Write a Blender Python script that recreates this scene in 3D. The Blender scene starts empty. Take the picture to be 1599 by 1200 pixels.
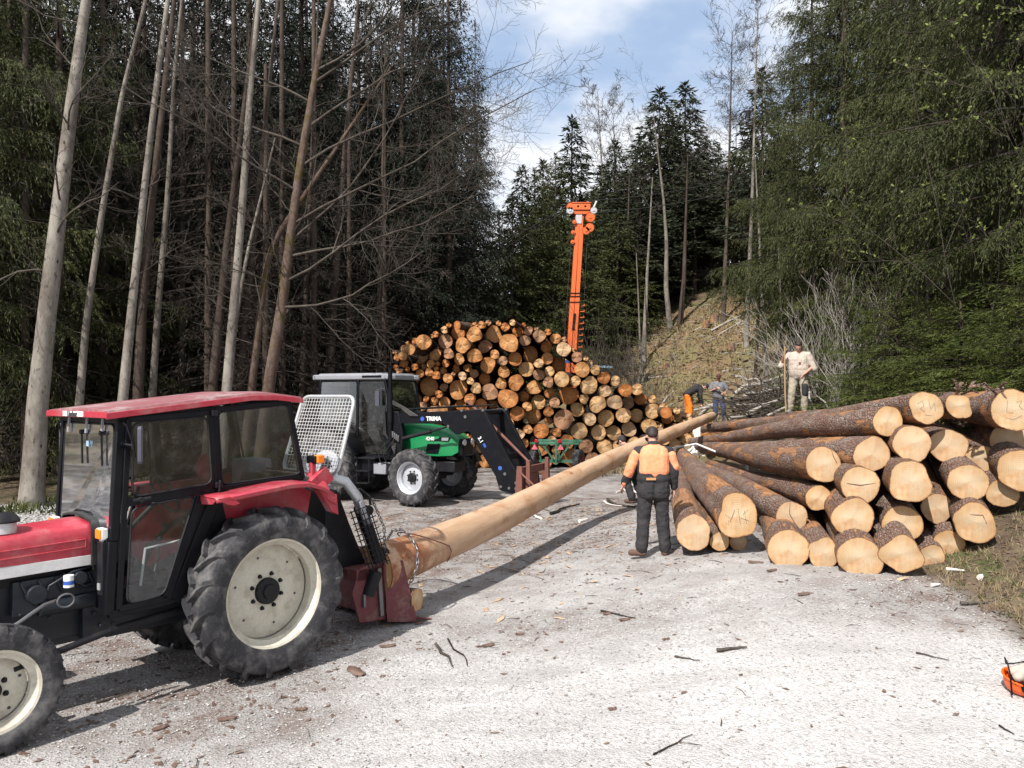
import bpy, math, random
import numpy as np
from mathutils import Vector, Matrix, Euler, noise as mnoise
R = math.radians
PI = math.pi
random.seed(7)
rng = np.random.default_rng(11)
scene = bpy.context.scene
C = scene.collection

# ------------------------------------------------------------------ camera, sky, sun, exposure
CAM_H = 2.5
cam_data = bpy.data.cameras.new('camera')
cam = bpy.data.objects.new('camera', cam_data)
C.objects.link(cam)
cam.location = (0, 0, CAM_H)
cam.rotation_euler = (R(90), 0, 0)
cam_data.sensor_width = 36
cam_data.lens = 36 * 1230 / 1599
cam_data.shift_y = 18 / 1599
cam_data.clip_start = 0.05
cam_data.clip_end = 3000
scene.camera = cam

SUN_DIR = Vector((0.5, 0.8, -1.0)).normalized()          # the way the light travels
SUN_EL = math.asin(-SUN_DIR.z)
world = bpy.data.worlds.new('World')
scene.world = world
world.use_nodes = True
wn, wl = world.node_tree.nodes, world.node_tree.links
wn.clear()
w_out = wn.new('ShaderNodeOutputWorld')
w_bg = wn.new('ShaderNodeBackground')
w_bg.inputs['Strength'].default_value = 0.084
w_sky = wn.new('ShaderNodeTexSky')
w_sky.sky_type = 'NISHITA'
w_sky.sun_disc = False
w_sky.sun_elevation = SUN_EL
w_sky.sun_rotation = math.atan2(-SUN_DIR.x, -SUN_DIR.y)
w_sky.dust_density = 1.2
w_tc = wn.new('ShaderNodeTexCoord')
w_map = wn.new('ShaderNodeMapping')
w_map.inputs['Scale'].default_value = (1.6, 1.6, 3.4)
w_map.inputs['Location'].default_value = (0.35, 0.2, 0.1)
w_noise = wn.new('ShaderNodeTexNoise')
w_noise.inputs['Scale'].default_value = 2.1
w_noise.inputs['Detail'].default_value = 7
w_noise.inputs['Roughness'].default_value = 0.5
w_ramp = wn.new('ShaderNodeMapRange')
w_ramp.inputs['From Min'].default_value = 0.33
w_ramp.inputs['From Max'].default_value = 0.55
w_ramp.interpolation_type = 'SMOOTHSTEP'
w_mix = wn.new('ShaderNodeMix')
w_mix.data_type = 'RGBA'
w_mix.inputs['B'].default_value = (8.8, 9.0, 9.4, 1)
w_lift = wn.new('ShaderNodeMix')                            # thin high haze veil over the blue
w_lift.data_type = 'RGBA'
w_lift.inputs['Factor'].default_value = 0.55
w_lift.inputs['B'].default_value = (5.4, 7.0, 9.6, 1)
wl.new(w_tc.outputs['Generated'], w_map.inputs['Vector'])
wl.new(w_map.outputs['Vector'], w_noise.inputs['Vector'])
wl.new(w_noise.outputs['Fac'], w_ramp.inputs['Value'])
wl.new(w_sky.outputs['Color'], w_lift.inputs['A'])
wl.new(w_ramp.outputs['Result'], w_mix.inputs['Factor'])
wl.new(w_lift.outputs['Result'], w_mix.inputs['A'])
wl.new(w_mix.outputs['Result'], w_bg.inputs['Color'])
wl.new(w_bg.outputs['Background'], w_out.inputs['Surface'])

sun_data = bpy.data.lights.new('sun', 'SUN')
sun_data.energy = 5.0
sun_data.angle = R(0.5)
sun_data.color = (1.0, 0.95, 0.88)
sun = bpy.data.objects.new('sun', sun_data)
C.objects.link(sun)
sun.rotation_euler = SUN_DIR.to_track_quat('-Z', 'Y').to_euler()

scene.view_settings.view_transform = 'Standard'
scene.view_settings.look = 'None'
scene.view_settings.gamma = 1
scene.view_settings.use_curve_mapping = False
scene.view_settings.exposure = 0.5
scene.render.engine = 'CYCLES'
scene.cycles.max_bounces = 6
scene.cycles.diffuse_bounces = 3
scene.cycles.glossy_bounces = 3
scene.cycles.transparent_max_bounces = 12
scene.cycles.use_denoising = True

# ------------------------------------------------------------------ helpers
def W(px, py, d):
    """world point of a pixel of the 1599x1200 photograph at distance d"""
    return Vector(((px - 799.5) / 1230 * d, d, CAM_H + (618 - py) / 1230 * d))

def sstep(x, a, b):
    t = np.clip((np.asarray(x, float) - a) / (b - a), 0, 1)
    return t * t * (3 - 2 * t)

def fbm(x, y, seed=0, octaves=4, f=1.0):
    """cheap value noise made of sines, works on arrays"""
    r = np.random.default_rng(seed)
    x = np.asarray(x, float); y = np.asarray(y, float)
    s = np.zeros(np.broadcast(x, y).shape); a = 1.0; tot = 0
    for o in range(octaves):
        for k in range(4):
            th = r.uniform(0, 2 * PI); ph = r.uniform(0, 2 * PI); ff = f * r.uniform(.7, 1.4)
            s = s + a * np.sin(ff * (x * np.cos(th) + y * np.sin(th)) + ph) * 0.5
        tot += a; a *= .5; f *= 2.1
    return s / tot / 1.4

MOUND3, MOUND4 = 1.10, 0.12
def ground_z(x, y):
    x = np.asarray(x, float); y = np.asarray(y, float)
    z = .45 * sstep(x, -.5, 3.6) * sstep(y, 4.5, 9.2) * (1 - sstep(y, 13, 20) * (1 - sstep(x, 3.5, 6)))
    xe = 4.55 + 1.2 * sstep(y, 16, 26)
    z = z + .36 * np.clip(x - xe, 0, 60) * sstep(x, xe, xe + 1.6) * (1 - .75 * sstep(x, 9, 30))
    z = z + .325 * (np.clip(y - 29.5, 0, 26) - .12 * np.clip(y - 58, 0, 60)) * sstep(x, -4, 3.5)
    z = z + .05 * np.clip(y - 20, 0, 90) * (1 - sstep(x, -6, 0))
    z = z + .12 * np.clip(-13 - x, 0, 80) * sstep(y, 6, 14)
    z = z + MOUND3 * np.exp(-((x - 6.4) ** 2 / .8 + (y - 28.6) ** 2 / 3.0)) + MOUND4 * np.exp(-((x - 7.55) ** 2 / .8 + (y - 28.8) ** 2 / 3.0))
    rough = sstep(x, xe - .1, xe + .8) + sstep(y, 29, 33) + sstep(-x, 11, 13) * sstep(y, 12, 16)
    rough = np.clip(rough, 0, 1)
    z = z + rough * (.10 * fbm(x, y, 3, 4, 1.1) + .12 * fbm(x, y, 5, 3, .35))
    z = z + (1 - rough) * (.025 * fbm(x, y, 8, 3, .9) + .006 * fbm(x, y, 9, 3, 6))
    return z
def gz(x, y): return float(ground_z(x, y))

class MB:
    def __init__(s): s.v = []; s.f = []; s.m = []; s.n = 0
    def add(s, vs, fs, mi=0):
        b = s.n
        s.v.extend([tuple(v) for v in vs]); s.n += len(vs)
        s.f.extend([tuple(b + i for i in f) for f in fs]); s.m.extend([mi] * len(fs))
    def box(s, c, size, rot=None, mi=0):
        c = Vector(c); hx, hy, hz = [k / 2 for k in size]
        M = rot if isinstance(rot, Matrix) else (Euler(rot).to_matrix() if rot else Matrix.Identity(3))
        vs = [c + M @ Vector((sx * hx, sy * hy, sz * hz)) for sx in (-1, 1) for sy in (-1, 1) for sz in (-1, 1)]
        s.add(vs, [(0, 1, 3, 2), (4, 6, 7, 5), (0, 4, 5, 1), (2, 3, 7, 6), (0, 2, 6, 4), (1, 5, 7, 3)], mi)
    def bar(s, p0, p1, w, h, up=(0, 0, 1), mi=0):
        p0 = Vector(p0); p1 = Vector(p1); d = (p1 - p0); L = d.length; d.normalize()
        u = Vector(up); side = d.cross(u)
        if side.length < 1e-4: side = d.cross(Vector((1, 0, 0)))
        side.normalize(); u = side.cross(d).normalized()
        M = Matrix((d, side, u)).transposed()
        s.box((p0 + p1) / 2, (L, w, h), M, mi)
    def tube(s, pts, r, n=8, cap=True, mi=0, closed=False):
        pts = [Vector(p) for p in pts]; k = len(pts)
        rs = r if hasattr(r, '__len__') else [r] * k
        t0 = (pts[1] - pts[0]).normalized()
        up = Vector((0, 0, 1)) if abs(t0.z) < .9 else Vector((1, 0, 0))
        a = t0.cross(up).normalized(); vs = []
        for i, p in enumerate(pts):
            if closed: t = (pts[(i + 1) % k] - pts[i - 1]).normalized()
            else: t = (pts[min(i + 1, k - 1)] - pts[max(i - 1, 0)]).normalized()
            a = (a - t * a.dot(t)).normalized(); b = t.cross(a)
            for j in range(n):
                th = 2 * PI * j / n
                vs.append(p + (a * math.cos(th) + b * math.sin(th)) * rs[i])
        fs = []
        for i in range(k if closed else k - 1):
            i2 = (i + 1) % k
            for j in range(n):
                j2 = (j + 1) % n
                fs.append((i * n + j, i * n + j2, i2 * n + j2, i2 * n + j))
        if cap and not closed:
            fs.append(tuple(range(n - 1, -1, -1))); fs.append(tuple((k - 1) * n + j for j in range(n)))
        s.add(vs, fs, mi)
    def cyl(s, p0, p1, r, n=16, mi=0, r1=None): s.tube([p0, p1], [r, r if r1 is None else r1], n, True, mi)
    def lathe(s, prof, c=(0, 0, 0), axis='Y', n=32, mi=0, close=False):
        """profile of (along axis, radius)"""
        c = Vector(c); vs = []
        for (a, r) in prof:
            for j in range(n):
                th = 2 * PI * j / n; u, w = r * math.cos(th), r * math.sin(th)
                p = {'Y': (u, a, w), 'Z': (u, w, a), 'X': (a, u, w)}[axis]
                vs.append(c + Vector(p))
        fs = []
        kk = len(prof)
        for i in range(kk if close else kk - 1):
            i2 = (i + 1) % kk
            for j in range(n):
                fs.append((i * n + j, i * n + (j + 1) % n, i2 * n + (j + 1) % n, i2 * n + j))
        s.add(vs, fs, mi)
    def prism(s, poly, vec, mi=0):
        poly = [Vector(p) for p in poly]; vec = Vector(vec); n = len(poly)
        vs = poly + [p + vec for p in poly]
        fs = [tuple(range(n))[::-1], tuple(range(n, 2 * n))] + [(i, (i + 1) % n, n + (i + 1) % n, n + i) for i in range(n)]
        s.add(vs, fs, mi)
    def ellipsoid(s, c, rad, rot=None, n=12, m=8, mi=0):
        c = Vector(c); M = Euler(rot).to_matrix() if rot else Matrix.Identity(3); vs = [c + M @ Vector((0, 0, rad[2]))]
        for i in range(1, m):
            ph = PI * i / m
            for j in range(n):
                th = 2 * PI * j / n
                vs.append(c + M @ Vector((rad[0] * math.sin(ph) * math.cos(th), rad[1] * math.sin(ph) * math.sin(th), rad[2] * math.cos(ph))))
        vs.append(c + M @ Vector((0, 0, -rad[2]))); fs = []
        for j in range(n):
            fs.append((0, 1 + j, 1 + (j + 1) % n)); fs.append((len(vs) - 1, 1 + (m - 2) * n + (j + 1) % n, 1 + (m - 2) * n + j))
        for i in range(m - 2):
            for j in range(n):
                a = 1 + i * n; b = a + n
                fs.append((a + j, b + j, b + (j + 1) % n, a + (j + 1) % n))
        s.add(vs, fs, mi)
    def build(s, name, mats, parent=None, smooth=35, bevel=0, M=None):
        me = bpy.data.meshes.new(name)
        me.from_pydata(s.v, [], s.f)
        mats = mats if isinstance(mats, (list, tuple)) else [mats]
        for m in mats: me.materials.append(m)
        me.polygons.foreach_set('material_index', s.m)
        bm_fix(me)
        if smooth:
            me.polygons.foreach_set('use_smooth', [True] * len(me.polygons))
            me.set_sharp_from_angle(angle=R(smooth))
        o = bpy.data.objects.new(name, me); C.objects.link(o)
        if parent: o.parent = parent
        if bevel:
            b = o.modifiers.new('bevel', 'BEVEL'); b.width = bevel; b.segments = 2; b.limit_method = 'ANGLE'; b.angle_limit = R(40)
        return o
def bm_fix(me):
    import bmesh
    b = bmesh.new(); b.from_mesh(me); bmesh.ops.recalc_face_normals(b, faces=b.faces); b.to_mesh(me); b.free()

def np_obj(name, V, F, mats, parent=None, fmat=None, smooth=False, attrs=None):
    """V (n,3), F (m,3) or (m,4) arrays straight to a mesh object"""
    V = np.asarray(V, np.float32); F = np.asarray(F, np.int32); k = F.shape[1]
    me = bpy.data.meshes.new(name)
    me.vertices.add(len(V)); me.vertices.foreach_set('co', V.ravel())
    me.loops.add(F.size); me.loops.foreach_set('vertex_index', F.ravel())
    me.polygons.add(len(F)); me.polygons.foreach_set('loop_start', np.arange(0, F.size, k, dtype=np.int32))
    me.polygons.foreach_set('loop_total', np.full(len(F), k, np.int32))
    for m in (mats if isinstance(mats, (list, tuple)) else [mats]): me.materials.append(m)
    if fmat is not None: me.polygons.foreach_set('material_index', np.asarray(fmat, np.int32))
    me.polygons.foreach_set('use_smooth', np.full(len(F), bool(smooth)))
    if attrs:
        for an, arr in attrs.items():
            at = me.attributes.new(an, 'FLOAT', 'POINT'); at.data.foreach_set('value', np.asarray(arr, np.float32))
    me.update(calc_edges=True)
    o = bpy.data.objects.new(name, me); C.objects.link(o)
    if parent: o.parent = parent
    return o

def empty(name, loc=(0, 0, 0), rz=0):
    o = bpy.data.objects.new(name, None); C.objects.link(o); o.location = loc; o.rotation_euler = (0, 0, rz)
    o.empty_display_size = .2
    return o
def tag(o, label=None, cat=None, group=None, kind=None):
    if label: o['label'] = label
    if cat: o['category'] = cat
    if group: o['group'] = group
    if kind: o['kind'] = kind
    return o
def copy_tree(o, parent=None):
    c = o.copy(); C.objects.link(c); c.parent = parent
    for ch in list(o.children): copy_tree(ch, c)
    return c

# ------------------------------------------------------------------ materials
class NT:
    def __init__(s, name):
        s.mat = bpy.data.materials.new(name); s.mat.use_nodes = True
        s.t = s.mat.node_tree; s.t.nodes.clear()
        s.out = s.t.nodes.new('ShaderNodeOutputMaterial')
    def n(s, typ, ins=None, **props):
        nd = s.t.nodes.new('ShaderNode' + typ)
        for k, v in props.items(): setattr(nd, k, v)
        for k, v in (ins or {}).items():
            if hasattr(v, 'is_output') or isinstance(v, bpy.types.NodeSocket): s.t.links.new(v, nd.inputs[k])
            else: nd.inputs[k].default_value = v
        return nd
    def link(s, a, b): s.t.links.new(a, b)
    def coord(s, kind='Object', scale=(1, 1, 1)):
        tc = s.n('TexCoord'); mp = s.n('Mapping', {'Scale': scale, 'Vector': tc.outputs[kind]})
        return mp.outputs['Vector']
    def noise(s, vec, scale, detail=4, rough=.55, dist=0):
        return s.n('TexNoise', {'Vector': vec, 'Scale': scale, 'Detail': detail, 'Roughness': rough, 'Distortion': dist}).outputs['Fac']
    def voronoi(s, vec, scale, feature='F1', out='Distance', rnd=1.0):
        return s.n('TexVoronoi', {'Vector': vec, 'Scale': scale, 'Randomness': rnd}, feature=feature).outputs[out]
    def rng(s, v, a, b, c=0, d=1, smooth=True):
        return s.n('MapRange', {'Value': v, 'From Min': a, 'From Max': b, 'To Min': c, 'To Max': d}, interpolation_type='SMOOTHSTEP' if smooth else 'LINEAR').outputs['Result']
    def ramp(s, v, stops):
        nd = s.n('ValToRGB', {'Fac': v}); e = nd.color_ramp.elements
        while len(e) < len(stops): e.new(.5)
        for el, (p, c) in zip(e, stops): el.position = p; el.color = (*c, 1)
        return nd.outputs['Color']
    def mix(s, f, a, b, mode='MIX'):
        nd = s.n('Mix', {}, data_type='RGBA', blend_type=mode)
        for k, v in (('Factor', f), ('A', a), ('B', b)):
            if isinstance(v, bpy.types.NodeSocket): s.link(v, nd.inputs[k])
            elif k == 'Factor': nd.inputs[k].default_value = v
            else: nd.inputs[k].default_value = (*v, 1)
        return nd.outputs['Result']
    def math(s, op, a, b=0, clamp=False):
        nd = s.n('Math', {}, operation=op, use_clamp=clamp)
        for i, v in enumerate((a, b)):
            if isinstance(v, bpy.types.NodeSocket): s.link(v, nd.inputs[i])
            else: nd.inputs[i].default_value = v
        return nd.outputs[0]
    def attr(s, name, out='Fac'): return s.n('Attribute', {}, attribute_name=name).outputs[out]
    def objrand(s): return s.n('ObjectInfo').outputs['Random']
    def bump(s, h, strength=.5, dist=.01, normal=None):
        nd = s.n('Bump', {'Height': h, 'Strength': strength, 'Distance': dist})
        if normal is not None: s.link(normal, nd.inputs['Normal'])
        return nd.outputs['Normal']
    def done(s, color, rough=.6, metal=0, normal=None, spec=None, trans_leaf=0, extra=None):
        p = s.n('BsdfPrincipled')
        for k, v in (('Base Color', color), ('Roughness', rough), ('Metallic', metal)):
            if isinstance(v, bpy.types.NodeSocket): s.link(v, p.inputs[k])
            elif k == 'Base Color': p.inputs[k].default_value = (*v, 1)
            else: p.inputs[k].default_value = v
        if spec is not None: p.inputs['Specular IOR Level'].default_value = spec
        if normal is not None: s.link(normal, p.inputs['Normal'])
        for k, v in (extra or {}).items(): p.inputs[k].default_value = v
        if trans_leaf:
            tr = s.n('BsdfTranslucent')
            if isinstance(color, bpy.types.NodeSocket): s.link(color, tr.inputs['Color'])
            else: tr.inputs['Color'].default_value = (*color, 1)
            mx = s.n('MixShader', {'Fac': trans_leaf}); s.link(p.outputs[0], mx.inputs[1]); s.link(tr.outputs[0], mx.inputs[2])
            s.link(mx.outputs[0], s.out.inputs['Surface'])
        else: s.link(p.outputs[0], s.out.inputs['Surface'])
        return s.mat

def painted(name, col, rough=.4, dirt=.25, dirtcol=(.16, .12, .09), metal=0, scale=6, coat=0, spec=None):
    t = NT(name); v = t.coord('Object')
    n1 = t.noise(v, scale, 6, .62); n2 = t.noise(v, scale * 5, 4, .6)
    m = t.rng(t.math('ADD', n1, t.math('MULTIPLY', n2, .35)), .62, .92, 0, dirt)
    c0 = t.mix(t.rng(n2, .3, .7), tuple(k * .9 for k in col), tuple(min(1, k * 1.06) for k in col))
    c = t.mix(m, c0, dirtcol)
    r = t.rng(n1, .2, .8, rough * .8, min(1, rough * 1.35))
    return t.done(c, r, metal, t.bump(n2, .08, .004), spec=spec, extra={'Coat Weight': coat} if coat else None)

M = {}
M['red'] = painted('tractor_red', (.40, .030, .052), .38, .42, (.30, .20, .18), scale=4, coat=.15)
M['red_faded'] = painted('faded_roof_red', (.25, .09, .10), .65, .9, (.33, .28, .28), scale=3)
M['winch_red'] = painted('winch_dark_red', (.13, .028, .035), .6, .6, (.22, .15, .13), scale=7)
M['black'] = painted('black_paint', (.004, .0045, .007), .40, .08, (.03, .026, .024), spec=.22)
M['black_dusty'] = painted('dusty_black_steel', (.011, .011, .014), .5, .22, (.06, .052, .046), spec=.25)
M['engine'] = painted('engine_black', (.008, .012, .020), .45, .3, (.04, .036, .036), scale=9)
M['white_stripe'] = painted('white_paint', (.62, .62, .62), .4, .2)
M['cream'] = painted('cream_rim_paint', (.56, .53, .44), .45, .65, (.27, .22, .17), scale=8)
M['silver'] = painted('silver_rim_paint', (.50, .52, .56), .35, .25, (.25, .24, .22), metal=.3)
M['galv'] = painted('galvanised_steel', (.55, .56, .58), .42, .3, (.3, .29, .28), metal=.5)
M['steel'] = painted('bare_steel', (.20, .20, .21), .45, .45, (.15, .11, .09), metal=.8)
M['greyplastic'] = painted('grey_plastic', (.24, .25, .28), .6, .35)
M['green'] = painted('tractor_green', (.004, .20, .062), .34, .2, (.08, .1, .07), coat=.15)
M['trailer_green'] = painted('trailer_green', (.035, .16, .10), .5, .5, (.10, .09, .07))
M['orange'] = painted('mast_orange', (.68, .13, .028), .5, .4, (.35, .12, .05))
M['rust'] = painted('rusty_brown_steel', (.16, .06, .045), .75, .6, (.09, .05, .04))
M['white'] = painted('white_sheet', (.72, .72, .72), .6, .1)
M['seat'] = painted('seat_vinyl', (.02, .02, .022), .5, .1)
M['blue'] = painted('blue_paint', (.03, .10, .42), .4, .1)
M['lightblue'] = painted('light_blue_cover', (.28, .42, .58), .5, .2)
M['orange_lamp'] = painted('amber_lens', (.85, .22, .02), .2, 0)
M['red_lamp'] = painted('red_lens', (.45, .01, .02), .25, 0)
M['pink'] = painted('pink_reflector', (.75, .16, .20), .4, 0)
M['mirror_back'] = painted('mirror_housing', (.07, .075, .10), .45, .1)
M['text_dark'] = painted('dark_lettering', (.05, .05, .06), .6, 0)
M['text_white'] = painted('white_lettering', (.8, .8, .8), .5, 0)
M['rope'] = painted('steel_cable', (.05, .05, .05), .5, .1, metal=.5)
M['hose'] = painted('rubber_hose', (.015, .015, .016), .5, .1)
M['skin'] = painted('skin', (.50, .27, .20), .55, 0)
M['hair'] = painted('dark_hair', (.022, .014, .011), .6, 0)
M['cloth_black'] = painted('black_cloth', (.016, .016, .019), .85, .1)
M['cloth_grey'] = painted('dark_grey_trousers', (.022, .020, .024), .9, .35, (.07, .06, .055), scale=9)
M['cloth_orange'] = painted('hi_vis_orange_cloth', (.84, .30, .15), .8, .22, (.5, .20, .14), scale=5)
M['cloth_brightorange'] = painted('bright_orange_trousers', (.95, .20, .01), .8, .12, (.4, .1, .02))
M['cloth_tee'] = painted('grey_tee', (.16, .17, .20), .9, .1)
M['cloth_jeans'] = painted('dark_blue_trousers', (.035, .055, .14), .9, .2)
M['cloth_beige'] = painted('beige_sweatshirt', (.44, .375, .32), .9, .12)
M['cloth_khaki'] = painted('khaki_trousers', (.36, .32, .25), .9, .3, (.2, .16, .12))
M['leather'] = painted('brown_leather', (.10, .05, .035), .7, .4)
M['tan_belt'] = painted('tan_label', (.50, .25, .10), .7, .2)
M['cap_navy'] = painted('navy_cap_cloth', (.022, .024, .038), .85, .1)
M['cap_red'] = painted('brown_red_cap', (.08, .018, .018), .85, .1)
M['helmet'] = painted('orange_helmet_plastic', (.85, .12, .01), .3, .08)
M['wood_handle'] = painted('wooden_handle', (.42, .27, .15), .6, .4)

def m_tyre():
    t = NT('tyre_rubber'); v = t.coord('Object')
    n = t.noise(v, 7, 6, .65); n2 = t.noise(v, 60, 3, .6)
    c = t.mix(t.rng(n, .42, .72), (.020, .020, .024), (.12, .115, .115))
    c = t.mix(t.rng(n2, .55, .8, 0, .5), c, (.14, .135, .14))
    return t.done(c, .78, 0, t.bump(n2, .15, .004))
M['tyre'] = m_tyre()
def m_glass():
    t = NT('window_glass'); v = t.coord('Object')
    fr = t.n('Fresnel', {'IOR': 1.5}); n = t.noise(v, 9, 6, .7)
    tr = t.n('BsdfTransparent', {'Color': (.58, .62, .62, 1)}); gl = t.n('BsdfGlossy', {'Roughness': .03, 'Color': (.9, .95, 1, 1)})
    df = t.n('BsdfDiffuse', {'Color': (.35, .33, .30, 1)})
    m1 = t.n('MixShader', {'Fac': t.math('ADD', fr.outputs[0], .02)}); t.link(tr.outputs[0], m1.inputs[1]); t.link(gl.outputs[0], m1.inputs[2])
    m2 = t.n('MixShader', {'Fac': t.rng(n, .42, .85, .012, .13)}); t.link(m1.outputs[0], m2.inputs[1]); t.link(df.outputs[0], m2.inputs[2])
    t.link(m2.outputs[0], t.out.inputs['Surface']); return t.mat
M['glass'] = m_glass()

def m_bark(name, base, dark, light, patch=None, patch_amt=.2, vs=22, lichen=None):
    """bark plates; the long way of a log or trunk runs along local Y (logs) -- object coordinates"""
    t = NT(name); v = t.coord('Object', (1, .55, 1)); vv = t.coord('Object', (1, 1, 1))
    vn = t.n('Mix', {}, data_type='VECTOR', blend_type='MIX') if False else None
    n0 = t.noise(v, 5, 5, .6); n1 = t.noise(v, 26, 6, .7)
    vor = t.voronoi(v, vs, 'DISTANCE_TO_EDGE')
    cellc = t.voronoi(v, vs, 'F1', 'Color')
    sep = t.n('SeparateColor', {'Color': cellc}).outputs[0]
    c = t.mix(t.rng(n0, .3, .7), base, light)
    c = t.mix(t.rng(sep, 0, 1, 0, .55), c, dark)
    c = t.mix(t.rng(vor, 0, .12, .6, 0), c, tuple(k * .35 for k in dark))
    c = t.mix(t.rng(n1, .5, .75, 0, .4), c, light)
    h = t.math('ADD', t.rng(vor, 0, .2), t.math('MULTIPLY', n1, .8))
    if lichen:
        nl = t.noise(vv, 3.2, 6, .7)
        c = t.mix(t.rng(nl, .54, .60, 0, .9), c, lichen)
    if patch:
        wv = t.coord('Object', (1.0, .30, 1.0))
        np_ = t.math('ADD', t.noise(wv, 2.6, 7, .62, .3), t.math('MULTIPLY', t.objrand(), .06))
        pm = t.rng(np_, .66 - patch_amt, .675 - patch_amt)
        grain = t.noise(t.coord('Object', (14, .8, 14)), 3, 5, .6)
        pc = t.mix(t.rng(grain, .3, .7), patch, tuple(k * .42 for k in patch))
        c = t.mix(pm, c, pc)
        h = t.math('MULTIPLY', h, t.math('SUBTRACT', 1.0, t.math('MULTIPLY', pm, .95)))
        h = t.math('SUBTRACT', h, t.math('MULTIPLY', pm, .6))
    rr = t.objrand()
    c = t.mix(t.rng(rr, 0, 1, 0, .35, False), c, tuple(k * .6 for k in base))
    return t.done(c, .9, 0, t.bump(h, .9, .02), spec=.2)
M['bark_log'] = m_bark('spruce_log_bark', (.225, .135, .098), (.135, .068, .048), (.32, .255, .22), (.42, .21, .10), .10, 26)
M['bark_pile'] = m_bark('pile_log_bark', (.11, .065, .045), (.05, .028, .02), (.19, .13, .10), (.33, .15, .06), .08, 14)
def trunk_mat(name, base, dark, light, spots, moss=None, scale=1.0):
    t = NT(name); v = t.coord('Object', (1, 1, .4)); vv = t.coord('Object')
    n0 = t.noise(v, 4 * scale, 6, .7); n1 = t.noise(v, 24 * scale, 5, .7); n2 = t.noise(vv, 1.5 * scale, 5, .65)
    c = t.mix(t.rng(n0, .35, .66), base, light)
    c = t.mix(t.rng(n1, .56, .68, 0, .8), c, dark)
    c = t.mix(t.rng(n2, .52, .66, 0, .75), c, spots)
    kn = t.voronoi(t.coord('Object', (1, 1, .55)), 2.3 / scale)
    c = t.mix(t.rng(kn, .07, .14, .9, 0), c, (.02, .015, .012))
    if moss: c = t.mix(t.rng(t.noise(vv, 2.3, 5, .7), .52, .62, 0, .85), c, moss)
    c = t.mix(t.rng(t.objrand(), 0, 1, 0, .45, False), c, tuple(k * .55 for k in base))
    return t.done(c, .92, 0, t.bump(t.math('ADD', n1, n0), .7, .02), spec=.15)
M['bark_pale'] = trunk_mat('pale_alder_bark', (.14, .12, .102), (.022, .018, .016), (.31, .285, .25), (.048, .038, .030), None, .55)
M['bark_brown'] = trunk_mat('brown_spruce_bark', (.066, .048, .038), (.022, .017, .014), (.115, .092, .077), (.045, .034, .027))
M['bark_moss'] = trunk_mat('mossy_bark', (.085, .056, .042), (.025, .018, .014), (.16, .12, .10), (.08, .038, .022), (.09, .07, .02))
M['twig'] = trunk_mat('grey_twig', (.066, .054, .045), (.028, .024, .02), (.12, .105, .09), (.045, .038, .031))
M['twig_dark'] = trunk_mat('dark_twig', (.032, .025, .021), (.018, .014, .012), (.052, .043, .037), (.026, .021, .018))
M['twig_pale'] = trunk_mat('pale_twig', (.34, .31, .275), (.15, .13, .11), (.5, .47, .43), (.22, .2, .17))

def m_needles(name, a, b, c_, trans=.12):
    t = NT(name); v = t.coord('Object')
    n = t.noise(v, .55, 3, .6); n2 = t.noise(v, 7, 3, .6)
    col = t.mix(t.rng(n, .32, .68), a, b)
    col = t.mix(t.rng(n2, .45, .75, 0, .75), col, c_)
    col = t.mix(t.rng(t.objrand(), 0, 1, 0, .35, False), col, tuple(k * .62 for k in a))
    return t.done(col, .62, 0, None, spec=.25, trans_leaf=trans)
M['needles'] = m_needles('spruce_needles', (.028, .038, .012), (.060, .070, .021), (.15, .145, .046))  # lightest tone paints sunlit highlights into the needle colour
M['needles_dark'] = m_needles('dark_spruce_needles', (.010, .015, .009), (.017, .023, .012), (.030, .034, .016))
M['needles_fresh'] = m_needles('fresh_spruce_needles', (.050, .072, .014), (.082, .10, .020), (.15, .15, .036))
M['needles_far'] = m_needles('far_spruce_needles', (.024, .034, .018), (.040, .050, .024), (.066, .070, .034))
M['needles_dead'] = m_needles('dry_brown_spruce_twigs', (.024, .017, .013), (.038, .028, .021), (.06, .047, .036), 0)
M['leaf_bud'] = m_needles('fresh_leaf_buds', (.14, .19, .045), (.19, .23, .06), (.26, .28, .09), .3)

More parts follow.
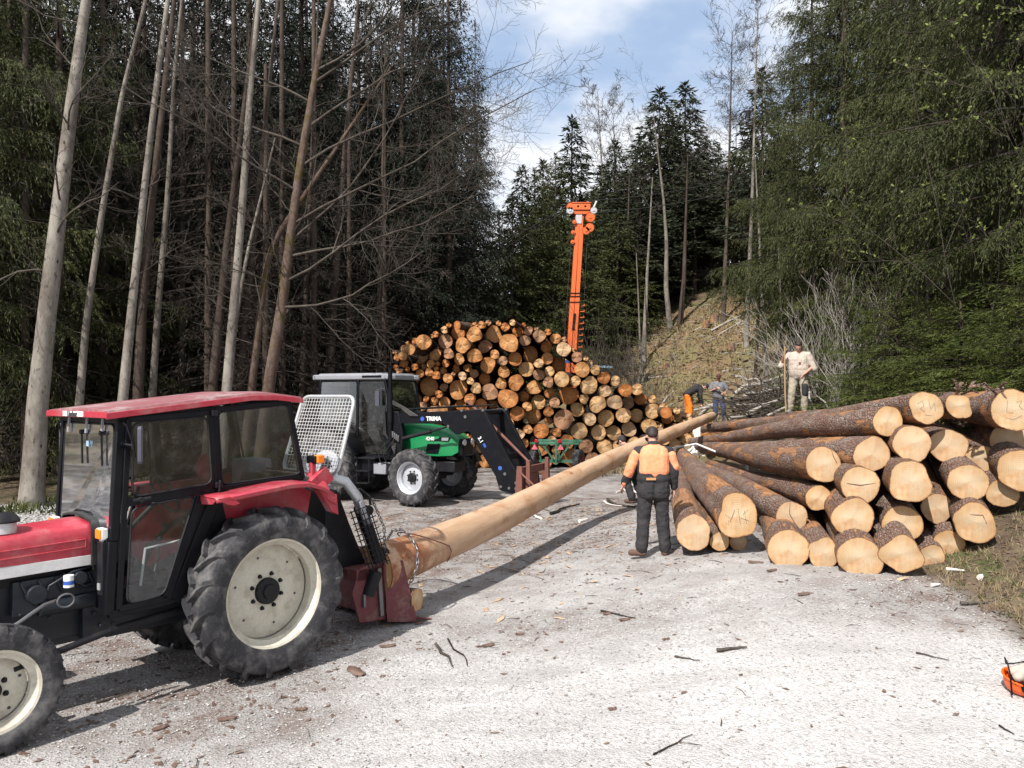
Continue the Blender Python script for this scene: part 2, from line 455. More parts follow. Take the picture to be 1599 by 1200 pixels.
def m_cut(name, inner, outer, tones, weather):
    t = NT(name); v = t.coord('Object'); rim = t.attr('rim')
    tc = t.n('TexCoord').outputs['Object']
    n0 = t.noise(v, 3.0, 5, .6); n1 = t.noise(v, 30, 4, .6)
    rr = t.objrand()
    ringc = t.math('ADD', t.math('MULTIPLY', rim, 62), t.math('MULTIPLY', n0, 5))
    ring = t.math('ADD', t.math('MULTIPLY', t.math('SINE', ringc), .5), .5)
    c = t.mix(t.rng(rim, .25, .95), inner, outer)
    c = t.mix(t.rng(rr, 0, 1, 0, 1, False), c, t.mix(t.rng(rim, .2, .95), tones[0], tones[1]))
    r2 = t.math('FRACT', t.math('MULTIPLY', rr, 7.31))
    c = t.mix(t.math('MULTIPLY', t.math('GREATER_THAN', r2, .8), weather[1]), c, weather[0])
    c = t.mix(t.math('MULTIPLY', ring, .16), c, tuple(k * .5 for k in outer))
    c = t.mix(t.rng(n0, .42, .72, 0, .5), c, tuple(k * .6 for k in outer))
    c = t.mix(t.rng(t.noise(v, 5, 5, .65), .48, .66, 0, .5), c, (outer[0] * .88, outer[1] * .66, outer[2] * .5))
    c = t.mix(t.rng(t.noise(v, 1.8, 4, .6), .58, .66, 0, .4), c, tuple(min(1, k * 1.2) for k in inner))
    c = t.mix(t.rng(rim, .0, .045, .45, 0), c, (.25, .12, .05))
    c = t.mix(t.rng(t.math('ADD', rim, t.math('MULTIPLY', t.math('SUBTRACT', n1, .5), .12)), .93, .99, 0, .9), c, (.19, .085, .04))
    # saw grain: fine parallel lines
    ln = t.noise(t.coord('Object', (60, 2, 3)), 1.5, 3, .6)
    c = t.mix(t.rng(ln, .5, .75, 0, .2), c, tuple(min(1, k * 1.25) for k in inner))
    return t.done(c, .78, 0, t.bump(t.math('ADD', ln, t.math('MULTIPLY', ring, .3)), .35, .006), spec=.25)
M['cut_near'] = m_cut('fresh_sawn_wood', (.54, .40, .255), (.48, .29, .135), ((.50, .395, .275), (.47, .32, .18)), ((.50, .37, .25), .5))
M['cut_pile_pale'] = m_cut('pale_sawn_wood', (.56, .37, .19), (.50, .27, .10), ((.58, .41, .25), (.52, .33, .17)), ((.46, .36, .27), .5))
M['cut_pile'] = m_cut('orange_sawn_wood', (.44, .19, .06), (.36, .115, .028), ((.56, .34, .16), (.47, .24, .09)), ((.30, .22, .17), .6))
def m_peeled():
    t = NT('debarked_wood'); v = t.coord('Object', (1, .12, 1)); vv = t.coord('Object')
    n = t.noise(v, 9, 6, .65); n1 = t.noise(vv, 2.2, 5, .6); n2 = t.noise(t.coord('Object', (1, .3, 1)), 40, 3, .6)
    c = t.mix(t.rng(n, .3, .7), (.40, .255, .155), (.52, .36, .24))
    c = t.mix(t.rng(n1, .52, .70, 0, .85), c, (.33, .155, .07))
    c = t.mix(t.rng(n2, .6, .75, 0, .5), c, (.28, .13, .06))
    ty = t.n('SeparateXYZ', {'Vector': t.n('TexCoord').outputs['Object']}).outputs[1]
    kn = t.voronoi(t.coord('Object', (1, .45, 1)), 3.4)
    c = t.mix(t.rng(kn, .05, .10, .8, 0), c, (.16, .07, .035))
    # rough orange-brown butt where the bark was torn off
    m = t.math('MULTIPLY', t.rng(ty, .2, 1.7, 1, 0), t.rng(t.noise(vv, 5, 5, .7), .38, .6))
    c = t.mix(m, c, (.24, .085, .035))
    return t.done(c, .62, 0, t.bump(t.math('ADD', n, t.math('MULTIPLY', n2, .5)), .4, .008), spec=.3)
M['peeled'] = m_peeled()

def m_ground():
    t = NT('gravel_and_soil'); v = t.coord('Object')
    w = t.attr('verge'); deb = t.attr('debris'); hill = t.attr('hill')
    n0 = t.noise(v, .45, 5, .6); n1 = t.noise(v, 2.2, 6, .65); n2 = t.noise(v, 38, 5, .75)
    peb = t.voronoi(v, 46, 'F1', 'Color'); ps = t.n('SeparateColor', {'Color': peb}).outputs[0]
    pd = t.voronoi(v, 46, 'F1', 'Distance'); pe = t.voronoi(v, 46, 'DISTANCE_TO_EDGE')
    g = t.mix(t.rng(ps, 0, 1, 0, 1, False), (.38, .37, .365), (.68, .665, .66))
    g = t.mix(t.rng(n1, .35, .7, 0, .5), g, (.53, .515, .505))
    g = t.mix(t.rng(n0, .42, .62, 0, .45), g, (.40, .385, .378))
    g = t.mix(t.rng(n2, .55, .75, 0, .45), g, (.24, .23, .225))
    g = t.mix(t.rng(pe, 0, .07, .6, 0), g, (.20, .18, .17))
    st_ = t.noise(t.coord('Object', (.22, 1.1, 1)), 1.6, 6, .7, .6)
    g = t.mix(t.rng(st_, .46, .62, 0, .5), g, (.31, .30, .294))
    # trodden bark and needle litter
    dm = t.math('MULTIPLY', t.rng(t.math('ADD', t.math('MULTIPLY', n1, .6), t.math('MULTIPLY', n2, .55)), .50, .68), deb, True)
    dcol = t.mix(t.rng(n2, .4, .7), (.19, .145, .125), (.09, .062, .052))
    g = t.mix(t.math('MULTIPLY', deb, .75), g, (.235, .222, .215))
    g = t.mix(dm, g, dcol)
    s = t.mix(t.rng(n1, .35, .65), (.085, .062, .042), (.15, .115, .075))
    s = t.mix(t.rng(t.noise(v, 1.1, 5, .6), .52, .64, 0, .85), s, (.055, .075, .02))
    s = t.mix(t.rng(n2, .5, .72, 0, .5), s, (.22, .175, .12))
    hc = t.mix(t.rng(t.noise(v, .5, 6, .65), .4, .6), (.19, .125, .07), (.15, .14, .06))
    hc = t.mix(t.rng(t.noise(v, 3.5, 6, .7), .45, .7), hc, (.13, .085, .05))
    hc = t.mix(t.rng(n2, .5, .7, 0, .5), hc, (.27, .21, .13))
    s = t.mix(hill, s, hc)
    c = t.mix(w, g, s)
    h = t.math('ADD', t.math('MULTIPLY', t.rng(pd, 0, .6, 1, 0), .6), t.math('MULTIPLY', n2, .9))
    return t.done(c, .93, 0, t.bump(h, .75, .018), spec=.2)
M['ground'] = m_ground()
def m_plain(name, a, b, scale=12, rough=.85, sp=.2):
    t = NT(name); n = t.noise(t.coord('Object'), scale, 4, .6)
    return t.done(t.mix(t.rng(n, .35, .65), a, b), rough, 0, None, spec=sp)
M['stone'] = m_plain('limestone_gravel', (.25, .243, .238), (.44, .43, .422), 9)
M['chip'] = m_plain('bark_chip', (.10, .062, .048), (.19, .13, .105), 7)
M['chip_wood'] = m_plain('wood_splinter', (.36, .24, .15), (.50, .37, .25), 7)
M['grass_dry'] = m_plain('dry_grass', (.20, .15, .085), (.31, .25, .15), 3)
M['grass_green'] = m_plain('green_grass', (.035, .05, .014), (.08, .09, .028), 3)
M['peeled_strip'] = m_plain('white_bark_strip', (.66, .61, .56), (.78, .75, .72), 9, .5)
# ------------------------------------------------------------------ ground
def axis_steps(lo, f0, f1, hi, fine, grow=1.12):
    a = list(np.arange(f0, f1 + 1e-6, fine)); s = fine; x = a[-1]
    while x < hi: s = min(s * grow, 12); x += s; a.append(x)
    s = fine; x = a[0]; b = []
    while x > lo: s = min(s * grow, 12); x -= s; b.append(x)
    return np.array(b[::-1] + a)
gx = axis_steps(-420, -6.5, 8.5, 420, .065)
gy = axis_steps(-60, 4.6, 15, 620, .065, 1.07)
GX, GY = np.meshgrid(gx, gy)
GZ = ground_z(GX, GY)
xe = 4.55 + 1.2 * sstep(GY, 16, 26)
edge_n = .35 * fbm(GX, GY, 21, 4, 1.3)
verge = np.clip(sstep(GX + edge_n, xe - .2, xe + .35) + sstep(GY + edge_n, 30.5, 33) + sstep(-GX + 2 * edge_n, 10.6, 11.6) * sstep(GY, 10, 15), 0, 1)
hillm = sstep(GY, 20, 27) * sstep(GX, .5, 3.5) * (1 - .35 * sstep(GX, 12, 22)) * (1 - sstep(GY, 44, 49))
deb = sstep(GY, 6.6, 9.2) * .38 + sstep(GY, 9.3, 12.5) * .5 + sstep(-GX, .4, 2.4) * sstep(GY, 5, 6.2) * .85
deb = deb + .9 * np.exp(-((GX - 4.3) ** 2 / 1.2 + (GY - 8.1) ** 2 / .5)) + .55 * np.exp(-((GX - .5) ** 2 / 2.0 + (GY - 8.3) ** 2 / .35))
deb = np.clip(deb + .25 * fbm(GX, GY, 31, 4, 1.2) * (deb > .1), 0, 1)
ny, nx = GX.shape
idx = np.arange(nx * ny).reshape(ny, nx)
F = np.stack([idx[:-1, :-1], idx[:-1, 1:], idx[1:, 1:], idx[1:, :-1]], -1).reshape(-1, 4)
ground = np_obj('ground', np.stack([GX, GY, GZ], -1).reshape(-1, 3), F, M['ground'], smooth=True,
                attrs={'verge': verge.ravel(), 'debris': deb.ravel(), 'hill': hillm.ravel()})
tag(ground, kind='structure')

def scatter_solids(name, n, xs, ys, size, flat, mat, seed, weight=None, elong=1.0, kindlab='stuff', sink=.3):
    r = np.random.default_rng(seed)
    x = r.uniform(*xs, n * 3); y = r.uniform(*ys, n * 3)
    if weight is not None:
        keep = r.uniform(0, 1, n * 3) < weight(x, y); x = x[keep][:n]; y = y[keep][:n]
    else: x = x[:n]; y = y[:n]
    n = len(x); z = ground_z(x, y)
    sz = np.exp(r.uniform(np.log(size[0]), np.log(size[1]), n))
    base = np.array([(1, 0, 0), (0, 1, 0), (-1, 0, 0), (0, -1, 0), (0, 0, 1), (0, 0, -1)], float)
    V = np.repeat(base[None], n, 0) * r.uniform(.6, 1.2, (n, 6, 1))
    V[:, :, 0] *= elong; V[:, :, 2] *= flat
    th = r.uniform(0, 2 * PI, n); c, s = np.cos(th)[:, None], np.sin(th)[:, None]
    X = V[:, :, 0] * c - V[:, :, 1] * s; Y = V[:, :, 0] * s + V[:, :, 1] * c
    tl = r.normal(0, .25, (n, 1)); Z = V[:, :, 2] + X * tl
    P = np.stack([X, Y, Z], -1) * sz[:, None, None] * .5
    P += np.stack([x, y, z + sz * flat * sink], -1)[:, None]
    f = np.array([(0, 1, 4), (1, 2, 4), (2, 3, 4), (3, 0, 4), (1, 0, 5), (2, 1, 5), (3, 2, 5), (0, 3, 5)])
    F = (f[None] + (np.arange(n) * 6)[:, None, None]).reshape(-1, 3)
    o = np_obj(name, P.reshape(-1, 3), F, mat); tag(o, kind=kindlab); return o
def in_yard(x, y): return (x < 4.7).astype(float) * (.35 + .65 * (y < 9))
scatter_solids('loose_gravel', 26000, (-6, 5.2), (4.7, 15), (.010, .034), .6, M['stone'], 1, in_yard)
def debw(x, y):
    d = sstep(y, 8.8, 12) * .9 + sstep(-x, .4, 2.4) * .55 + .05 + .9 * np.exp(-((x - 4.3) ** 2 / 1.2 + (y - 8.3) ** 2 / .5)) + .3 * np.exp(-((x - .5) ** 2 / 2.0 + (y - 8.3) ** 2 / .4))
    return np.clip(d, 0, 1) * (.4 + .6 * (fbm(x, y, 77, 3, 1.6) > -.1))
scatter_solids('bark_crumbs', 11000, (-6, 6), (5, 19), (.012, .055), .16, M['chip'], 2, debw, 1.9, sink=.8)
scatter_solids('wood_splinters', 700, (-3, 6), (8.5, 19), (.02, .09), .12, M['chip_wood'], 3, debw, 3.2, sink=.9)
scatter_solids('verge_litter', 6500, (4.4, 9), (6, 12), (.012, .05), .2, M['chip'], 4, lambda x, y: sstep(x, 4.5, 4.8) * (1 - sstep(y, 10, 12)), 2.0, sink=.8)
scatter_solids('hillside_litter', 7000, (2.5, 17), (25, 48), (.04, .18), .10, M['chip'], 5, lambda x, y: sstep(x + fbm(x, y, 41, 3, .8), 3.0, 5.0) * (1 - sstep(y + 2 * fbm(x, y, 42, 3, .6), 43, 48)) * (1 - sstep(x, 13, 17)), 3.0, sink=.9)
scatter_solids('roadside_stones', 2600, (-12.0, -9), (14.5, 18), (.03, .11), .6, M['stone'], 6, None)

def scatter_blades(name, n, xs, ys, hgt, wid, mat, seed, weight=None, lean=.5, clump=12):
    r = np.random.default_rng(seed)
    nc = max(1, n // clump); x = r.uniform(*xs, nc * 3); y = r.uniform(*ys, nc * 3)
    if weight is not None:
        keep = r.uniform(0, 1, len(x)) < weight(x, y); x = x[keep]; y = y[keep]
    x = x[:nc]; y = y[:nc]
    x = np.repeat(x, clump) + r.normal(0, hgt[1] * .35, len(x) * clump); y = np.repeat(y, clump) + r.normal(0, hgt[1] * .35, len(y) * clump)
    n = len(x); z = ground_z(x, y) - .01
    h = r.uniform(*hgt, n); th = r.uniform(0, 2 * PI, n); ln = r.uniform(.1, lean, n) * h
    th2 = r.uniform(0, 2 * PI, n); w = wid * r.uniform(.6, 1.4, n)
    b = np.stack([x, y, z], -1); sd = np.stack([np.cos(th2) * w, np.sin(th2) * w, 0 * w], -1)
    mid = b + np.stack([np.cos(th) * ln * .35, np.sin(th) * ln * .35, h * .6], -1)
    tip = b + np.stack([np.cos(th) * ln, np.sin(th) * ln, h], -1)
    V = np.stack([b - sd, b + sd, mid + sd * .8, mid - sd * .8, tip], 1)
    f = np.array([(0, 1, 2), (0, 2, 3), (3, 2, 4)]); F = (f[None] + (np.arange(n) * 5)[:, None, None]).reshape(-1, 3)
    o = np_obj(name, V.reshape(-1, 3), F, mat); tag(o, kind='stuff'); return o
def fine_twigs():
    r = np.random.default_rng(19); t = []
    x = r.uniform(-5.5, 7, 6000); y = r.uniform(5, 19, 6000); k = r.uniform(0, 1, 6000) < np.clip(debw(x, y) * .8 + .9 * sstep(x, 4.5, 5) + .03, 0, 1)
    for x_, y_ in list(zip(x[k], y[k]))[:1100]:
        a = r.uniform(0, PI); L = r.uniform(.04, .26) * (1.4 if y_ > 11 else 1); c = np.array([x_, y_, gz(x_, y_) + .008]); v = np.array([math.cos(a), math.sin(a), r.normal(0, .05)]); q = np.array([-v[1], v[0], 0]) * r.normal(0, .08) * L
        w = r.uniform(.0015, .0045); t.append((np.array([c - v * L / 2, c + q + [0, 0, .006], c + v * L / 2]), np.array([w, w, w * .4])))
    V, F = tubes_arrays(t, 4); tag(np_obj('fine_twigs', V, F, M['twig']), kind='stuff')
vw = lambda x, y: ((x > 4.75 + .2 * fbm(x, y, 2, 3, 2)) * (.35 + .65 * (fbm(x, y, 4, 3, 1.5) > 0))).astype(float)
scatter_blades('dry_verge_grass', 15000, (4.6, 9.5), (6.2, 12), (.03, .10), .0035, M['grass_dry'], 3, vw, 1.5)
scatter_blades('green_verge_grass', 9000, (4.6, 9.5), (6.2, 12), (.02, .08), .004, M['grass_green'], 5, vw, 1.2)
hw = lambda x, y: (fbm(x, y, 14, 4, .8) > -.15).astype(float)
scatter_blades('dry_hillside_grass', 24000, (2.5, 22), (24, 47), (.10, .38), .014, M['grass_dry'], 6, hw, 1.3)
scatter_blades('green_hillside_grass', 9000, (6, 24), (26, 60), (.08, .25), .02, M['grass_green'], 7, lambda x, y: (fbm(x, y, 24, 3, .4) > .05).astype(float), 1.0)
scatter_blades('forest_edge_undergrowth', 3500, (-16, -9), (16.5, 24), (.06, .26), .015, M['grass_green'], 8, lambda x, y: (fbm(x, y, 9, 3, .6) > .05).astype(float), 1.4)

# ------------------------------------------------------------------ tree builders
def kites(P, D, L, Wd, r):
    """needle sprays: P base (n,3), D direction, L length, Wd width"""
    n = len(P); D = D / np.linalg.norm(D, axis=1, keepdims=True)
    q = r.normal(0, 1, (n, 3)); S = np.cross(D, q); S /= np.linalg.norm(S, axis=1, keepdims=True) + 1e-9
    L = np.broadcast_to(L, n)[:, None]; Wd = np.broadcast_to(Wd, n)[:, None]
    m = P + D * L * .42
    return np.stack([P, m + S * Wd * .5, P + D * L, m - S * Wd * .5], 1)

def spruce_arrays(H, Rm, cb, seed, nb=6, whorl=.42, jit=.5, secl=.40, sec=.13, ter=.08, tl=.17, tw=.03, hang=.75, sparse=1.0, top_pow=.85, up_top=.5, dead=False):
    r = np.random.default_rng(seed)
    zs = np.arange(cb, H - .25, whorl)
    zb = np.repeat(zs, nb) + r.uniform(-jit, jit, len(zs) * nb) * whorl
    zb = zb[r.uniform(0, 1, len(zb)) < sparse]
    B = len(zb); az = r.uniform(0, 2 * PI, B)
    fr = np.clip((H - zb) / (H - cb), 0.02, 1)
    L = Rm * fr ** top_pow * r.uniform(.62, 1.18, B) + .12
    if not dead: L *= np.where(fr > .88, .8, 1)
    el = up_top * (1 - fr) ** 1.2 - .12 * fr + r.normal(0, .08, B); sag = (.32 * fr + .05) * r.uniform(.6, 1.3, B)
    def bp(i, s):
        l = L[i] * s
        rr = l * np.cos(el[i]); zz = zb[i] + l * np.sin(el[i]) - sag[i] * L[i] * s ** 2 + .45 * sag[i] * L[i] * s ** 3.5
        return np.stack([rr * np.cos(az[i]), rr * np.sin(az[i]), zz], -1)
    # wood of the limbs
    wood = []
    ss = np.linspace(0, 1, 5)
    pts = np.stack([bp(np.arange(B), np.full(B, s)) for s in ss], 1)
    rad = (0.010 + .011 * L)[:, None] * (1.05 - ss[None]) 
    # secondary twigs
    ns = np.maximum(2, (2 * L / sec).astype(int)); ib = np.repeat(np.arange(B), ns)
    s = .10 + .9 * r.uniform(0, 1, len(ib)) ** .85
    side = np.where(r.uniform(0, 1, len(ib)) < .5, -1, 1)
    ls = (L[ib] * secl * (1 - s) ** .75 + .10 + .05 * L[ib]) * r.uniform(.6, 1.25, len(ib))
    a2 = az[ib] + side * r.uniform(.75, 1.25, len(ib)) * (1 - .45 * s)
    p0 = bp(ib, s); hg = hang * r.uniform(.5, 1.4, len(ib))
    def sp(j, u):
        return p0[j] + np.stack([np.cos(a2[j]) * ls[j] * u, np.sin(a2[j]) * ls[j] * u, -hg[j] * ls[j] * u ** 1.6], -1)
    nt = np.maximum(2, (ls / ter).astype(int) + 1); it = np.repeat(np.arange(len(ib)), nt)
    u = r.uniform(0.05, 1, len(it)); pt = sp(it, u)
    d = np.stack([np.cos(a2[it]), np.sin(a2[it]), -hg[it] * 1.5 * u ** .6], -1) + r.normal(0, .55, (len(it), 3))
    d[:, 2] -= .10 * hang
    K = kites(pt, d, tl * r.uniform(.55, 1.3, len(it)), tw * r.uniform(.7, 1.3, len(it)), r)
    # leader
    nl = 40; zl = H - r.uniform(0, .9, nl) ; al = r.uniform(0, 2 * PI, nl)
    Kl = kites(np.stack([0 * zl, 0 * zl, zl], -1), np.stack([np.cos(al), np.sin(al), np.full(nl, 1.0)], -1), tl * 1.1 + 0 * zl, tw + 0 * zl, r)
    K = np.concatenate([K, Kl])
    return K, pts, rad

def tubes_arrays(tubes, n=4):
    """tubes: list of (pts (k,3) array, radii (k,))"""
    Vs, Fs, b = [], [], 0
    ang = np.arange(n) * 2 * PI / n; ca, sa = np.cos(ang), np.sin(ang)
    for pts, rad in tubes:
        pts = np.asarray(pts, float); rad = np.asarray(rad, float); k = len(pts)
        t = np.gradient(pts, axis=0); t /= np.linalg.norm(t, axis=1, keepdims=True) + 1e-9
        ref = np.array([0, 0, 1.0]) if abs(t[0, 2]) < .85 else np.array([1.0, 0, 0])
        a = np.cross(t, ref); a /= np.linalg.norm(a, axis=1, keepdims=True) + 1e-9; c = np.cross(t, a)
        V = pts[:, None] + (a[:, None] * ca[None, :, None] + c[:, None] * sa[None, :, None]) * rad[:, None, None]
        Vs.append(V.reshape(-1, 3))
        i = np.arange(k - 1)[:, None] * n; j = np.arange(n)[None]; j2 = (j + 1) % n
        Fs.append(np.stack([i + j, i + j2, i + n + j2, i + n + j], -1).reshape(-1, 4) + b); b += k * n
    return np.concatenate(Vs), np.concatenate(Fs)
def tubes_uniform(pts, rad, n=3):
    """pts (B,k,3), rad (B,k)"""
    B, k, _ = pts.shape
    t = np.gradient(pts, axis=1); t /= np.linalg.norm(t, axis=2, keepdims=True) + 1e-9
    a = np.cross(t, np.array([0.03, 0.02, 1.0])); a /= np.linalg.norm(a, axis=2, keepdims=True) + 1e-9; c = np.cross(t, a)
    ang = np.arange(n) * 2 * PI / n
    V = pts[:, :, None] + (a[:, :, None] * np.cos(ang)[None, None, :, None] + c[:, :, None] * np.sin(ang)[None, None, :, None]) * rad[:, :, None, None]
    i = np.arange(k - 1)[:, None] * n; j = np.arange(n)[None]; j2 = (j + 1) % n
    f = np.stack([i + j, i + j2, i + n + j2, i + n + j], -1).reshape(-1, 4)
    F = (f[None] + (np.arange(B) * k * n)[:, None, None]).reshape(-1, 4)
    return V.reshape(-1, 3), F

def trunk_arrays(path, r0, r1, n=14, seed=0, lump=.06, flare=.35, step=.25):
    path = np.asarray(path, float); seg = np.linalg.norm(np.diff(path, axis=0), axis=1); s = np.concatenate([[0], np.cumsum(seg)])
    k = max(8, int(s[-1] / step)); u = np.linspace(0, s[-1], k)
    P = np.stack([np.interp(u, s, path[:, i]) for i in range(3)], -1)
    for _ in range(3): P[1:-1] = (P[:-2] + 2 * P[1:-1] + P[2:]) / 4
    rad = r0 + (r1 - r0) * (u / s[-1]) ** .9 + r0 * flare * np.exp(-u / .35)
    V, F = tubes_arrays([(P, rad)], n)
    ph = np.arctan2(V[:, 1] - np.repeat(P[:, 1], n), V[:, 0] - np.repeat(P[:, 0], n))
    f = fbm(ph * 2 + seed, V[:, 2] * 1.3, seed, 4, 1.0) + .5 * np.sin(3 * ph + seed) * np.exp(-np.repeat(u, n) / .6)
    Cn = np.repeat(P, n, 0); V = Cn + (V - Cn) * (1 + lump * f)[:, None]
    return V, F, P, rad

def grow(start, d, length, r, level, out, rr, spread=.75, trop=.12, wig=.16, kids=(5, 5, 4), minr=.0028):
    k = 6 + 2 * (level > 1); pts = [np.array(start, float)]; d = np.array(d, float); d /= np.linalg.norm(d)
    for i in range(k):
        d = d + rr.normal(0, wig, 3) + np.array([0, 0, trop]); d /= np.linalg.norm(d)
        pts.append(pts[-1] + d * length / k)
    rad = np.linspace(r, max(minr, r * .28), k + 1)
    out.append((np.array(pts), rad, level))
    if level <= 0: return
    n = kids[min(level, len(kids)) - 1]
    for j in range(n):
        t = .18 + .8 * (j + rr.uniform(0, 1)) / n; i = min(int(t * k), k - 1); p = pts[i] + (pts[i + 1] - pts[i]) * (t * k - i)
        dd = pts[i + 1] - pts[i]; dd /= np.linalg.norm(dd)
        q = rr.normal(0, 1, 3); q -= dd * q.dot(dd); q /= np.linalg.norm(q)
        nd = dd * math.cos(spread) + q * math.sin(spread)
        grow(p, nd, length * rr.uniform(.35, .62) * (1.15 - .5 * t), max(minr, rad[i] * .6), level - 1, out, rr, spread, trop, wig * 1.1, kids, minr)

def tubes_obj(name, tubes, mat, parent, n_big=6, n_small=3):
    big = [(p, r) for p, r, l in tubes if r[0] > .02]; sm = [(p, r) for p, r, l in tubes if r[0] <= .02]
    Vs, Fs, b = [], [], 0
    for lst, n in ((big, n_big), (sm, n_small)):
        if lst:
            V, F = tubes_arrays(lst, n); Vs.append(V); Fs.append(F + b); b += len(V)
    return np_obj(name, np.concatenate(Vs), np.concatenate(Fs), mat, parent, smooth=True)

fine_twigs()
# spruce variants (shared meshes); each is a thing > trunk, limbs, crown
variants = {}
def make_spruce(key, H, Rm, cb, seed, mats, tr=.16, trunk_mat='bark_brown', limb_mat='twig_dark', **kw):
    root = empty('spruce_tree')
    K, pts, rad = spruce_arrays(H, Rm, cb, seed, **kw)
    n = len(K); F = np.arange(n * 4).reshape(-1, 4)
    tag(np_obj('crown', K.reshape(-1, 3), F, M[mats], root), kind='stuff')
    V, F = tubes_uniform(pts, rad, 3); tag(np_obj('limbs', V, F, M[limb_mat], root, smooth=True), kind='stuff')
    V, F, P, r_ = trunk_arrays([(0, 0, -.5), (.05, .03, H * .3), (-.03, 0, H * .7), (0, 0, H)], tr, .015, 8, seed, .04, .3, .5)
    np_obj('trunk', V, F, M[trunk_mat], root, smooth=True)
    variants[key] = dict(root=root, used=False, H=H)
    return root
make_spruce('near_a', 22, 4.3, 4.0, 1, 'needles', .22, sec=.062, ter=.040, tl=.12, tw=.021, nb=8, whorl=.80, jit=.20, secl=.20, hang=1.35)
make_spruce('near_b', 20, 3.9, 1.6, 2, 'needles', .2, sec=.062, ter=.040, tl=.115, tw=.020, nb=8, whorl=.72, jit=.20, secl=.20, hang=1.25)
make_spruce('young', 5.5, 2.1, .25, 3, 'needles_fresh', .06, sec=.07, ter=.045, tl=.085, tw=.014, nb=6, whorl=.24, hang=.5, up_top=.7, top_pow=.7)
make_spruce('mid_a', 16, 3.3, .8, 4, 'needles', .17, sec=.18, ter=.11, tl=.22, tw=.056, nb=7, whorl=.42)
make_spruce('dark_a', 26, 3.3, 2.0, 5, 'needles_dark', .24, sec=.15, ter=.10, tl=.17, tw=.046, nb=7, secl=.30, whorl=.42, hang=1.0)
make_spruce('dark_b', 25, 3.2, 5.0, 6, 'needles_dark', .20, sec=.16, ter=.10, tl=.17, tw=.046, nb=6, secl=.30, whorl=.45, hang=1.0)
make_spruce('far_a', 18, 3.0, 1.5, 7, 'needles_far', .18, sec=.32, ter=.22, tl=.45, tw=.12, nb=8, whorl=.42, hang=.6)
make_spruce('far_b', 20, 3.0, 6.5, 8, 'needles_far', .17, sec=.32, ter=.22, tl=.46, tw=.12, nb=8, whorl=.42, hang=.6)

def put_spruce(key, x, y, label, group, s=1.0, sz=None, rz=None, dead=False, lean=(0, 0)):
    v = variants[key]
    o = v['root'] if not v['used'] else copy_tree(v['root']); v['used'] = True
    o.location = (x, y, gz(x, y)); o.scale = (s, s, sz if sz else s)
    o.rotation_euler = (lean[0], lean[1], rz if rz is not None else random.uniform(0, 6.28))
    tag(o, label, 'spruce tree', group); return o
def spruce_px(key, px, d, apex_py, label, group, **kw):
    """stand a spruce in line with photo column px at distance d, its top at the height seen"""
    x = (px - 799.5) / 1230 * d; zt = CAM_H + (618 - apex_py) / 1230 * d
    H = zt - gz(x, d); k = H / variants[key]['H']
    return put_spruce(key, x, d, label, group, s=kw.pop('s', k), sz=k, **kw)

gr = 'spruces on the right behind the log stack'
spruce_px('near_a', 1318, 25, -330, 'tall dark green spruce whose left edge stands against the white sky', gr, s=.9)
spruce_px('near_a', 1268, 27.5, -120, 'dense spruce just left behind the tallest one by the sky', gr, s=.78)
spruce_px('near_a', 1352, 28.5, -300, 'dense spruce just right behind the tallest one', gr, s=.9)
spruce_px('near_b', 1432, 22, -520, 'tall spruce with hanging twigs above the middle of the log stack', gr, s=1.05)
spruce_px('near_a', 1560, 19.5, -700, 'broad spruce at the right photo edge behind the young spruces', gr, s=1.0)
spruce_px('near_a', 1240, 31, 60, 'narrower spruce left of the tall one, over the bare grey trunks', gr, s=.66)
spruce_px('near_a', 1490, 30, -260, 'shaded spruce seen in the gap behind the two front spruces', gr, s=1.0)
spruce_px('near_b', 1370, 33, -100, 'deep green spruce in the second row behind the tallest ones', gr, s=1.1)
spruce_px('near_b', 1650, 24, -400, 'spruce partly outside the right edge, higher up the bank', gr, s=1.1)
spruce_px('far_b', 1190, 42, 110, 'spruce rising beside the pale larch on the slope', gr, s=.9)
spruce_px('near_a', 1610, 15.5, -900, 'nearest big spruce, its limbs entering at the right edge', gr, s=.9)
gy_ = 'young spruces on the bank'
spruce_px('young', 1590, 12.6, 440, 'young bright green spruce at the right edge above the log ends', gy_)
spruce_px('young', 1500, 14.6, 470, 'young spruce with drooping limbs behind the top right logs', gy_, s=1.15)
spruce_px('young', 1400, 17.0, 455, 'young dark spruce growing behind the leafless shrub', gy_, s=1.1)
spruce_px('young', 1450, 20.0, 380, 'taller young spruce under the hanging twigs of the big ones', gy_, s=1.3)
spruce_px('young', 1690, 12.0, 330, 'young spruce leaning in from outside the right edge', gy_, s=1.2)
spruce_px('young', 1545, 17.5, 360, 'bushy young spruce in the dense thicket on the right', gy_, s=1.5)
spruce_px('young', 1320, 21.0, 470, 'young spruce beside the man in the beige sweatshirt', gy_, s=1.1)
gc = 'spruces behind the orange mast'
spruce_px('mid_a', 835, 41, 262, 'olive green spruce left of the orange mast', gc, s=.95)
spruce_px('mid_a', 800, 39, 300, 'green spruce between the dark curtain of trees and the mast', gc, s=1.0)
spruce_px('mid_a', 868, 44, 240, 'green spruce straight behind the foot of the mast', gc, s=1.0)
spruce_px('far_a', 893, 52, 186, 'spruce with the lone sharp tip above the mast head', gc, s=1.1)
spruce_px('mid_a', 925, 47, 300, 'squat green spruce right of the orange mast', gc, s=1.0)
spruce_px('far_a', 960, 56, 222, 'spruce with a pointed tip beside the bare grey crowns', gc, s=1.0)
spruce_px('far_a', 938, 60, 262, 'low spruce tip between two higher ones', gc, s=1.1)
spruce_px('mid_a', 905, 40, 330, 'green spruce half hidden by the orange mast', gc, s=1.0)
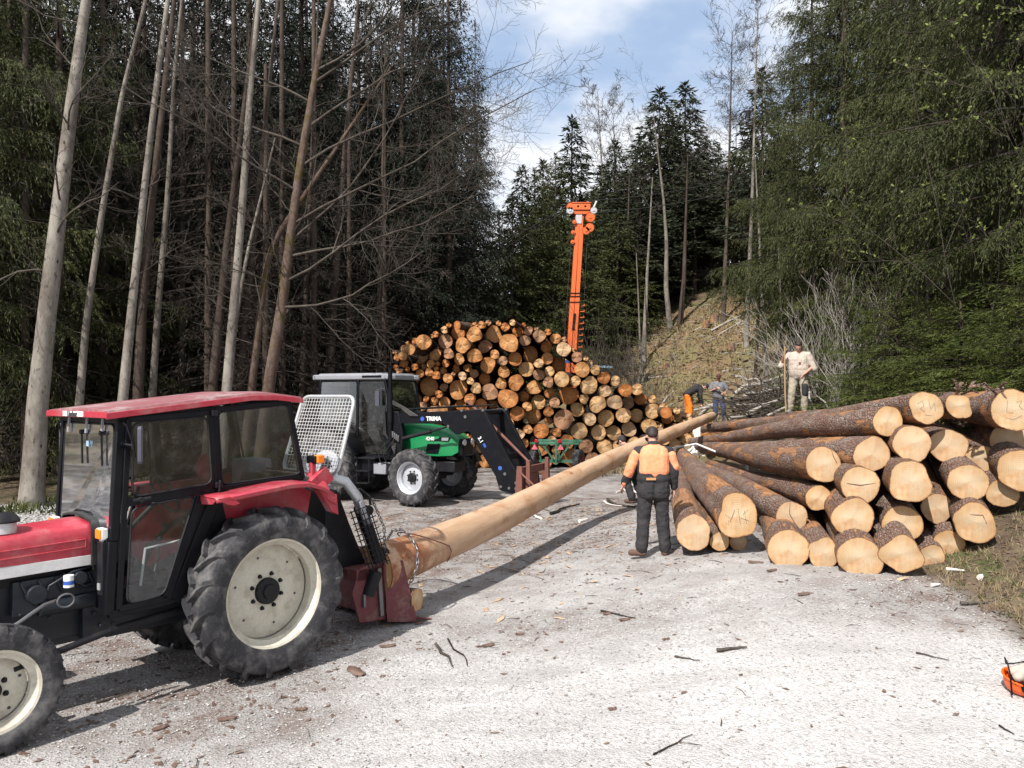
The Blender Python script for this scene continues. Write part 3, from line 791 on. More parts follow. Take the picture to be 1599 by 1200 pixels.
spruce_px('mid_a', 965, 45, 330, 'dark green spruce behind the brushwood stems', gc, s=1.0)
spruce_px('mid_a', 780, 46, 330, 'spruce in the dark notch left of the green ones', gc, s=1.1)
spruce_px('mid_a', 850, 48, 285, 'spruce filling the gap behind the olive green one', gc, s=1.1)
spruce_px('far_b', 1000, 47, 320, 'shaded spruce crown over the white dead stem', gc, s=1.0)
spruce_px('far_b', 1085, 49, 255, 'shaded spruce crown between the bent trunk and the larch', gc, s=1.0)
spruce_px('far_b', 1125, 50, 290, 'shaded spruce crown behind the larch trunk', gc, s=1.0)
gq = 'spruces shading the upper edge of the hillside'
for px, d, ap, lab in ((1015, 49, 330, 'shady spruce at the upper left corner of the hillside'), (1050, 51, 300, 'shady spruce behind the bent pale trunk'), (1085, 53, 300, 'shady spruce left of the larch foot'), (1112, 50, 320, 'shady spruce at the larch foot'),
                       (1150, 50, 250, 'shady spruce right of the larch foot'), (1178, 46, 260, 'shady spruce above the bare trunks by the brush heap'), (1205, 44, 230, 'shady spruce at the upper right corner of the hillside')):
    spruce_px('far_b', px, d, ap, lab, gq, s=1.0)
gs = 'spruces on the skyline of the slope'
spruce_px('far_b', 1030, 52, 140, 'left one of the two tallest pointed spruces on the skyline', gs, s=1.15)
spruce_px('far_b', 1070, 54, 132, 'right one of the two tallest pointed spruces on the skyline', gs, s=1.15)
spruce_px('far_b', 1000, 55, 215, 'shorter spruce at the left foot of the skyline pair', gs, s=1.0)
spruce_px('far_b', 1100, 56, 225, 'spruce just right of the skyline pair', gs, s=1.0)
spruce_px('far_b', 1045, 62, 200, 'spruce standing in the gap behind the skyline pair', gs, s=1.0)
spruce_px('far_b', 1145, 58, 240, 'spruce half hidden by the leafless larch', gs, s=1.0)
spruce_px('far_b', 975, 50, 270, 'dark crowned spruce above the pale double trunk', gs, s=1.0)
spruce_px('far_a', 815, 56, 262, 'far spruce tip at the left foot of the open sky', gs, s=1.0)
spruce_px('far_a', 848, 58, 252, 'far spruce tip left of the lone sharp one', gs, s=1.0)
gd = 'dark spruces behind the log pile'
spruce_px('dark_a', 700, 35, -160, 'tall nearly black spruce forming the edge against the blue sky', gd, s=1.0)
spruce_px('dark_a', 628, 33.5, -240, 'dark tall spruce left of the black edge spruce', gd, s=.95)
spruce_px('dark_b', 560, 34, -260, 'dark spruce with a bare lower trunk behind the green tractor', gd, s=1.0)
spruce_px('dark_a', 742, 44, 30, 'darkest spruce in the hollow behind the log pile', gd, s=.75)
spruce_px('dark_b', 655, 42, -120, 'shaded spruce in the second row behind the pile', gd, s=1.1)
gl = 'dark spruces of the left wood'
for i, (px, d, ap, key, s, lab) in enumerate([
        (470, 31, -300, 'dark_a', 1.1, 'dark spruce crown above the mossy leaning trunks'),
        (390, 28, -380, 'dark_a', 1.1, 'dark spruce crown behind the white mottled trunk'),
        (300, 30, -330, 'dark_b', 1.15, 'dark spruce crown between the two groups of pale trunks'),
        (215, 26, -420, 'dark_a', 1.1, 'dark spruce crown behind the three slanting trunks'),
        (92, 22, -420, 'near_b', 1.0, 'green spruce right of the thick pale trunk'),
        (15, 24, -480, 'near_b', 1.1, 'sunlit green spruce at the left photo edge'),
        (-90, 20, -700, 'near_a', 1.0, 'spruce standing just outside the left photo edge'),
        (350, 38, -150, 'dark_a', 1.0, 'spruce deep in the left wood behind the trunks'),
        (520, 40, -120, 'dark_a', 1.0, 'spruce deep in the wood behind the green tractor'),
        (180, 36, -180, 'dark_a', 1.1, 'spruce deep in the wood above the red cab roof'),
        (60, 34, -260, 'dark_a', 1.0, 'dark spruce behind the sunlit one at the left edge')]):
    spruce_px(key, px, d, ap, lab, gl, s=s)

# the deep wood beyond the trees that can be told apart: one mass
def wood_mass(name, pts, crown, trunk, seed, smin=.85, smax=1.2):
    me = bpy.data.meshes.new(name); me.from_pydata([tuple(p) for p in pts], [], [])
    o = bpy.data.objects.new(name, me); C.objects.link(o); tag(o, kind='stuff')
    ng = bpy.data.node_groups.new(name, 'GeometryNodeTree')
    ng.interface.new_socket('Geometry', in_out='INPUT', socket_type='NodeSocketGeometry')
    ng.interface.new_socket('Geometry', in_out='OUTPUT', socket_type='NodeSocketGeometry')
    N = ng.nodes; Lk = ng.links
    gi, go = N.new('NodeGroupInput'), N.new('NodeGroupOutput'); j = N.new('GeometryNodeJoinGeometry')
    for ob in (crown, trunk):
        oi = N.new('GeometryNodeObjectInfo'); oi.inputs['Object'].default_value = ob; oi.transform_space = 'ORIGINAL'; oi.inputs['As Instance'].default_value = False
        Lk.new(oi.outputs['Geometry'], j.inputs[0])
    iop = N.new('GeometryNodeInstanceOnPoints'); rv = N.new('FunctionNodeRandomValue'); rv.data_type = 'FLOAT_VECTOR'
    rv.inputs[1].default_value = (.03, .03, 6.28); rv.inputs['Seed'].default_value = seed
    rs = N.new('FunctionNodeRandomValue'); rs.inputs[2].default_value = smin; rs.inputs[3].default_value = smax; rs.inputs['Seed'].default_value = seed + 1
    Lk.new(gi.outputs[0], iop.inputs['Points']); Lk.new(j.outputs[0], iop.inputs['Instance']); Lk.new(rv.outputs[0], iop.inputs['Rotation']); Lk.new(rs.outputs[1], iop.inputs['Scale'])
    Lk.new(iop.outputs[0], go.inputs[0])
    md = o.modifiers.new('instances', 'NODES'); md.node_group = ng
    return o
def pick(key):
    ch = {c.name.split('.')[0]: c for c in variants[key]['root'].children}; return ch['crown'], ch['trunk']
rr = np.random.default_rng(5)
def field(n, xs, ys, cond=lambda x, y: True):
    out = []
    while len(out) < n:
        x, y = rr.uniform(*xs), rr.uniform(*ys)
        if cond(x, y) and all((x - a) ** 2 + (y - b) ** 2 > 5 for a, b, _ in out): out.append((x, y, gz(x, y) - .1))
    return out
wood_mass('left_wood', field(120, (-60, -3), (37, 75), lambda x, y: x < -1 - .08 * (y - 38)), *pick('dark_a'), 3)
wood_mass('left_wood_edge', field(46, (-60, -17), (24, 60), lambda x, y: x < -.62 * y), *pick('dark_a'), 4)
wood_mass('wood_on_the_slope', field(120, (-2, 60), (59, 100)), *pick('far_a'), 7, .40, .62)
wood_mass('right_wood', field(60, (14, 50), (24, 60), lambda x, y: x > .42 * y + 3), *pick('near_b'), 9)
wood_mass('unseen_shade_wood', [(x, y, gz(x, y)) for x, y in ((-24, 1), (-28, 13), (-29, 3), (-20, -5), (-32, 8), (18, 8), (19, 13), (22, 3))], *pick('dark_b'), 12)  # unseen trees beside the camera; left ones added to shade the left wood

# ---- single trunks of the left wood: paths read off the photograph at their own distances
def px_path(lst, d, dy=0):
    """photo points bottom to top, all at distance d (dy: metres nearer or farther at the top)"""
    k = len(lst); return [np.array(W(px, py, d + dy * i / max(1, k - 1))) for i, (px, py) in enumerate(lst)]
def wood_tree(name, lst, d, wpx, label, group, mat, top=None, nl=12, ll=2.0, seed=0, dy=0, twig='twig', cat='tree', low=.25, levels=2, limb_r=.17, wtop=None, kids=(5, 5, 4), extra=None, updir=.25, minr=.003):
    if top is None: top = 9.5 if d > 27 and px_path(lst, d)[0][0] > 0 else 16
    P = px_path(lst, d, dy); x0, y0 = P[0][0], P[0][1]; z0 = gz(x0, y0)
    if P[0][2] > z0 + .2:
        e = (P[1] - P[0]) / np.linalg.norm(P[1] - P[0]); P = [P[0] - e * (P[0][2] - z0) / max(.3, e[2])] + P
    base = P[0].copy(); base[2] = gz(base[0], base[1]); P[0] = base - np.array([0, 0, .3])
    if P[-1][2] < top + z0:
        e = (P[-1] - P[-2]); e /= np.linalg.norm(e); P.append(P[-1] + e * (top + z0 - P[-1][2]) / max(.4, e[2]))
    P = [p - base for p in P]
    root = empty(name, base); tag(root, label, cat, group)
    r0 = wpx / 1230 * d / 2 * .86
    V, F, pp, rad = trunk_arrays(P, r0, (.018 if d > 27 else max(.02, r0 * .18)) if wtop is None else wtop, 14, seed, .07)
    np_obj('trunk', V, F, M[mat], root, smooth=True)
    r_ = np.random.default_rng(seed + 100); out = []
    for j in range(nl):
        t = low + (1 - low) * (j + r_.uniform(0, 1)) / nl; i = min(int(t * len(pp)), len(pp) - 2)
        a = r_.uniform(0, 2 * PI); l = ll * r_.uniform(.5, 1.3) * (1.2 - .7 * t)
        grow(pp[i], (math.cos(a), math.sin(a), updir + r_.uniform(-.2, .4)), l, max(.008, rad[i] * limb_r), levels, out, r_, trop=.05, kids=kids, minr=minr)
    if extra:
        for (s0, d0, l0, rr0) in extra: grow(s0 - base, d0, l0, rr0, 3, out, r_, trop=.02, kids=kids, wig=.10, minr=minr)
    if out: tag(tubes_obj('branches', out, M[twig], root), kind='stuff')
    return root
gt = 'trunks at the edge of the left wood'
wood_tree('alder_tree', [(48, 790), (58, 640), (75, 480), (98, 280), (118, 120), (132, 20)], 17.8, 42, 'thick pale leafless trunk rising left of the red tractor', gt, 'bark_pale', seed=1, ll=2.6, nl=13)
wood_tree('alder_tree', [(118, 700), (135, 500), (158, 340), (190, 150), (215, 50)], 19.5, 17, 'thin crooked grey trunk just right of the thick pale one', gt, 'bark_pale', seed=2, nl=12)
wood_tree('alder_tree', [(190, 640), (207, 470), (225, 300), (246, 120), (262, 0)], 18.6, 21, 'slanting pale trunk that meets the front of the red cab roof', gt, 'bark_pale', seed=3, nl=14)
wood_tree('alder_tree', [(214, 650), (222, 480), (235, 340), (247, 230)], 20.5, 23, 'brownish straight trunk close behind the slanting pale one', gt, 'bark_brown', twig='twig_dark', seed=4, nl=8)
wood_tree('alder_tree', [(236, 650), (247, 480), (262, 300), (272, 120), (284, 0)], 21.5, 16, 'grey lichen flecked trunk, third of the slanting group', gt, 'bark_pale', seed=5, nl=14)
wood_tree('alder_tree', [(290, 660), (297, 520), (306, 425)], 26, 8, 'very thin white stem standing alone between the trunk groups', gt, 'bark_pale', seed=6, nl=4, top=7, ll=1)
wood_tree('alder_tree', [(327, 660), (340, 520), (354, 380), (368, 270)], 21, 20, 'brownish trunk left of the white mottled one over the cab', gt, 'bark_brown', twig='twig_dark', seed=7, nl=9)
wood_tree('alder_tree', [(350, 660), (366, 470), (380, 300), (390, 150), (404, 0)], 19, 22, 'white mottled straight trunk above the cab side window', gt, 'bark_pale', seed=8, nl=15)
wood_tree('alder_tree', [(345, 660), (362, 540), (385, 400), (402, 330)], 19.8, 13, 'slim pale stem crossing in front of the mottled trunk', gt, 'bark_pale', seed=9, nl=7, top=9)
wood_tree('alder_tree', [(385, 680), (398, 560), (412, 440), (425, 380), (452, 340)], 20.3, 20, 'mossy reddish trunk bending right above the cab', gt, 'bark_moss', seed=10, nl=9, top=11)
wood_tree('bare_spruce', [(512, 640), (520, 480), (530, 330), (538, 240)], 27, 21, 'straight brown spruce trunk left of the green tractor cab roof', gt, 'bark_brown', twig='twig_dark', seed=12, nl=14, low=.15, levels=1, ll=1.6)
wood_tree('bare_spruce', [(368, 660), (384, 500), (396, 380)], 23, 18, 'brown trunk hidden partly behind the mottled one', gt, 'bark_brown', twig='twig_dark', seed=13, nl=8, levels=1)
wood_tree('bare_spruce', [(162, 690), (170, 520), (180, 360)], 25, 10, 'dim thin trunk in the shade behind the slanting group', gt, 'bark_brown', twig='twig_dark', seed=14, nl=10, levels=1)
wood_tree('bare_spruce', [(262, 690), (264, 560), (268, 400)], 27, 12, 'shaded trunk in the gap left of the thin white stem', gt, 'bark_brown', twig='twig_dark', seed=15, nl=10, levels=1)
wood_tree('bare_spruce', [(470, 690), (474, 540), (480, 400)], 26, 13, 'shaded trunk over the left end of the green tractor roof', gt, 'bark_brown', twig='twig_dark', seed=16, nl=10, levels=1)
wood_tree('bare_spruce', [(30, 760), (36, 600), (44, 420)], 23, 13, 'dim trunk in the shade left of the thick pale one', gt, 'bark_brown', twig='twig_dark', seed=17, nl=12, levels=1)
wood_tree('bare_spruce', [(590, 640), (592, 520), (595, 380)], 30, 13, 'black shaded trunk at the left end of the log pile', gt, 'bark_brown', twig='twig_dark', seed=18, nl=9, levels=1)
wood_tree('bare_spruce', [(668, 560), (670, 440), (672, 330)], 34, 14, 'dim trunk standing over the left part of the log pile', gt, 'bark_brown', twig='twig_dark', seed=19, nl=9, levels=1)
# the big leafless tree that reaches right across the sky
bp_ = [(408, 700), (420, 600), (440, 480), (452, 380), (470, 250), (492, 120), (520, -20)]
ex = []
for (px, py, dx, dz, L_) in [(445, 440, 1, .30, 7.6), (458, 350, 1, .45, 8.5), (455, 400, 1, .12, 6.8), (470, 260, 1, .55, 8.2), (480, 200, 1, .9, 6.5), (440, 480, 1, .05, 5.2),
                             (465, 300, -1, .35, 5.5), (476, 230, -1, .5, 6.0), (450, 380, .9, .75, 7.0), (490, 130, .9, .35, 6.6), (485, 160, -.8, .6, 5), (495, 110, 1, .15, 6.5)]:
    p = np.array(W(px, py, 19)); ex.append((p, (dx, rr.uniform(-.5, .35), dz), L_ * .78, .034))
wood_tree('maple_tree', bp_, 19, 27, 'big leafless mossy tree whose twigs reach right across the sky', 'leafless trees of the left wood', 'bark_moss', seed=21, nl=14, ll=3, extra=ex, kids=(7, 7, 7), top=15, updir=.5)
# dry drooping lower twigs of the dark spruces
def dry_spruce(px, d, H, label, seed):
    x = (px - 799.5) / 1230 * d; root = empty('dead_spruce', (x, d, gz(x, d))); tag(root, label, 'spruce tree', 'half dead spruces in the left wood')
    K, pts, rad = spruce_arrays(H, 2.6, 1.0, seed, nb=5, whorl=.5, sec=.20, ter=.12, tl=.15, tw=.013, hang=1.1, secl=.30, top_pow=.25, up_top=0, dead=True)
    np_obj('dry_twigs', K.reshape(-1, 3), np.arange(len(K) * 4).reshape(-1, 4), M['needles_dead'], root)['kind'] = 'stuff'
    V, F = tubes_uniform(pts, rad * .8, 3); np_obj('limbs', V, F, M['twig_dark'], root)['kind'] = 'stuff'
    V, F, P, r_ = trunk_arrays([(0, 0, -.5), (0, 0, H + 4)], .13, .06, 8, seed, .04); np_obj('trunk', V, F, M['bark_brown'], root, smooth=True)
for a in [(95, 23, 9, 'half dead spruce with brown hanging twigs left of the slanting trunks', 1), (285, 25, 11, 'half dead spruce with brown twigs behind the thin white stem', 2),
          (440, 24.5, 11, 'half dead spruce with reddish dry twigs behind the mossy tree', 3), (545, 28.5, 8, 'half dead spruce with dry twigs above the green tractor roof', 4), (-10, 21, 6, 'half dead spruce low at the left photo edge', 5), (365, 24, 12, 'half dead spruce with dry twigs behind the mottled trunk', 6),
          (160, 23.5, 12, 'half dead spruce between the thick pale trunk and the slanting group', 7), (325, 22.5, 12, 'nearer half dead spruce hung with grey twigs over the cab', 8), (490, 26, 12, 'half dead spruce beside the straight brown trunk', 9), (600, 31, 10, 'half dead spruce over the left end of the log pile', 10), (225, 26, 13, 'tall half dead spruce behind the slanting group', 11), (40, 20.5, 10, 'half dead spruce behind the thick pale trunk', 12), (415, 23, 8, 'low half dead spruce by the mossy tree foot', 13)]:
    dry_spruce(*a)

# ---- trunks and leafless trees of the slope
g2 = 'bare lower trunks on the slope'
wood_tree('bare_spruce', [(1006, 535), (1010, 440), (1016, 330)], 40, 10, 'pale grey trunk right one of the close pair above the hillside', g2, 'bark_pale', seed=31, nl=8, low=.5)
wood_tree('bare_spruce', [(999, 528), (997, 470), (994, 405)], 39, 5, 'thin white dead stem, left one of the close pair', g2, 'bark_pale', seed=32, nl=2, top=6, ll=.6)
wood_tree('maple_tree', [(1047, 518), (1040, 450), (1041, 380), (1036, 310), (1030, 260)], 44, 11, 'slightly bent pale trunk with a spreading leafless crown', g2, 'bark_pale', seed=33, nl=16, low=.5, ll=5.5, levels=3, top=12, updir=.6, twig='twig')
wood_tree('bare_spruce', [(1061, 520), (1068, 440), (1071, 340)], 44, 11, 'straight trunk right of the bent pale one', g2, 'bark_brown', twig='twig_dark', seed=34, nl=6, low=.6)
wood_tree('larch_tree', [(1129, 502), (1133, 400), (1138, 280), (1142, 120), (1143, 70)], 42, 9, 'slim tall leafless larch against the bright sky', g2, 'bark_brown', seed=35, nl=52, low=.42, ll=2.6, levels=2, top=15.5, updir=.1, kids=(6, 6), twig='twig', minr=.006)
wood_tree('bare_spruce', [(1146, 495), (1147, 400), (1148, 330)], 46, 9, 'reddish trunk right of the larch', g2, 'bark_brown', twig='twig_dark', seed=36, nl=6, low=.6)
wood_tree('ash_tree', [(1165, 552), (1168, 460), (1173, 360), (1178, 200), (1182, 60)], 37, 10, 'grey trunk with a wide leafless crown at the right edge of the sky', g2, 'bark_pale', seed=37, nl=24, low=.5, ll=5.0, levels=3, top=16, updir=.9, twig='twig', minr=.006)
wood_tree('bare_spruce', [(1197, 600), (1192, 500), (1188, 420)], 30, 11, 'pale trunk nearest to the brush heap, right of two', g2, 'bark_pale', seed=38, nl=6, low=.5)
wood_tree('bare_spruce', [(1180, 575), (1184, 500), (1186, 430)], 33, 7, 'thin trunk close left of the pale one by the brush heap', g2, 'bark_brown', twig='twig_dark', seed=39, nl=5, low=.5)
wood_tree('bare_spruce', [(1222, 590), (1221, 520), (1219, 470)], 27, 6, 'thin whitish stem behind the man in the beige sweatshirt', g2, 'bark_pale', seed=40, nl=5, top=6, low=.5)
for i, (px, py, d, w, lab) in enumerate([(1083, 470, 56, 6, 'thin trunk between the straight one and the larch'), (1097, 468, 58, 7, 'dim trunk left of the larch'), (1110, 462, 60, 6, 'dim thin trunk close left of the larch'),
                                         (1022, 500, 52, 8, 'dim trunk between the close pair and the bent one'), (975, 520, 48, 8, 'dim trunk left of the thin white dead stem'), (955, 525, 50, 7, 'dim trunk above the grey brushwood'),
                                         (1155, 480, 52, 8, 'dim trunk deep in the shade right of the larch'), (1210, 500, 44, 8, 'dim trunk in the shade right of the brush heap'), (1240, 500, 40, 8, 'dim trunk above the beige man')]):
    wood_tree('bare_spruce', [(px, py), (px + 3, py - 60), (px + 5, py - 140)], d, w, lab, g2, 'bark_brown', twig='twig_dark', seed=50 + i, nl=8, low=.35, levels=1)
for i, (px, d, lab) in enumerate([(940, 57, 'leafless grey crown between the spruce tips left'), (962, 60, 'leafless grey crown between the spruce tips right')]):
    wood_tree('birch_tree', [(px, 420), (px + 2, 300), (px - 2, 230)], d, 8, lab, 'leafless crowns on the skyline', 'bark_pale', seed=70 + i, nl=22, low=.4, ll=4.2, levels=3, top=15.5 - i, updir=.8, minr=.008)

# ---- leafless shrubs
def shrub(px, py, d, h, n, label, seed, mat='twig', spread=.35, group='leafless shrubs', r=.014, levels=2, cat='shrub'):
    p = W(px, py, d); x, y = p.x, p.y; root = empty('leafless_shrub', (x, y, gz(x, y) - .05)); tag(root, label, cat, group)
    r_ = np.random.default_rng(seed); out = []
    for i in range(n):
        a = r_.uniform(0, 2 * PI); t = abs(r_.normal(0, spread))
        grow((r_.normal(0, .25), r_.normal(0, .25), 0), (math.cos(a) * t, math.sin(a) * t, 1), h * r_.uniform(.55, 1.1), r * r_.uniform(.6, 1.3), levels, out, r_, spread=.5, trop=.05, wig=.08, kids=(5, 5), minr=.004)
    tag(tubes_obj('stems', out, M[mat], root, 5, 3), kind='stuff'); return root
shrub(945, 600, 31, 4.6, 14, 'grey brushwood of upright stems right of the mast foot', 1)
shrub(975, 600, 30, 4.2, 16, 'dense grey brushwood at the left foot of the hillside', 2)
shrub(1000, 590, 32, 3.6, 12, 'spreading brown brushwood under the pale trunk pair', 3)
shrub(915, 590, 33, 4.4, 10, 'grey brushwood close right of the mast', 4)
shrub(1290, 640, 20.5, 3.3, 12, 'pale leafless shrub right of the man in beige', 5, 'twig_pale', .4, r=.02)
shrub(1330, 640, 19.5, 3.0, 12, 'tangled grey shrub above the long top log', 6, 'twig_pale', .45, r=.018)
shrub(1255, 630, 22, 3.4, 8, 'thin white shrub behind the man in beige', 7, 'twig_pale', .3)
shrub(1210, 640, 24, 2.2, 9, 'low bare shrub rising from the brush heap', 8, 'twig_pale', .5)
shrub(958, 640, 29, 3.0, 3, 'single thin pale sapling behind the end of the log pile', 9, 'twig_pale', .15)
shrub(1440, 600, 17, 3.8, 8, 'leafless shrub among the young spruces', 10, 'twig', .5)
# a hazel just coming into leaf by the right edge
def leafy(px, py, d, h, label, seed, nstem=6):
    p = W(px, py, d); root = empty('hazel_shrub', (p.x, p.y, gz(p.x, p.y))); tag(root, label, 'shrub', 'shrubs coming into leaf')
    r_ = np.random.default_rng(seed); out = []
    for i in range(nstem):
        a = r_.uniform(0, 2 * PI); grow((0, 0, 0), (math.cos(a) * .35 - .15, math.sin(a) * .3, 1), h * r_.uniform(.7, 1.1), .013, 3, out, r_, spread=.6, trop=.03, wig=.08, kids=(4, 4, 4), minr=.004)
    tag(tubes_obj('stems', out, M['twig'], root, 5, 3), kind='stuff')
    tips = np.array([p[-1] for p, r, l in out if l == 0] + [p[3] for p, r, l in out if l == 0]); tips = tips[tips[:, 2] > h * .25]
    T = np.repeat(tips, 3, 0); K = kites(T, r_.normal(0, 1, (len(T), 3)) + [0, 0, .4], .075 * r_.uniform(.5, 1.2, len(T)), .045 + 0 * T[:, 0], r_)
    np_obj('leaves', K.reshape(-1, 3), np.arange(len(K) * 4).reshape(-1, 4), M['leaf_bud'], root)['kind'] = 'stuff'
leafy(1545, 640, 14.8, 7.5, 'tall hazel with small pale green leaves at the right edge', 1, 4)
leafy(1445, 640, 18, 4.6, 'low hazel coming into leaf before the dark right spruces', 2, 3)
# ------------------------------------------------------------------ logs
def log_arrays(path, r0, r1, n=44, m=60, bendk=1.0, knot=.012, seed=0, irr=.06, bark=.006, flare=.0, squarish=0, cap_rings=9, flat=None):
    """path: world points from the sawn front end to the tail. returns V,F of the mantle and V,F,rim of the front cap, in local coordinates with the origin in the cap centre and local Y running along the log"""
    path = np.asarray(path, float); seg = np.linalg.norm(np.diff(path, axis=0), axis=1); s = np.concatenate([[0], np.cumsum(seg)]); Lg = s[-1]
    u = np.concatenate([np.linspace(0, min(1.2, Lg * .3), m // 3, endpoint=False), np.linspace(min(1.2, Lg * .3), Lg, m - m // 3)])
    r = np.random.default_rng(seed); th = np.linspace(0, 2 * PI, n, endpoint=False)
    ph = r.uniform(0, 6.28, 5); am = irr * np.array([.9, .6, .35, .25, .2]) * r.uniform(.4, 1.3, 5)
    shape = 1 + sum(am[k] * np.sin((k + 2) * th + ph[k]) for k in range(5))
    if squarish: shape *= 1 - squarish * np.abs(np.cos(2 * (th + ph[0]))) ** 2
    rad = (r0 + (r1 - r0) * (u / Lg) ** .85)[:, None] * (1 + (shape[None] - 1) * np.exp(-u / 2.5)[:, None] * 1.0 + (shape[None] - 1) * .35)
    rad = rad * (1 + flare * np.exp(-u / .5))[:, None]
    bend = bendk * np.stack([.05 * np.sin(u * .5 + ph[1]), .04 * np.sin(u * .37 + ph[2])], -1) * np.clip(u / 3, 0, 1)[:, None]
    rough = bark * (fbm(th[None] * r0 * 22 + seed, u[:, None] * 7, seed, 4, 1.0) + .8 * fbm(th[None] * r0 * 60, u[:, None] * 22, seed + 1, 3, 1.0))
    knots = np.zeros_like(rad)
    for _ in range(int(Lg * 1.2)):
        ku, kt = r.uniform(.3, Lg), r.uniform(0, 6.28); dth = np.angle(np.exp(1j * (th - kt)))
        knots += knot * np.exp(-((u[:, None] - ku) ** 2 / .0025 + (dth[None] * r0) ** 2 / .002))
    R_ = rad + rough + knots
    V = np.stack([R_ * np.cos(th)[None] + bend[:, :1], np.broadcast_to(u[:, None], R_.shape), R_ * np.sin(th)[None] + bend[:, 1:]], -1)
    V[:, :, 0] -= bend[0, 0]; V[:, :, 2] -= bend[0, 1]
    V[0, :, 1] += .008 * np.sin(3 * th + ph[0]); i = np.arange(m - 1)[:, None] * n; j = np.arange(n)[None]; j2 = (j + 1) % n
    F = np.stack([i + j, i + j2, i + n + j2, i + n + j], -1).reshape(-1, 4)
    tail = (m - 1) * n; Vm = V.reshape(-1, 3)
    # caps as grids of rings
    rings = np.linspace(0, 1, cap_rings + 1)
    rim0 = V[0] * np.array([.995, 1, .995]); cen = rim0.mean(0); 
    CV = cen[None, None] + (rim0[None] - cen) * rings[:, None, None]
    CV[:, :, 1] = rim0[None, :, 1] * rings[:, None] + .004 * fbm(CV[:, :, 0] * 18, CV[:, :, 2] * 18, seed + 3, 3) - .003
    rim = np.repeat(rings, n); k = cap_rings
    i = np.arange(k)[:, None] * n
    CF = np.stack([i + j, i + n + j, i + n + j2, i + j2], -1).reshape(-1, 4)
    tl = V[-1]; tc = tl.mean(0); TV = tc[None, None] + (tl[None] - tc) * np.array([0, .5, 1.0])[:, None, None]
    return Vm, F, CV.reshape(-1, 3), CF, rim, TV.reshape(-1, 3)
def frame_y(d):
    d = Vector(d).normalized(); up = Vector((0, 0, 1)); x = d.cross(up).normalized(); z = x.cross(d); return Matrix((x, d, z)).transposed()
def make_log(name, front, tail, r0, r1, label, group, mat='bark_log', cut='cut_near', seed=0, cat='log', end_turn=0, **kw):
    front = Vector(front); tail = Vector(tail); d = tail - front
    V, F, CV, CF, rim, TV = log_arrays([(0, 0, 0), (0, d.length, 0)], r0, r1, seed=seed, **kw)
    n = kw.get('n', 44); m = kw.get('m', 60)
    root = np_obj(name, V, F, M[mat], smooth=True)
    root.matrix_world = Matrix.Translation(front) @ frame_y(d).to_4x4()
    c = np_obj('cut_end', CV, CF, M[cut], root, smooth=True, attrs={'rim': rim})
    j = np.arange(n); j2 = (j + 1) % n
    TF = np.concatenate([np.stack([k * n + j, k * n + j2, (k + 1) * n + j2, (k + 1) * n + j], -1) for k in (0, 1)])
    t = np_obj('cut_end', TV, TF, M[cut], root, attrs={'rim': np.repeat([0, .5, 1.0], n)})
    tag(root, label, cat, group); return root

G1 = 'big sawn logs of the front stack'
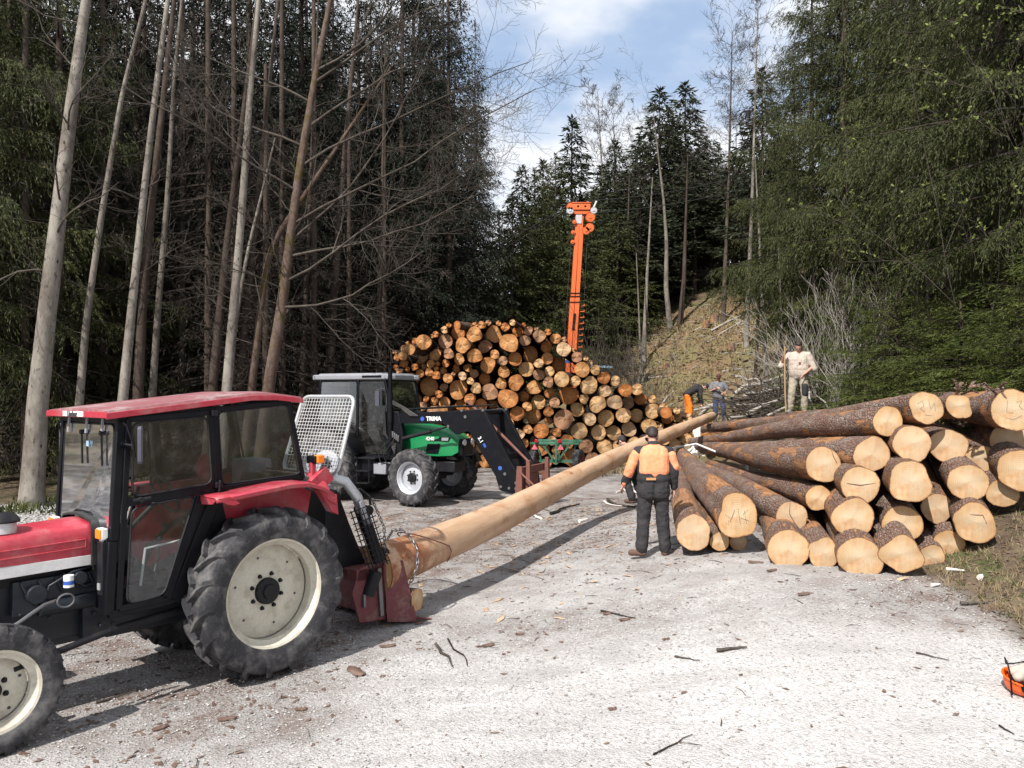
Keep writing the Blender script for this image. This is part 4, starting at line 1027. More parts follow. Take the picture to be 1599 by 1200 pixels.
# cx, cy, width px, distance, tail px, tail py, tail distance, irregularity, label
stack = [
 (1083, 832, 55, 10.4, 1052, 722, 19, .05, 'leftmost bottom log of the front stack, beside the worker in the orange jacket'),
 (1124, 846, 30, 10.45, 1066, 728, 19, .05, 'thin log squeezed between the leftmost log and the marked one'),
 (1152, 806, 66, 10.15, 1056, 706, 20, .10, 'thick grey barked log with pen strokes on its angular end'),
 (1236, 808, 49, 10.5, 1078, 722, 20, .05, 'log with a long curved crack in its end, right of the marked log'),
 (1278, 778, 40, 10.4, 1106, 722, 20, .04, 'smaller round log below the big orange brown one'),
 (1286, 726, 56, 10.4, 1096, 703, 21, .04, 'big orange brown log with a dark slit in its upper right end'),
 (1231, 859, 64, 9.6, 1172, 780, 17, .06, 'broad ground log right of the short propping piece'),
 (1285, 864, 48, 9.5, 1215, 800, 17, .12, 'squarish flat bottomed log between two broad ground logs'),
 (1343, 871, 66, 9.1, 1270, 815, 17, .05, 'broad ground log in the middle of the bottom row'),
 (1408, 866, 62, 8.95, 1330, 812, 17, .13, 'pear shaped bottom log that hangs over the gravel'),
 (1455, 871, 40, 9.35, 1392, 822, 16, .06, 'dim bottom log close right of the pear shaped one'),
 (1481, 850, 45, 9.45, 1412, 800, 16, .06, 'bottom log at the right end of the lowest row'),
 (1522, 817, 62, 9.15, 1440, 782, 17, .08, 'log with a hooked crack, lowest beside the grassy bank'),
 (1332, 809, 62, 9.5, 1250, 770, 18, .05, 'log with a dark hole at its right rim, second row'),
 (1409, 818, 58, 9.5, 1330, 775, 18, .04, 'smooth round log resting above the pear shaped one'),
 (1463, 794, 46, 9.75, 1392, 760, 18, .05, 'half shaded log with a hanging bark strip between two rows'),
 (1343, 758, 58, 9.6, 1235, 730, 20, .04, 'round log with a fine cross crack in the middle row'),
 (1421, 753, 66, 9.3, 1316, 728, 19, .13, 'large squarish log in the middle of the stack'),
 (1512, 754, 58, 9.35, 1400, 725, 19, .04, 'very pale round log in the middle row on the right'),
 (1424, 693, 56, 9.7, 1300, 680, 20, .06, 'log just below the white marked top log'),
 (1481, 697, 54, 10.0, 1360, 685, 20, .04, 'shaded log with a light streak right under the top row'),
 (1531, 716, 42, 10.3, 1420, 700, 19, .04, 'small shaded log deep between the right hand logs'),
 (1592, 735, 64, 9.5, 1470, 712, 19, .05, 'half shaded log cut by the right photo edge'),
 (1578, 690, 58, 10.2, 1470, 685, 19, .05, 'deeply shaded log below the big top right one'),
 (1566, 770, 46, 9.7, 1470, 750, 18, .05, 'log half covered by green twigs at the right edge'),
 (1361, 710, 56, 10.0, 1090, 697, 21, .09, 'log whose end is half in shadow, left of centre in the upper row'),
 (1386, 658, 47, 10.0, 1082, 688, 22, .05, 'top log with a yellow peeled side and pale cross cracked end'),
 (1446, 637, 52, 9.8, 1094, 672, 23, .10, 'whitest ragged ended log on top of the stack with a pen mark'),
 (1497, 635, 40, 10.1, 1200, 655, 22, .12, 'small orange edged log on top beside the torn bark'),
 (1582, 641, 64, 9.5, 1395, 628, 20, .05, 'big top right log with curved pen marks on its end'),
]
for i, (cx, cy, w, d, tx, ty, td, irr, lab) in enumerate(stack):
    f = W(cx, cy, d); t = W(tx, ty, td); r0 = w / 1230 * d / 2
    dirv = (t - f); g = gz(t.x, t.y); rt = max(.09, r0 * .58)
    if t.z < g + rt: t.z = g + rt
    lo = make_log('timber_log', f, t, r0, rt, lab, G1, seed=40 + i, irr=irr * .68, bark=.006, squarish=.05 if irr > .11 else 0)
    if i == 2:
        mk = MB(); zz = -.012
        for st in ([(-.16, .02), (-.08, -.04), (-.04, .08), (-.10, -.08)], [(.0, .10), (.03, -.10)], [(.06, .02), (.13, .09)], [(.03, -.02), (.14, -.06)], [(.08, .08), (.11, -.10)], [(-.15, -.09), (-.11, -.12), (-.12, -.06)]):
            mk.tube([(x, zz, z) for x, z in st], .0016, 4)
        mk.build('pen_mark', M['text_dark'], lo, smooth=0)
    if i in (27, 29):
        mk = MB(); zz = -.012
        for st in (([(-.11, .05), (-.05, .09), (-.03, .02), (-.08, -.01), (-.02, -.05)], [(.03, .10), (.05, -.02), (.10, .06), (.11, -.04)], [(-.02, -.09), (.06, -.10)]) if i == 27 else ([(-.06, .12), (-.07, -.02), (.0, -.03)], [(.03, .10), (.09, .12), (.06, .05), (.10, .01)], [(-.08, -.09), (.0, -.11), (.09, -.06)])):
            mk.tube([(x, zz, z) for x, z in st], .0015, 4)
        mk.build('pen_mark', M['text_dark'], lo, smooth=0)
    if i in (3, 5, 12, 16):
        ck = MB(); k = {3: [(-.02, .2), (-.03, .05), (.03, -.06), (.1, -.15)], 5: [(.10, .2), (.13, .1), (.17, .02)], 12: [(-.05, .1), (.08, .1), (.12, 0)], 26: [(-.12, 0), (0, .01), (.12, -.01)], 16: [(-.15, .02), (0, 0), (.18, .03)]}[i]
        ck.tube([(x, -.006, z) for x, z in k], [.002, .006, .005, .002][:len(k)], 5)
        ck.build('crack', M['chip'], lo, smooth=0)
# short pieces of log, set by their front end
def short_log(cx, cy, w, d, yaw, length, label, mat='bark_log', cut='cut_near', group='short pieces of log', seed=0, pitch=0):
    f = W(cx, cy, d); r0 = w / 1230 * d / 2
    t = f + Vector((math.sin(yaw), math.cos(yaw), pitch)) * length
    return make_log('log_piece', f, t, r0, r0 * .95, label, group, mat=mat, cut=cut, seed=seed, n=28, m=18, irr=.03)
short_log(1153, 848, 27, 10.55, .1, .9, 'short pale piece propping up the marked log', seed=1)
short_log(651, 937, 36, 8.75, -1.15, .75, 'short round piece under the butt of the peeled log', seed=2)
o = short_log(857, 737, 9, 23.6, -1.55, 1.15, 'short log lying on the ground before the green trailer', seed=3)
# the long peeled log being winched
pf, pt = W(582, 893, 8.6), W(1112, 650, 22)
pl = make_log('peeled_log', pf, pt, .25, .12, 'long pale debarked log dragged across the yard by a chain', None, mat='peeled', cut='cut_near', seed=9, irr=.035, bark=.004, flare=.12, m=150, bendk=1.7, knot=.020)
pl_dir = (pt - pf).normalized()

# ---- the tall pile: log after log dropped onto the ones below
prof = [(604, 735), (608, 585), (618, 548), (640, 532), (672, 524), (700, 510), (745, 505), (800, 505), (850, 516), (882, 530), (905, 555), (935, 573), (962, 590), (1000, 607), (1030, 628), (1060, 642), (1085, 655), (1130, 668)]
PD = 27.0
px_ = np.array([(p[0] - 799.5) / 1230 * PD for p in prof]); pz_ = np.array([CAM_H + (618 - p[1]) / 1230 * PD for p in prof])
r_ = np.random.default_rng(23); circ = []
xs_ = np.linspace(px_[1] + .1, px_[-1], 500)
top_ = np.interp(xs_, px_, pz_); floor_ = ground_z(xs_, np.full(500, PD))
fails = 0
while fails < 140 and len(circ) < 420:
    big = r_.uniform() < .11; wx = None
    rad = r_.uniform(.24, .35) if big else float(np.clip(r_.lognormal(math.log(.157), .34), .075, .27))
    zone = len(circ) and r_.uniform() < .5
    z = floor_ + rad
    if circ:
        cxs = np.array([c[0] for c in circ])[:, None]; czs = np.array([c[1] for c in circ])[:, None]; crs = np.array([c[2] for c in circ])[:, None]
        dd = (crs + rad) ** 2 - (xs_[None] - cxs) ** 2
        z = np.maximum(z, np.where(dd > 0, czs + np.sqrt(np.maximum(dd, 0)), -9).max(0))
    edge = (xs_ < px_[1] + rad + .05)
    score = (z + rad - floor_) / (top_ - floor_ + .12) + r_.uniform(0, .10, 500) + edge * 9
    score[(z + rad) > top_ + .10] = 9
    want = .5 + .5 * np.clip((xs_ - 1.2) / 3.0, -1, 1)                 # thicker logs towards the right foot
    score += .35 * np.abs(want - (1 if rad > .21 else .5 if rad > .15 else 0)) * .5
    i = int(np.argmin(score))
    if score[i] > 7: fails += 1; continue
    circ.append((xs_[i], z[i], rad)); fails = max(0, fails - 1)
pile_vars = []
for k in range(10):
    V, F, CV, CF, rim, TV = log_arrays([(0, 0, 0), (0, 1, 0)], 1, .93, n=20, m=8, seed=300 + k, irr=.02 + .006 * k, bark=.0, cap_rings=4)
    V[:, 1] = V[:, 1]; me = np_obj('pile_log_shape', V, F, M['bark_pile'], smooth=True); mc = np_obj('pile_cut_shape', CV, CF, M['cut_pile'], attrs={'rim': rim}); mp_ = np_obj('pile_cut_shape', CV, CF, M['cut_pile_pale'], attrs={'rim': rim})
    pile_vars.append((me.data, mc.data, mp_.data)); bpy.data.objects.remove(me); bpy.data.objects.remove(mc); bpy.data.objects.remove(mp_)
# layers for the labels: count by height band, then left to right
band = .42
order = {}
for c in circ: order.setdefault(int((c[1] - float(np.interp(c[0], xs_, floor_))) // band), []).append(c)
ordn = ['first', 'second', 'third', 'fourth', 'fifth', 'sixth', 'seventh', 'eighth', 'ninth', 'tenth', 'eleventh', 'twelfth', 'thirteenth', 'fourteenth', 'fifteenth', 'sixteenth', 'seventeenth', 'eighteenth', 'nineteenth', 'twentieth',
        '21st', '22nd', '23rd', '24th', '25th', '26th', '27th', '28th', '29th', '30th', '31st', '32nd', '33rd', '34th', '35th', '36th', '37th', '38th', '39th', '40th', '41st', '42nd', '43rd', '44th', '45th', '46th', '47th', '48th', '49th', '50th']
for b_, lst in order.items():
    lst.sort()
    for j, (x, z, rad) in enumerate(lst):
        ml, mc, mpale = pile_vars[r_.integers(0, 10)]
        if r_.uniform() < .12 + .75 * float(np.clip((x - .8) / 3.2, 0, 1)): mc = mpale
        L = r_.uniform(3.9, 4.6); y = PD + r_.normal(0, .20) + (.5 if r_.uniform() < .12 else 0) - (.35 if r_.uniform() < .08 else 0)
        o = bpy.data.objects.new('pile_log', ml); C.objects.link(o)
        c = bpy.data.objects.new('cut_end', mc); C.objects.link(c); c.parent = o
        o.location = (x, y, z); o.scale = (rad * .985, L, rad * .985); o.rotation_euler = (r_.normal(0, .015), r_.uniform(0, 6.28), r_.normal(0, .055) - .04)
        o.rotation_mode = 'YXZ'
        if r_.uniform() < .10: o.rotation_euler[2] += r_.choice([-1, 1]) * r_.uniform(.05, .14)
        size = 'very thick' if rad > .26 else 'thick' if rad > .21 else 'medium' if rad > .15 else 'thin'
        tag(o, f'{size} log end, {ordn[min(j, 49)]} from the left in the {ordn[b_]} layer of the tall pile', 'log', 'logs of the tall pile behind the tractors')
n_pile = len(circ); print('pile logs', n_pile)
# a few logs lying askew on top of the pile and by its right foot
for i, (cx, cy, w, d, yaw, L, lab) in enumerate([(640, 546, 18, 26.6, .35, 2.6, 'slanting log lying across the left shoulder of the tall pile'), (629, 556, 15, 26.6, .3, 2.4, 'log end below the slanting one at the pile shoulder'), (714, 508, 13, 26.6, .5, 2.2, 'pale thin log lying askew near the top of the tall pile'),
        (693, 640, 13, 26.5, .2, 2.0, 'small askew log sticking out above the loader arm'), (1096, 660, 12, 24, .2, 2, 'small log end left of the silver straps'), (1118, 672, 17, 23.5, .25, 2, 'orange log end under the tip of the peeled log'),
        (1099, 675, 13, 23.8, .2, 2, 'small shaded log end under the others by the straps'), (1040, 645, 18, 25.5, .1, 3, 'log end at the far right foot of the tall pile')]):
    short_log(cx, cy, w, d, yaw, L, lab, mat='bark_pile', cut='cut_pile', group='loose logs around the tall pile', seed=60 + i)

# ---- brush heap of thin poles by the man in beige: countable poles are things
r_ = np.random.default_rng(77)
poles = [((1146, 640), (1300, 605), 22, 24.0, 7), ((1148, 640), (1265, 608), 23, 25, 6), ((1140, 652), (1260, 632), 21.5, 23, 5), ((1135, 628), (1240, 596), 30, 28, 5), ((1148, 618), (1215, 582), 27, 28, 5), ((1150, 612), (1250, 575), 25, 26, 6),
         ((1160, 602), (1240, 590), 25.5, 27, 5), ((1145, 656), (1250, 648), 21, 22, 5), ((1170, 640), (1330, 600), 21, 23, 6), ((1200, 650), (1340, 585), 20.5, 23, 5), ((1252, 600), (1292, 645), 21.5, 19.5, 5), ((1262, 598), (1305, 648), 21.5, 19.5, 4), ((1245, 590), (1275, 640), 22, 19.8, 4),
         ((1150, 655), (1200, 645), 23, 24, 5), ((1150, 588), (1205, 600), 27, 25.5, 4), ((1085, 640), (1150, 628), 30.5, 30, 4), ((1145, 625), (1235, 622), 23.5, 25, 6), ((1100, 636), (1165, 610), 31, 31, 4), ((1165, 618), (1290, 590), 23, 25, 6), ((1185, 630), (1262, 655), 24, 20.5, 4)]
plab = ['long pale pole sloping up to the right', 'peeled whitish pole near the top', 'grey pole low in front', 'thin pale pole sloping up behind', 'short split pole at the top left', 'pale forked pole at the very top', 'stub of a broken pole near the top', 'lowest pole resting on the logs', 'long grey pole reaching into the shrubs', 'longest pole running right behind the man in beige',
        'steep stick right of the man in beige', 'second steep stick right of the man in beige', 'thin steep stick just behind the man in beige', 'short low pole at the left foot', 'thin stick poking up at the left', 'flat pale pole beside the crouched orange trousers', 'thick brown pole in the middle', 'thin stick left above the straps', 'brown pole behind the grey ones', 'dark stick crossing downwards']
for i, ((x0, y0), (x1, y1), d0, d1, w) in enumerate(poles):
    a, b = np.array(W(x0, y0, d0)), np.array(W(x1, y1, d1)); r0 = w / 1230 * d0 / 2
    k = 7; pts = np.array([a + (b - a) * t + r_.normal(0, .04, 3) for t in np.linspace(0, 1, k)]) - a
    V, F = tubes_arrays([(pts, np.linspace(r0, r0 * .5, k))], 8)
    o = np_obj('brush_pole', V, F, M['twig_pale'] if i % 3 != 1 else M['bark_brown'], smooth=True); o.location = a
    tag(o, plab[i] + ' of the brush heap', 'pole', 'poles of the brush heap')
bt = []
for i in range(520):
    px, py = r_.uniform(1150, 1345), 0; py = 650 - (px - 1100) * .10 - abs(r_.normal(0, 18)) - r_.uniform(0, 14); d = r_.uniform(20.5, 26)
    a = np.array(W(px, py, d)); a[2] = max(a[2] * .8 + .2 * gz(a[0], a[1]), gz(a[0], a[1]) + .05); v = np.array([r_.normal(0, 1), r_.normal(0, .6), r_.normal(.12, .25)]); v /= np.linalg.norm(v); L = r_.uniform(.5, 2.0)
    pts = np.array([a + v * L * t + r_.normal(0, .03, 3) for t in np.linspace(0, 1, 5)]); bt.append((pts, np.linspace(r_.uniform(.008, .024), .004, 5)))
V, F = tubes_arrays(bt, 4); o = np_obj('brushwood_heap', V, F, M['twig'], smooth=True); tag(o, kind='stuff')

# stumps and fallen trunks of the hillside
def stump(px, py, d, w, h, label, seed):
    p = W(px, py, d); z = gz(p.x, p.y); r0 = w / 1230 * d / 2; o = make_log('tree_stump', (p.x, p.y, z + h), (p.x + .02, p.y + .02, z - .2), r0, r0 * 1.5, label, 'stumps on the hillside', mat='bark_log', cut='cut_near', seed=seed, n=20, m=10, irr=.1, cat='stump')
    return o
for i, a in enumerate([(1074, 575, 33, 13, .55, 'pale stump with a flat top in the middle of the hillside'), (1103, 512, 42, 9, .35, 'left one of two stumps at the shaded wood edge'), (1116, 508, 42.5, 9, .35, 'right one of two stumps at the shaded wood edge'), (1142, 560, 37, 9, .4, 'stump under the ash tree on the slope'), (1040, 560, 38, 7, .3, 'small stump left of the pale flat one'), (1020, 600, 33, 8, .3, 'small stump low at the left of the hillside')]):
    stump(*a, seed=500 + i)
for i, (a, b, d0, d1, w, lab) in enumerate([((1110, 520), (1165, 516), 41, 42, 4, 'pale pole lying at the upper edge of the hillside'), ((1120, 526), (1185, 514), 40, 41.5, 3, 'thin pole lying below the upper one'), ((1128, 572), (1160, 574), 35, 34.5, 3, 'short grey stick lying on the green patch'),
                                            ((1090, 605), (1120, 598), 31, 32, 4, 'broken branch lying above the man in the grey shirt'), ((1030, 585), (1052, 575), 34, 35, 3, 'branch lying left of the pale stump')]):
    a, b = W(*a, d0), W(*b, d1); a.z = gz(a.x, a.y) + .06; b.z = gz(b.x, b.y) + .06
    m = MB(); m.tube([(0, 0, 0), tuple((b - a) * .5 + Vector((0, 0, .04))), tuple(b - a)], [w / 1230 * d0 / 2, w / 1230 * d0 / 2.4, w / 1230 * d0 / 4], 7)
    o = m.build('fallen_pole', M['twig_pale']); o.location = a; tag(o, lab, 'pole', 'poles lying on the hillside')
def sticks_hill():
    t = []
    for i in range(420):
        x, y = r_.uniform(3.5, 16), r_.uniform(26, 46); z = gz(x, y) + .03; a = r_.uniform(0, PI); L = r_.uniform(.2, 1.3); c = np.array([x, y, z])
        v = np.array([math.cos(a), math.sin(a), r_.normal(0.03, .12)]); t.append((np.array([c - v * L / 2, c + [0, 0, .03], c + v * L / 2]), np.array([.012, .018, .006]) * r_.uniform(.6, 1.5)))
    V, F = tubes_arrays(t, 4); tag(np_obj('logging_slash', V, F, M['twig_pale']), kind='stuff')
sticks_hill()

def on_ground(px, py):
    d = np.arange(4, 60, .01); x = (px - 799.5) / 1230 * d; z = CAM_H + (618 - py) / 1230 * d; g = ground_z(x, d)
    i = int(np.argmax(z <= g)); return Vector((x[i], d[i], g[i]))
# ---- single things lying on the gravel
def stick(px0, py0, px1, py1, w, label, mat='twig', seed=0, group='sticks on the gravel', bendy=.04):
    def gp(px, py):
        return on_ground(px, py)
    a, b = gp(px0, py0), gp(px1, py1); r_ = random.Random(seed); L = (b - a).length; rr_ = w / 1230 * a.y / 2; k = 6
    pts = [(b - a) * t + Vector((r_.uniform(-1, 1) * bendy * L, r_.uniform(-1, 1) * bendy * L, rr_ + (gz(*(a + (b - a) * t).xy) - a.z - (b.z - a.z) * t) + .004)) for t in [i / (k - 1) for i in range(k)]]
    m = MB(); m.tube(pts, [rr_ * (1.1 - .7 * i / (k - 1)) for i in range(k)], 6); o = m.build('stick', M[mat]); o.location = a; tag(o, label, 'stick', group); return o
S_ = [(1018, 1182, 1078, 1150, 3, 'thin curved twig at the bottom edge of the photo'), (1055, 1028, 1092, 1034, 3, 'dark twig lying on the pale gravel in the middle'), (1118, 1020, 1166, 1014, 6, 'grey flat stick on the gravel below the log stack'), (940, 956, 990, 968, 3, 'twig left of the grey flat stick'),
      (683, 1008, 706, 1044, 5, 'twig right of the big bark piece'), (1430, 1022, 1480, 1034, 3, 'twig on the gravel near the right bank'), (1560, 1136, 1585, 1150, 3, 'tiny curled twig below the orange helmet'), (1500, 946, 1545, 944, 6, 'grey branch lying on the grassy bank'),
      (955, 783, 1002, 803, 4, 'thin pale strip pointing at the worker boots'), (700, 1000, 735, 1042, 3, 'bent twig in the shadow of the peeled log'), (560, 1046, 556, 1062, 3, 'tiny twig beside the bark piece'), (150, 1100, 215, 1082, 4, 'thin dark stick between the tractor wheels'), (860, 805, 905, 790, 5, 'stick in the shadow under the peeled log')]
for i, (a, b, c_, d_, w, lab) in enumerate(S_): stick(a, b, c_, d_, w, lab, 'twig' if i % 3 else 'twig_dark', i)
for i, (px0, py0, px1, py1, w, lab) in enumerate([(905, 817, 918, 813, 5, 'small white sliver on the shadow of the peeled log'), (978, 768, 1004, 775, 5, 'white bark strip beside the crouching worker'), (990, 760, 960, 772, 4, 'pale sliver left of the orange jacket'), (940, 785, 970, 792, 3, 'long pale sliver on the dark litter'), (845, 812, 830, 806, 4, 'pale sliver under the log'),
                                                  (1478, 893, 1506, 895, 6, 'pale torn splinter at the foot of the right stack'), (1455, 918, 1468, 916, 6, 'white chip on the bank edge'), (1530, 908, 1534, 903, 9, 'white crumpled scrap on the bank')]):
    stick(px0, py0, px1, py1, w, lab, 'peeled_strip', 90 + i, 'white slivers on the ground')
def bark_piece(px, py, d_, sx, sy, rz, label, mat='chip', seed=0):
    r_ = random.Random(seed); x, d, z = on_ground(px, py)
    m = MB(); n = 9; top = []; nn = 5
    for i in range(n):
        for j in range(nn):
            u, v = i / (n - 1) - .5, j / (nn - 1) - .5; ed = (1 - (2 * u) ** 4 * .7)
            top.append((u * sx + r_.uniform(-.03, .03) * sx, v * sy * ed + r_.uniform(-.08, .08) * sy, .012 + .16 * sy * math.cos(v * 3) + r_.uniform(0, .01)))
    bot = [(a, b, c - .010) for a, b, c in top]; fs = []
    N = n * nn
    for i in range(n - 1):
        for j in range(nn - 1):
            q = (i * nn + j, (i + 1) * nn + j, (i + 1) * nn + j + 1, i * nn + j + 1); fs.append(q); fs.append(tuple(N + k for k in q[::-1]))
    rimi = [j for j in range(nn)] + [i * nn + nn - 1 for i in range(1, n)] + [(n - 1) * nn + j for j in range(nn - 2, -1, -1)] + [i * nn for i in range(n - 2, 0, -1)]
    for a, b in zip(rimi, rimi[1:] + rimi[:1]): fs.append((a, b, N + b, N + a))
    m.add(top + bot, fs); o = m.build('bark_piece', M[mat], smooth=30); o.location = (x, d, z); o.rotation_euler = (0, 0, rz); tag(o, label, 'bark piece', 'bark pieces on the gravel'); return o
bark_piece(556, 1051, 0, .27, .10, -.9, 'large reddish bark piece right of the rear tractor wheel', seed=1)
for i, (px, py, sx, sy, rz, lab) in enumerate([(605, 1011, .16, .05, .3, 'small bark piece before the winch blade'), (762, 1010, .14, .06, .6, 'reddish bark piece in the middle of the gravel'), (812, 992, .09, .04, 0, 'dark small bark piece right of the reddish one'), (355, 1125, .14, .05, .4, 'bark piece at the edge of the front wheel shadow'),
                                               (975, 970, .12, .05, .2, 'dark bark crumb on the pale gravel'), (948, 960, .10, .04, .1, 'grey brown bark crumb on the crest of the gravel'), (655, 975, .13, .04, .8, 'orange bark splinter by the tip of the blade'), (1040, 1000, .08, .03, .4, 'tiny bark crumb below the log stack'),
                                               (250, 1140, .12, .05, .9, 'bark piece right of the front wheel'), (470, 1110, .10, .035, .1, 'flat bark crumb below the rear wheel'), (956, 1110, .07, .03, .2, 'dark pebble like crumb in the foreground'), (1255, 930, .15, .06, .3, 'brown bark lump before the ground logs'), (1180, 880, .18, .06, -.3, 'red brown bark heap piece below the propped log'), (1205, 893, .16, .05, .5, 'second red brown bark piece below the propped log')]):
    bark_piece(px, py, 0, sx, sy, rz, lab, seed=10 + i)
# torn silver sheet straps hanging by the end of the peeled log
m = MB(); p0 = W(1084, 655, 22.6)
for k in range(5):
    r2 = random.Random(k); x = k * .045
    pts = [(x, 0, 0), (x + r2.uniform(-.08, .05), -.05, -.35), (x + r2.uniform(-.2, .08), -.1, -.7), (x - .15 + r2.uniform(-.3, .25), -.2, -.95), (x - .25 * k + .2, -.5, -1.02)]
    m.tube(pts, [.03, .04, .035, .03, .012], 5)
o = m.build('torn_bark_strips', M['peeled_strip'], smooth=20); o.location = p0; tag(o, 'silvery white torn bark strips hanging from the tip of the peeled log', 'bark strips')
m = MB(); m.tube([(0, 0, 0), (.5, -.3, .12), (1.0, -.8, -.1), (1.45, -1.2, -.33)], [.02, .022, .02, .03], 6); m.tube([(1.4, -1.2, -.30), (1.42, -1.3, -.5)], [.05, .03], 6)
o = m.build('white_strap', M['white']); o.location = W(1050, 700, 18.8); tag(o, 'white strap lying over the thin ends of the stacked logs', 'strap')
m = MB()
for k in range(16):
    r2 = random.Random(k + 50); a = r2.uniform(0, 6.28); L = r2.uniform(.06, .2)
    m.box((r2.uniform(-.25, .25), r2.uniform(-.15, .15), r2.uniform(0, .10)), (L, .035, .008), (r2.uniform(-1, 1), r2.uniform(-1, 1), a))
o = m.build('torn_bark', M['bark_log'], smooth=0); o.location = W(1525, 613, 9.6); tag(o, 'shaggy torn bark on top between the two top right logs', 'bark'); o['kind'] = 'stuff'; del o['category']; del o['label']
# ------------------------------------------------------------------ vehicle helpers
def rr_poly(x0, z0, x1, z1, r, y=0, k=5):
    """rounded rectangle in the local XZ plane"""
    out = []
    for cx, cz, a0 in ((x1 - r, z1 - r, 0), (x0 + r, z1 - r, 90), (x0 + r, z0 + r, 180), (x1 - r, z0 + r, 270)):
        for i in range(k + 1):
            a = R(a0 + 90 * i / k); out.append((cx + r * math.cos(a), y, cz + r * math.sin(a)))
    return out
def round_poly(pts, r, k=4):
    """round the corners of a polygon given as 3D points"""
    pts = [Vector(p) for p in pts]; out = []; n = len(pts)
    for i in range(n):
        a, b, c = pts[i - 1], pts[i], pts[(i + 1) % n]; u = (a - b).normalized(); w = (c - b).normalized(); rr_ = min(r, (a - b).length * .45, (c - b).length * .45)
        p, q = b + u * rr_, b + w * rr_
        for j in range(k + 1):
            t = j / k; out.append(p * (1 - t) ** 2 + b * 2 * t * (1 - t) + q * t * t)
    return out
def text_obj(txt, size, mat, parent, loc, rot, name='lettering', bold=.0, depth=.003):
    cu = bpy.data.curves.new(name, 'FONT'); cu.body = txt; cu.size = size; cu.extrude = depth; cu.offset = bold; cu.align_x = 'CENTER'; cu.align_y = 'CENTER'; cu.resolution_u = 3
    o = bpy.data.objects.new(name, cu); C.objects.link(o)
    me = bpy.data.meshes.new_from_object(o); bpy.data.objects.remove(o); o = bpy.data.objects.new(name, me); C.objects.link(o); me.materials.clear(); me.materials.append(M[mat]); o.parent = parent
    if isinstance(rot, Matrix): o.matrix_local = Matrix.Translation(Vector(loc)) @ rot.to_4x4()
    else: o.location = loc; o.rotation_euler = rot
    return o

def tyre_mesh(Rt, Wd, rim_r, n_lug, lug_h, name, parent, lug_w=.052, rib=False, sweep=.55, seg=72):
    """agricultural tyre about the local Y axis, centred on y=0"""
    m = MB(); h = Wd / 2; Rc = Rt - lug_h
    prof = [(-h * .62, rim_r), (-h * .80, rim_r + .012), (-h * .97, rim_r + (Rc - rim_r) * .32), (-h, rim_r + (Rc - rim_r) * .55), (-h * .97, rim_r + (Rc - rim_r) * .78), (-h * .88, Rc - .022), (-h * .70, Rc - .004), (-h * .35, Rc + .004), (0, Rc + .006)]
    prof = prof + [(-a, r) for a, r in prof[-2::-1]]
    m.lathe(prof, n=seg)
    def surf(y):
        ys = [p[0] for p in prof[5:-5]]; return float(np.interp(y, ys, [p[1] for p in prof[5:-5]]))
    if rib:
        for k in range(n_lug):
            for sgn in (-1, 1):
                a0 = 2 * PI * (k + (.5 if sgn > 0 else 0)) / n_lug; dw = PI / n_lug * .55
                vs = []
                for y, rt, rb in ((sgn * h * .30, Rt, Rc - .01), (sgn * h * .80, Rt - .006, Rc - .02), (sgn * h * 1.0, Rc - .035, Rc - .075)):
                    for da in (-dw, dw):
                        for r_ in (rt, rb): vs.append((r_ * math.cos(a0 + da), y, r_ * math.sin(a0 + da)))
                fs = []
                for i in (0, 4): fs += [(i, i + 4, i + 6, i + 2), (i, i + 1, i + 5, i + 4), (i + 2, i + 6, i + 7, i + 3)]
                fs += [(0, 2, 3, 1), (8, 9, 11, 10)]
                m.add(vs, fs)
        for y in (-h * .15, h * .15): m.lathe([(y - .012, Rc), (y - .012, Rt), (y + .012, Rt), (y + .012, Rc)], n=seg)
    else:
        for k in range(n_lug):
            for sgn in (-1, 1):
                a0 = 2 * PI * (k + (.5 if sgn > 0 else 0)) / n_lug; N = 7; rows = []
                for i in range(N):
                    t = i / (N - 1); y = sgn * h * (-.06 + 1.06 * t)
                    if t < .88: rb = surf(min(h * .87, abs(y)) * sgn); top = rb + lug_h * (1.0 if t < .8 else .85)
                    else: rb = Rc - .05; top = Rc - .012
                    if i == N - 1: y = sgn * h * 1.015; rb = Rc - .085; top = Rc - .045
                    a = a0 + sweep * (t ** 1.15) * (h / Rt) * 1.9
                    w = lug_w * (.55 + .35 * t) ; rows.append((y, rb - .012, top, a, w))
                vs = []
                for (y, rb, top, a, w) in rows:
                    for r_, ww in ((rb, w * 1.25), (top, w)):
                        for sg in (-1, 1):
                            aa = a + sg * ww / 2 / Rt; vs.append((r_ * math.cos(aa), y, r_ * math.sin(aa)))
                fs = []
                for i in range(N - 1):
                    b = i * 4; fs += [(b + 2, b + 3, b + 7, b + 6), (b, b + 2, b + 6, b + 4), (b + 3, b + 1, b + 5, b + 7)]
                fs += [(0, 1, 3, 2), ((N - 1) * 4, (N - 1) * 4 + 2, (N - 1) * 4 + 3, (N - 1) * 4 + 1)]
                m.add(vs, fs)
    return m.build(name, M['tyre'], parent, smooth=28)

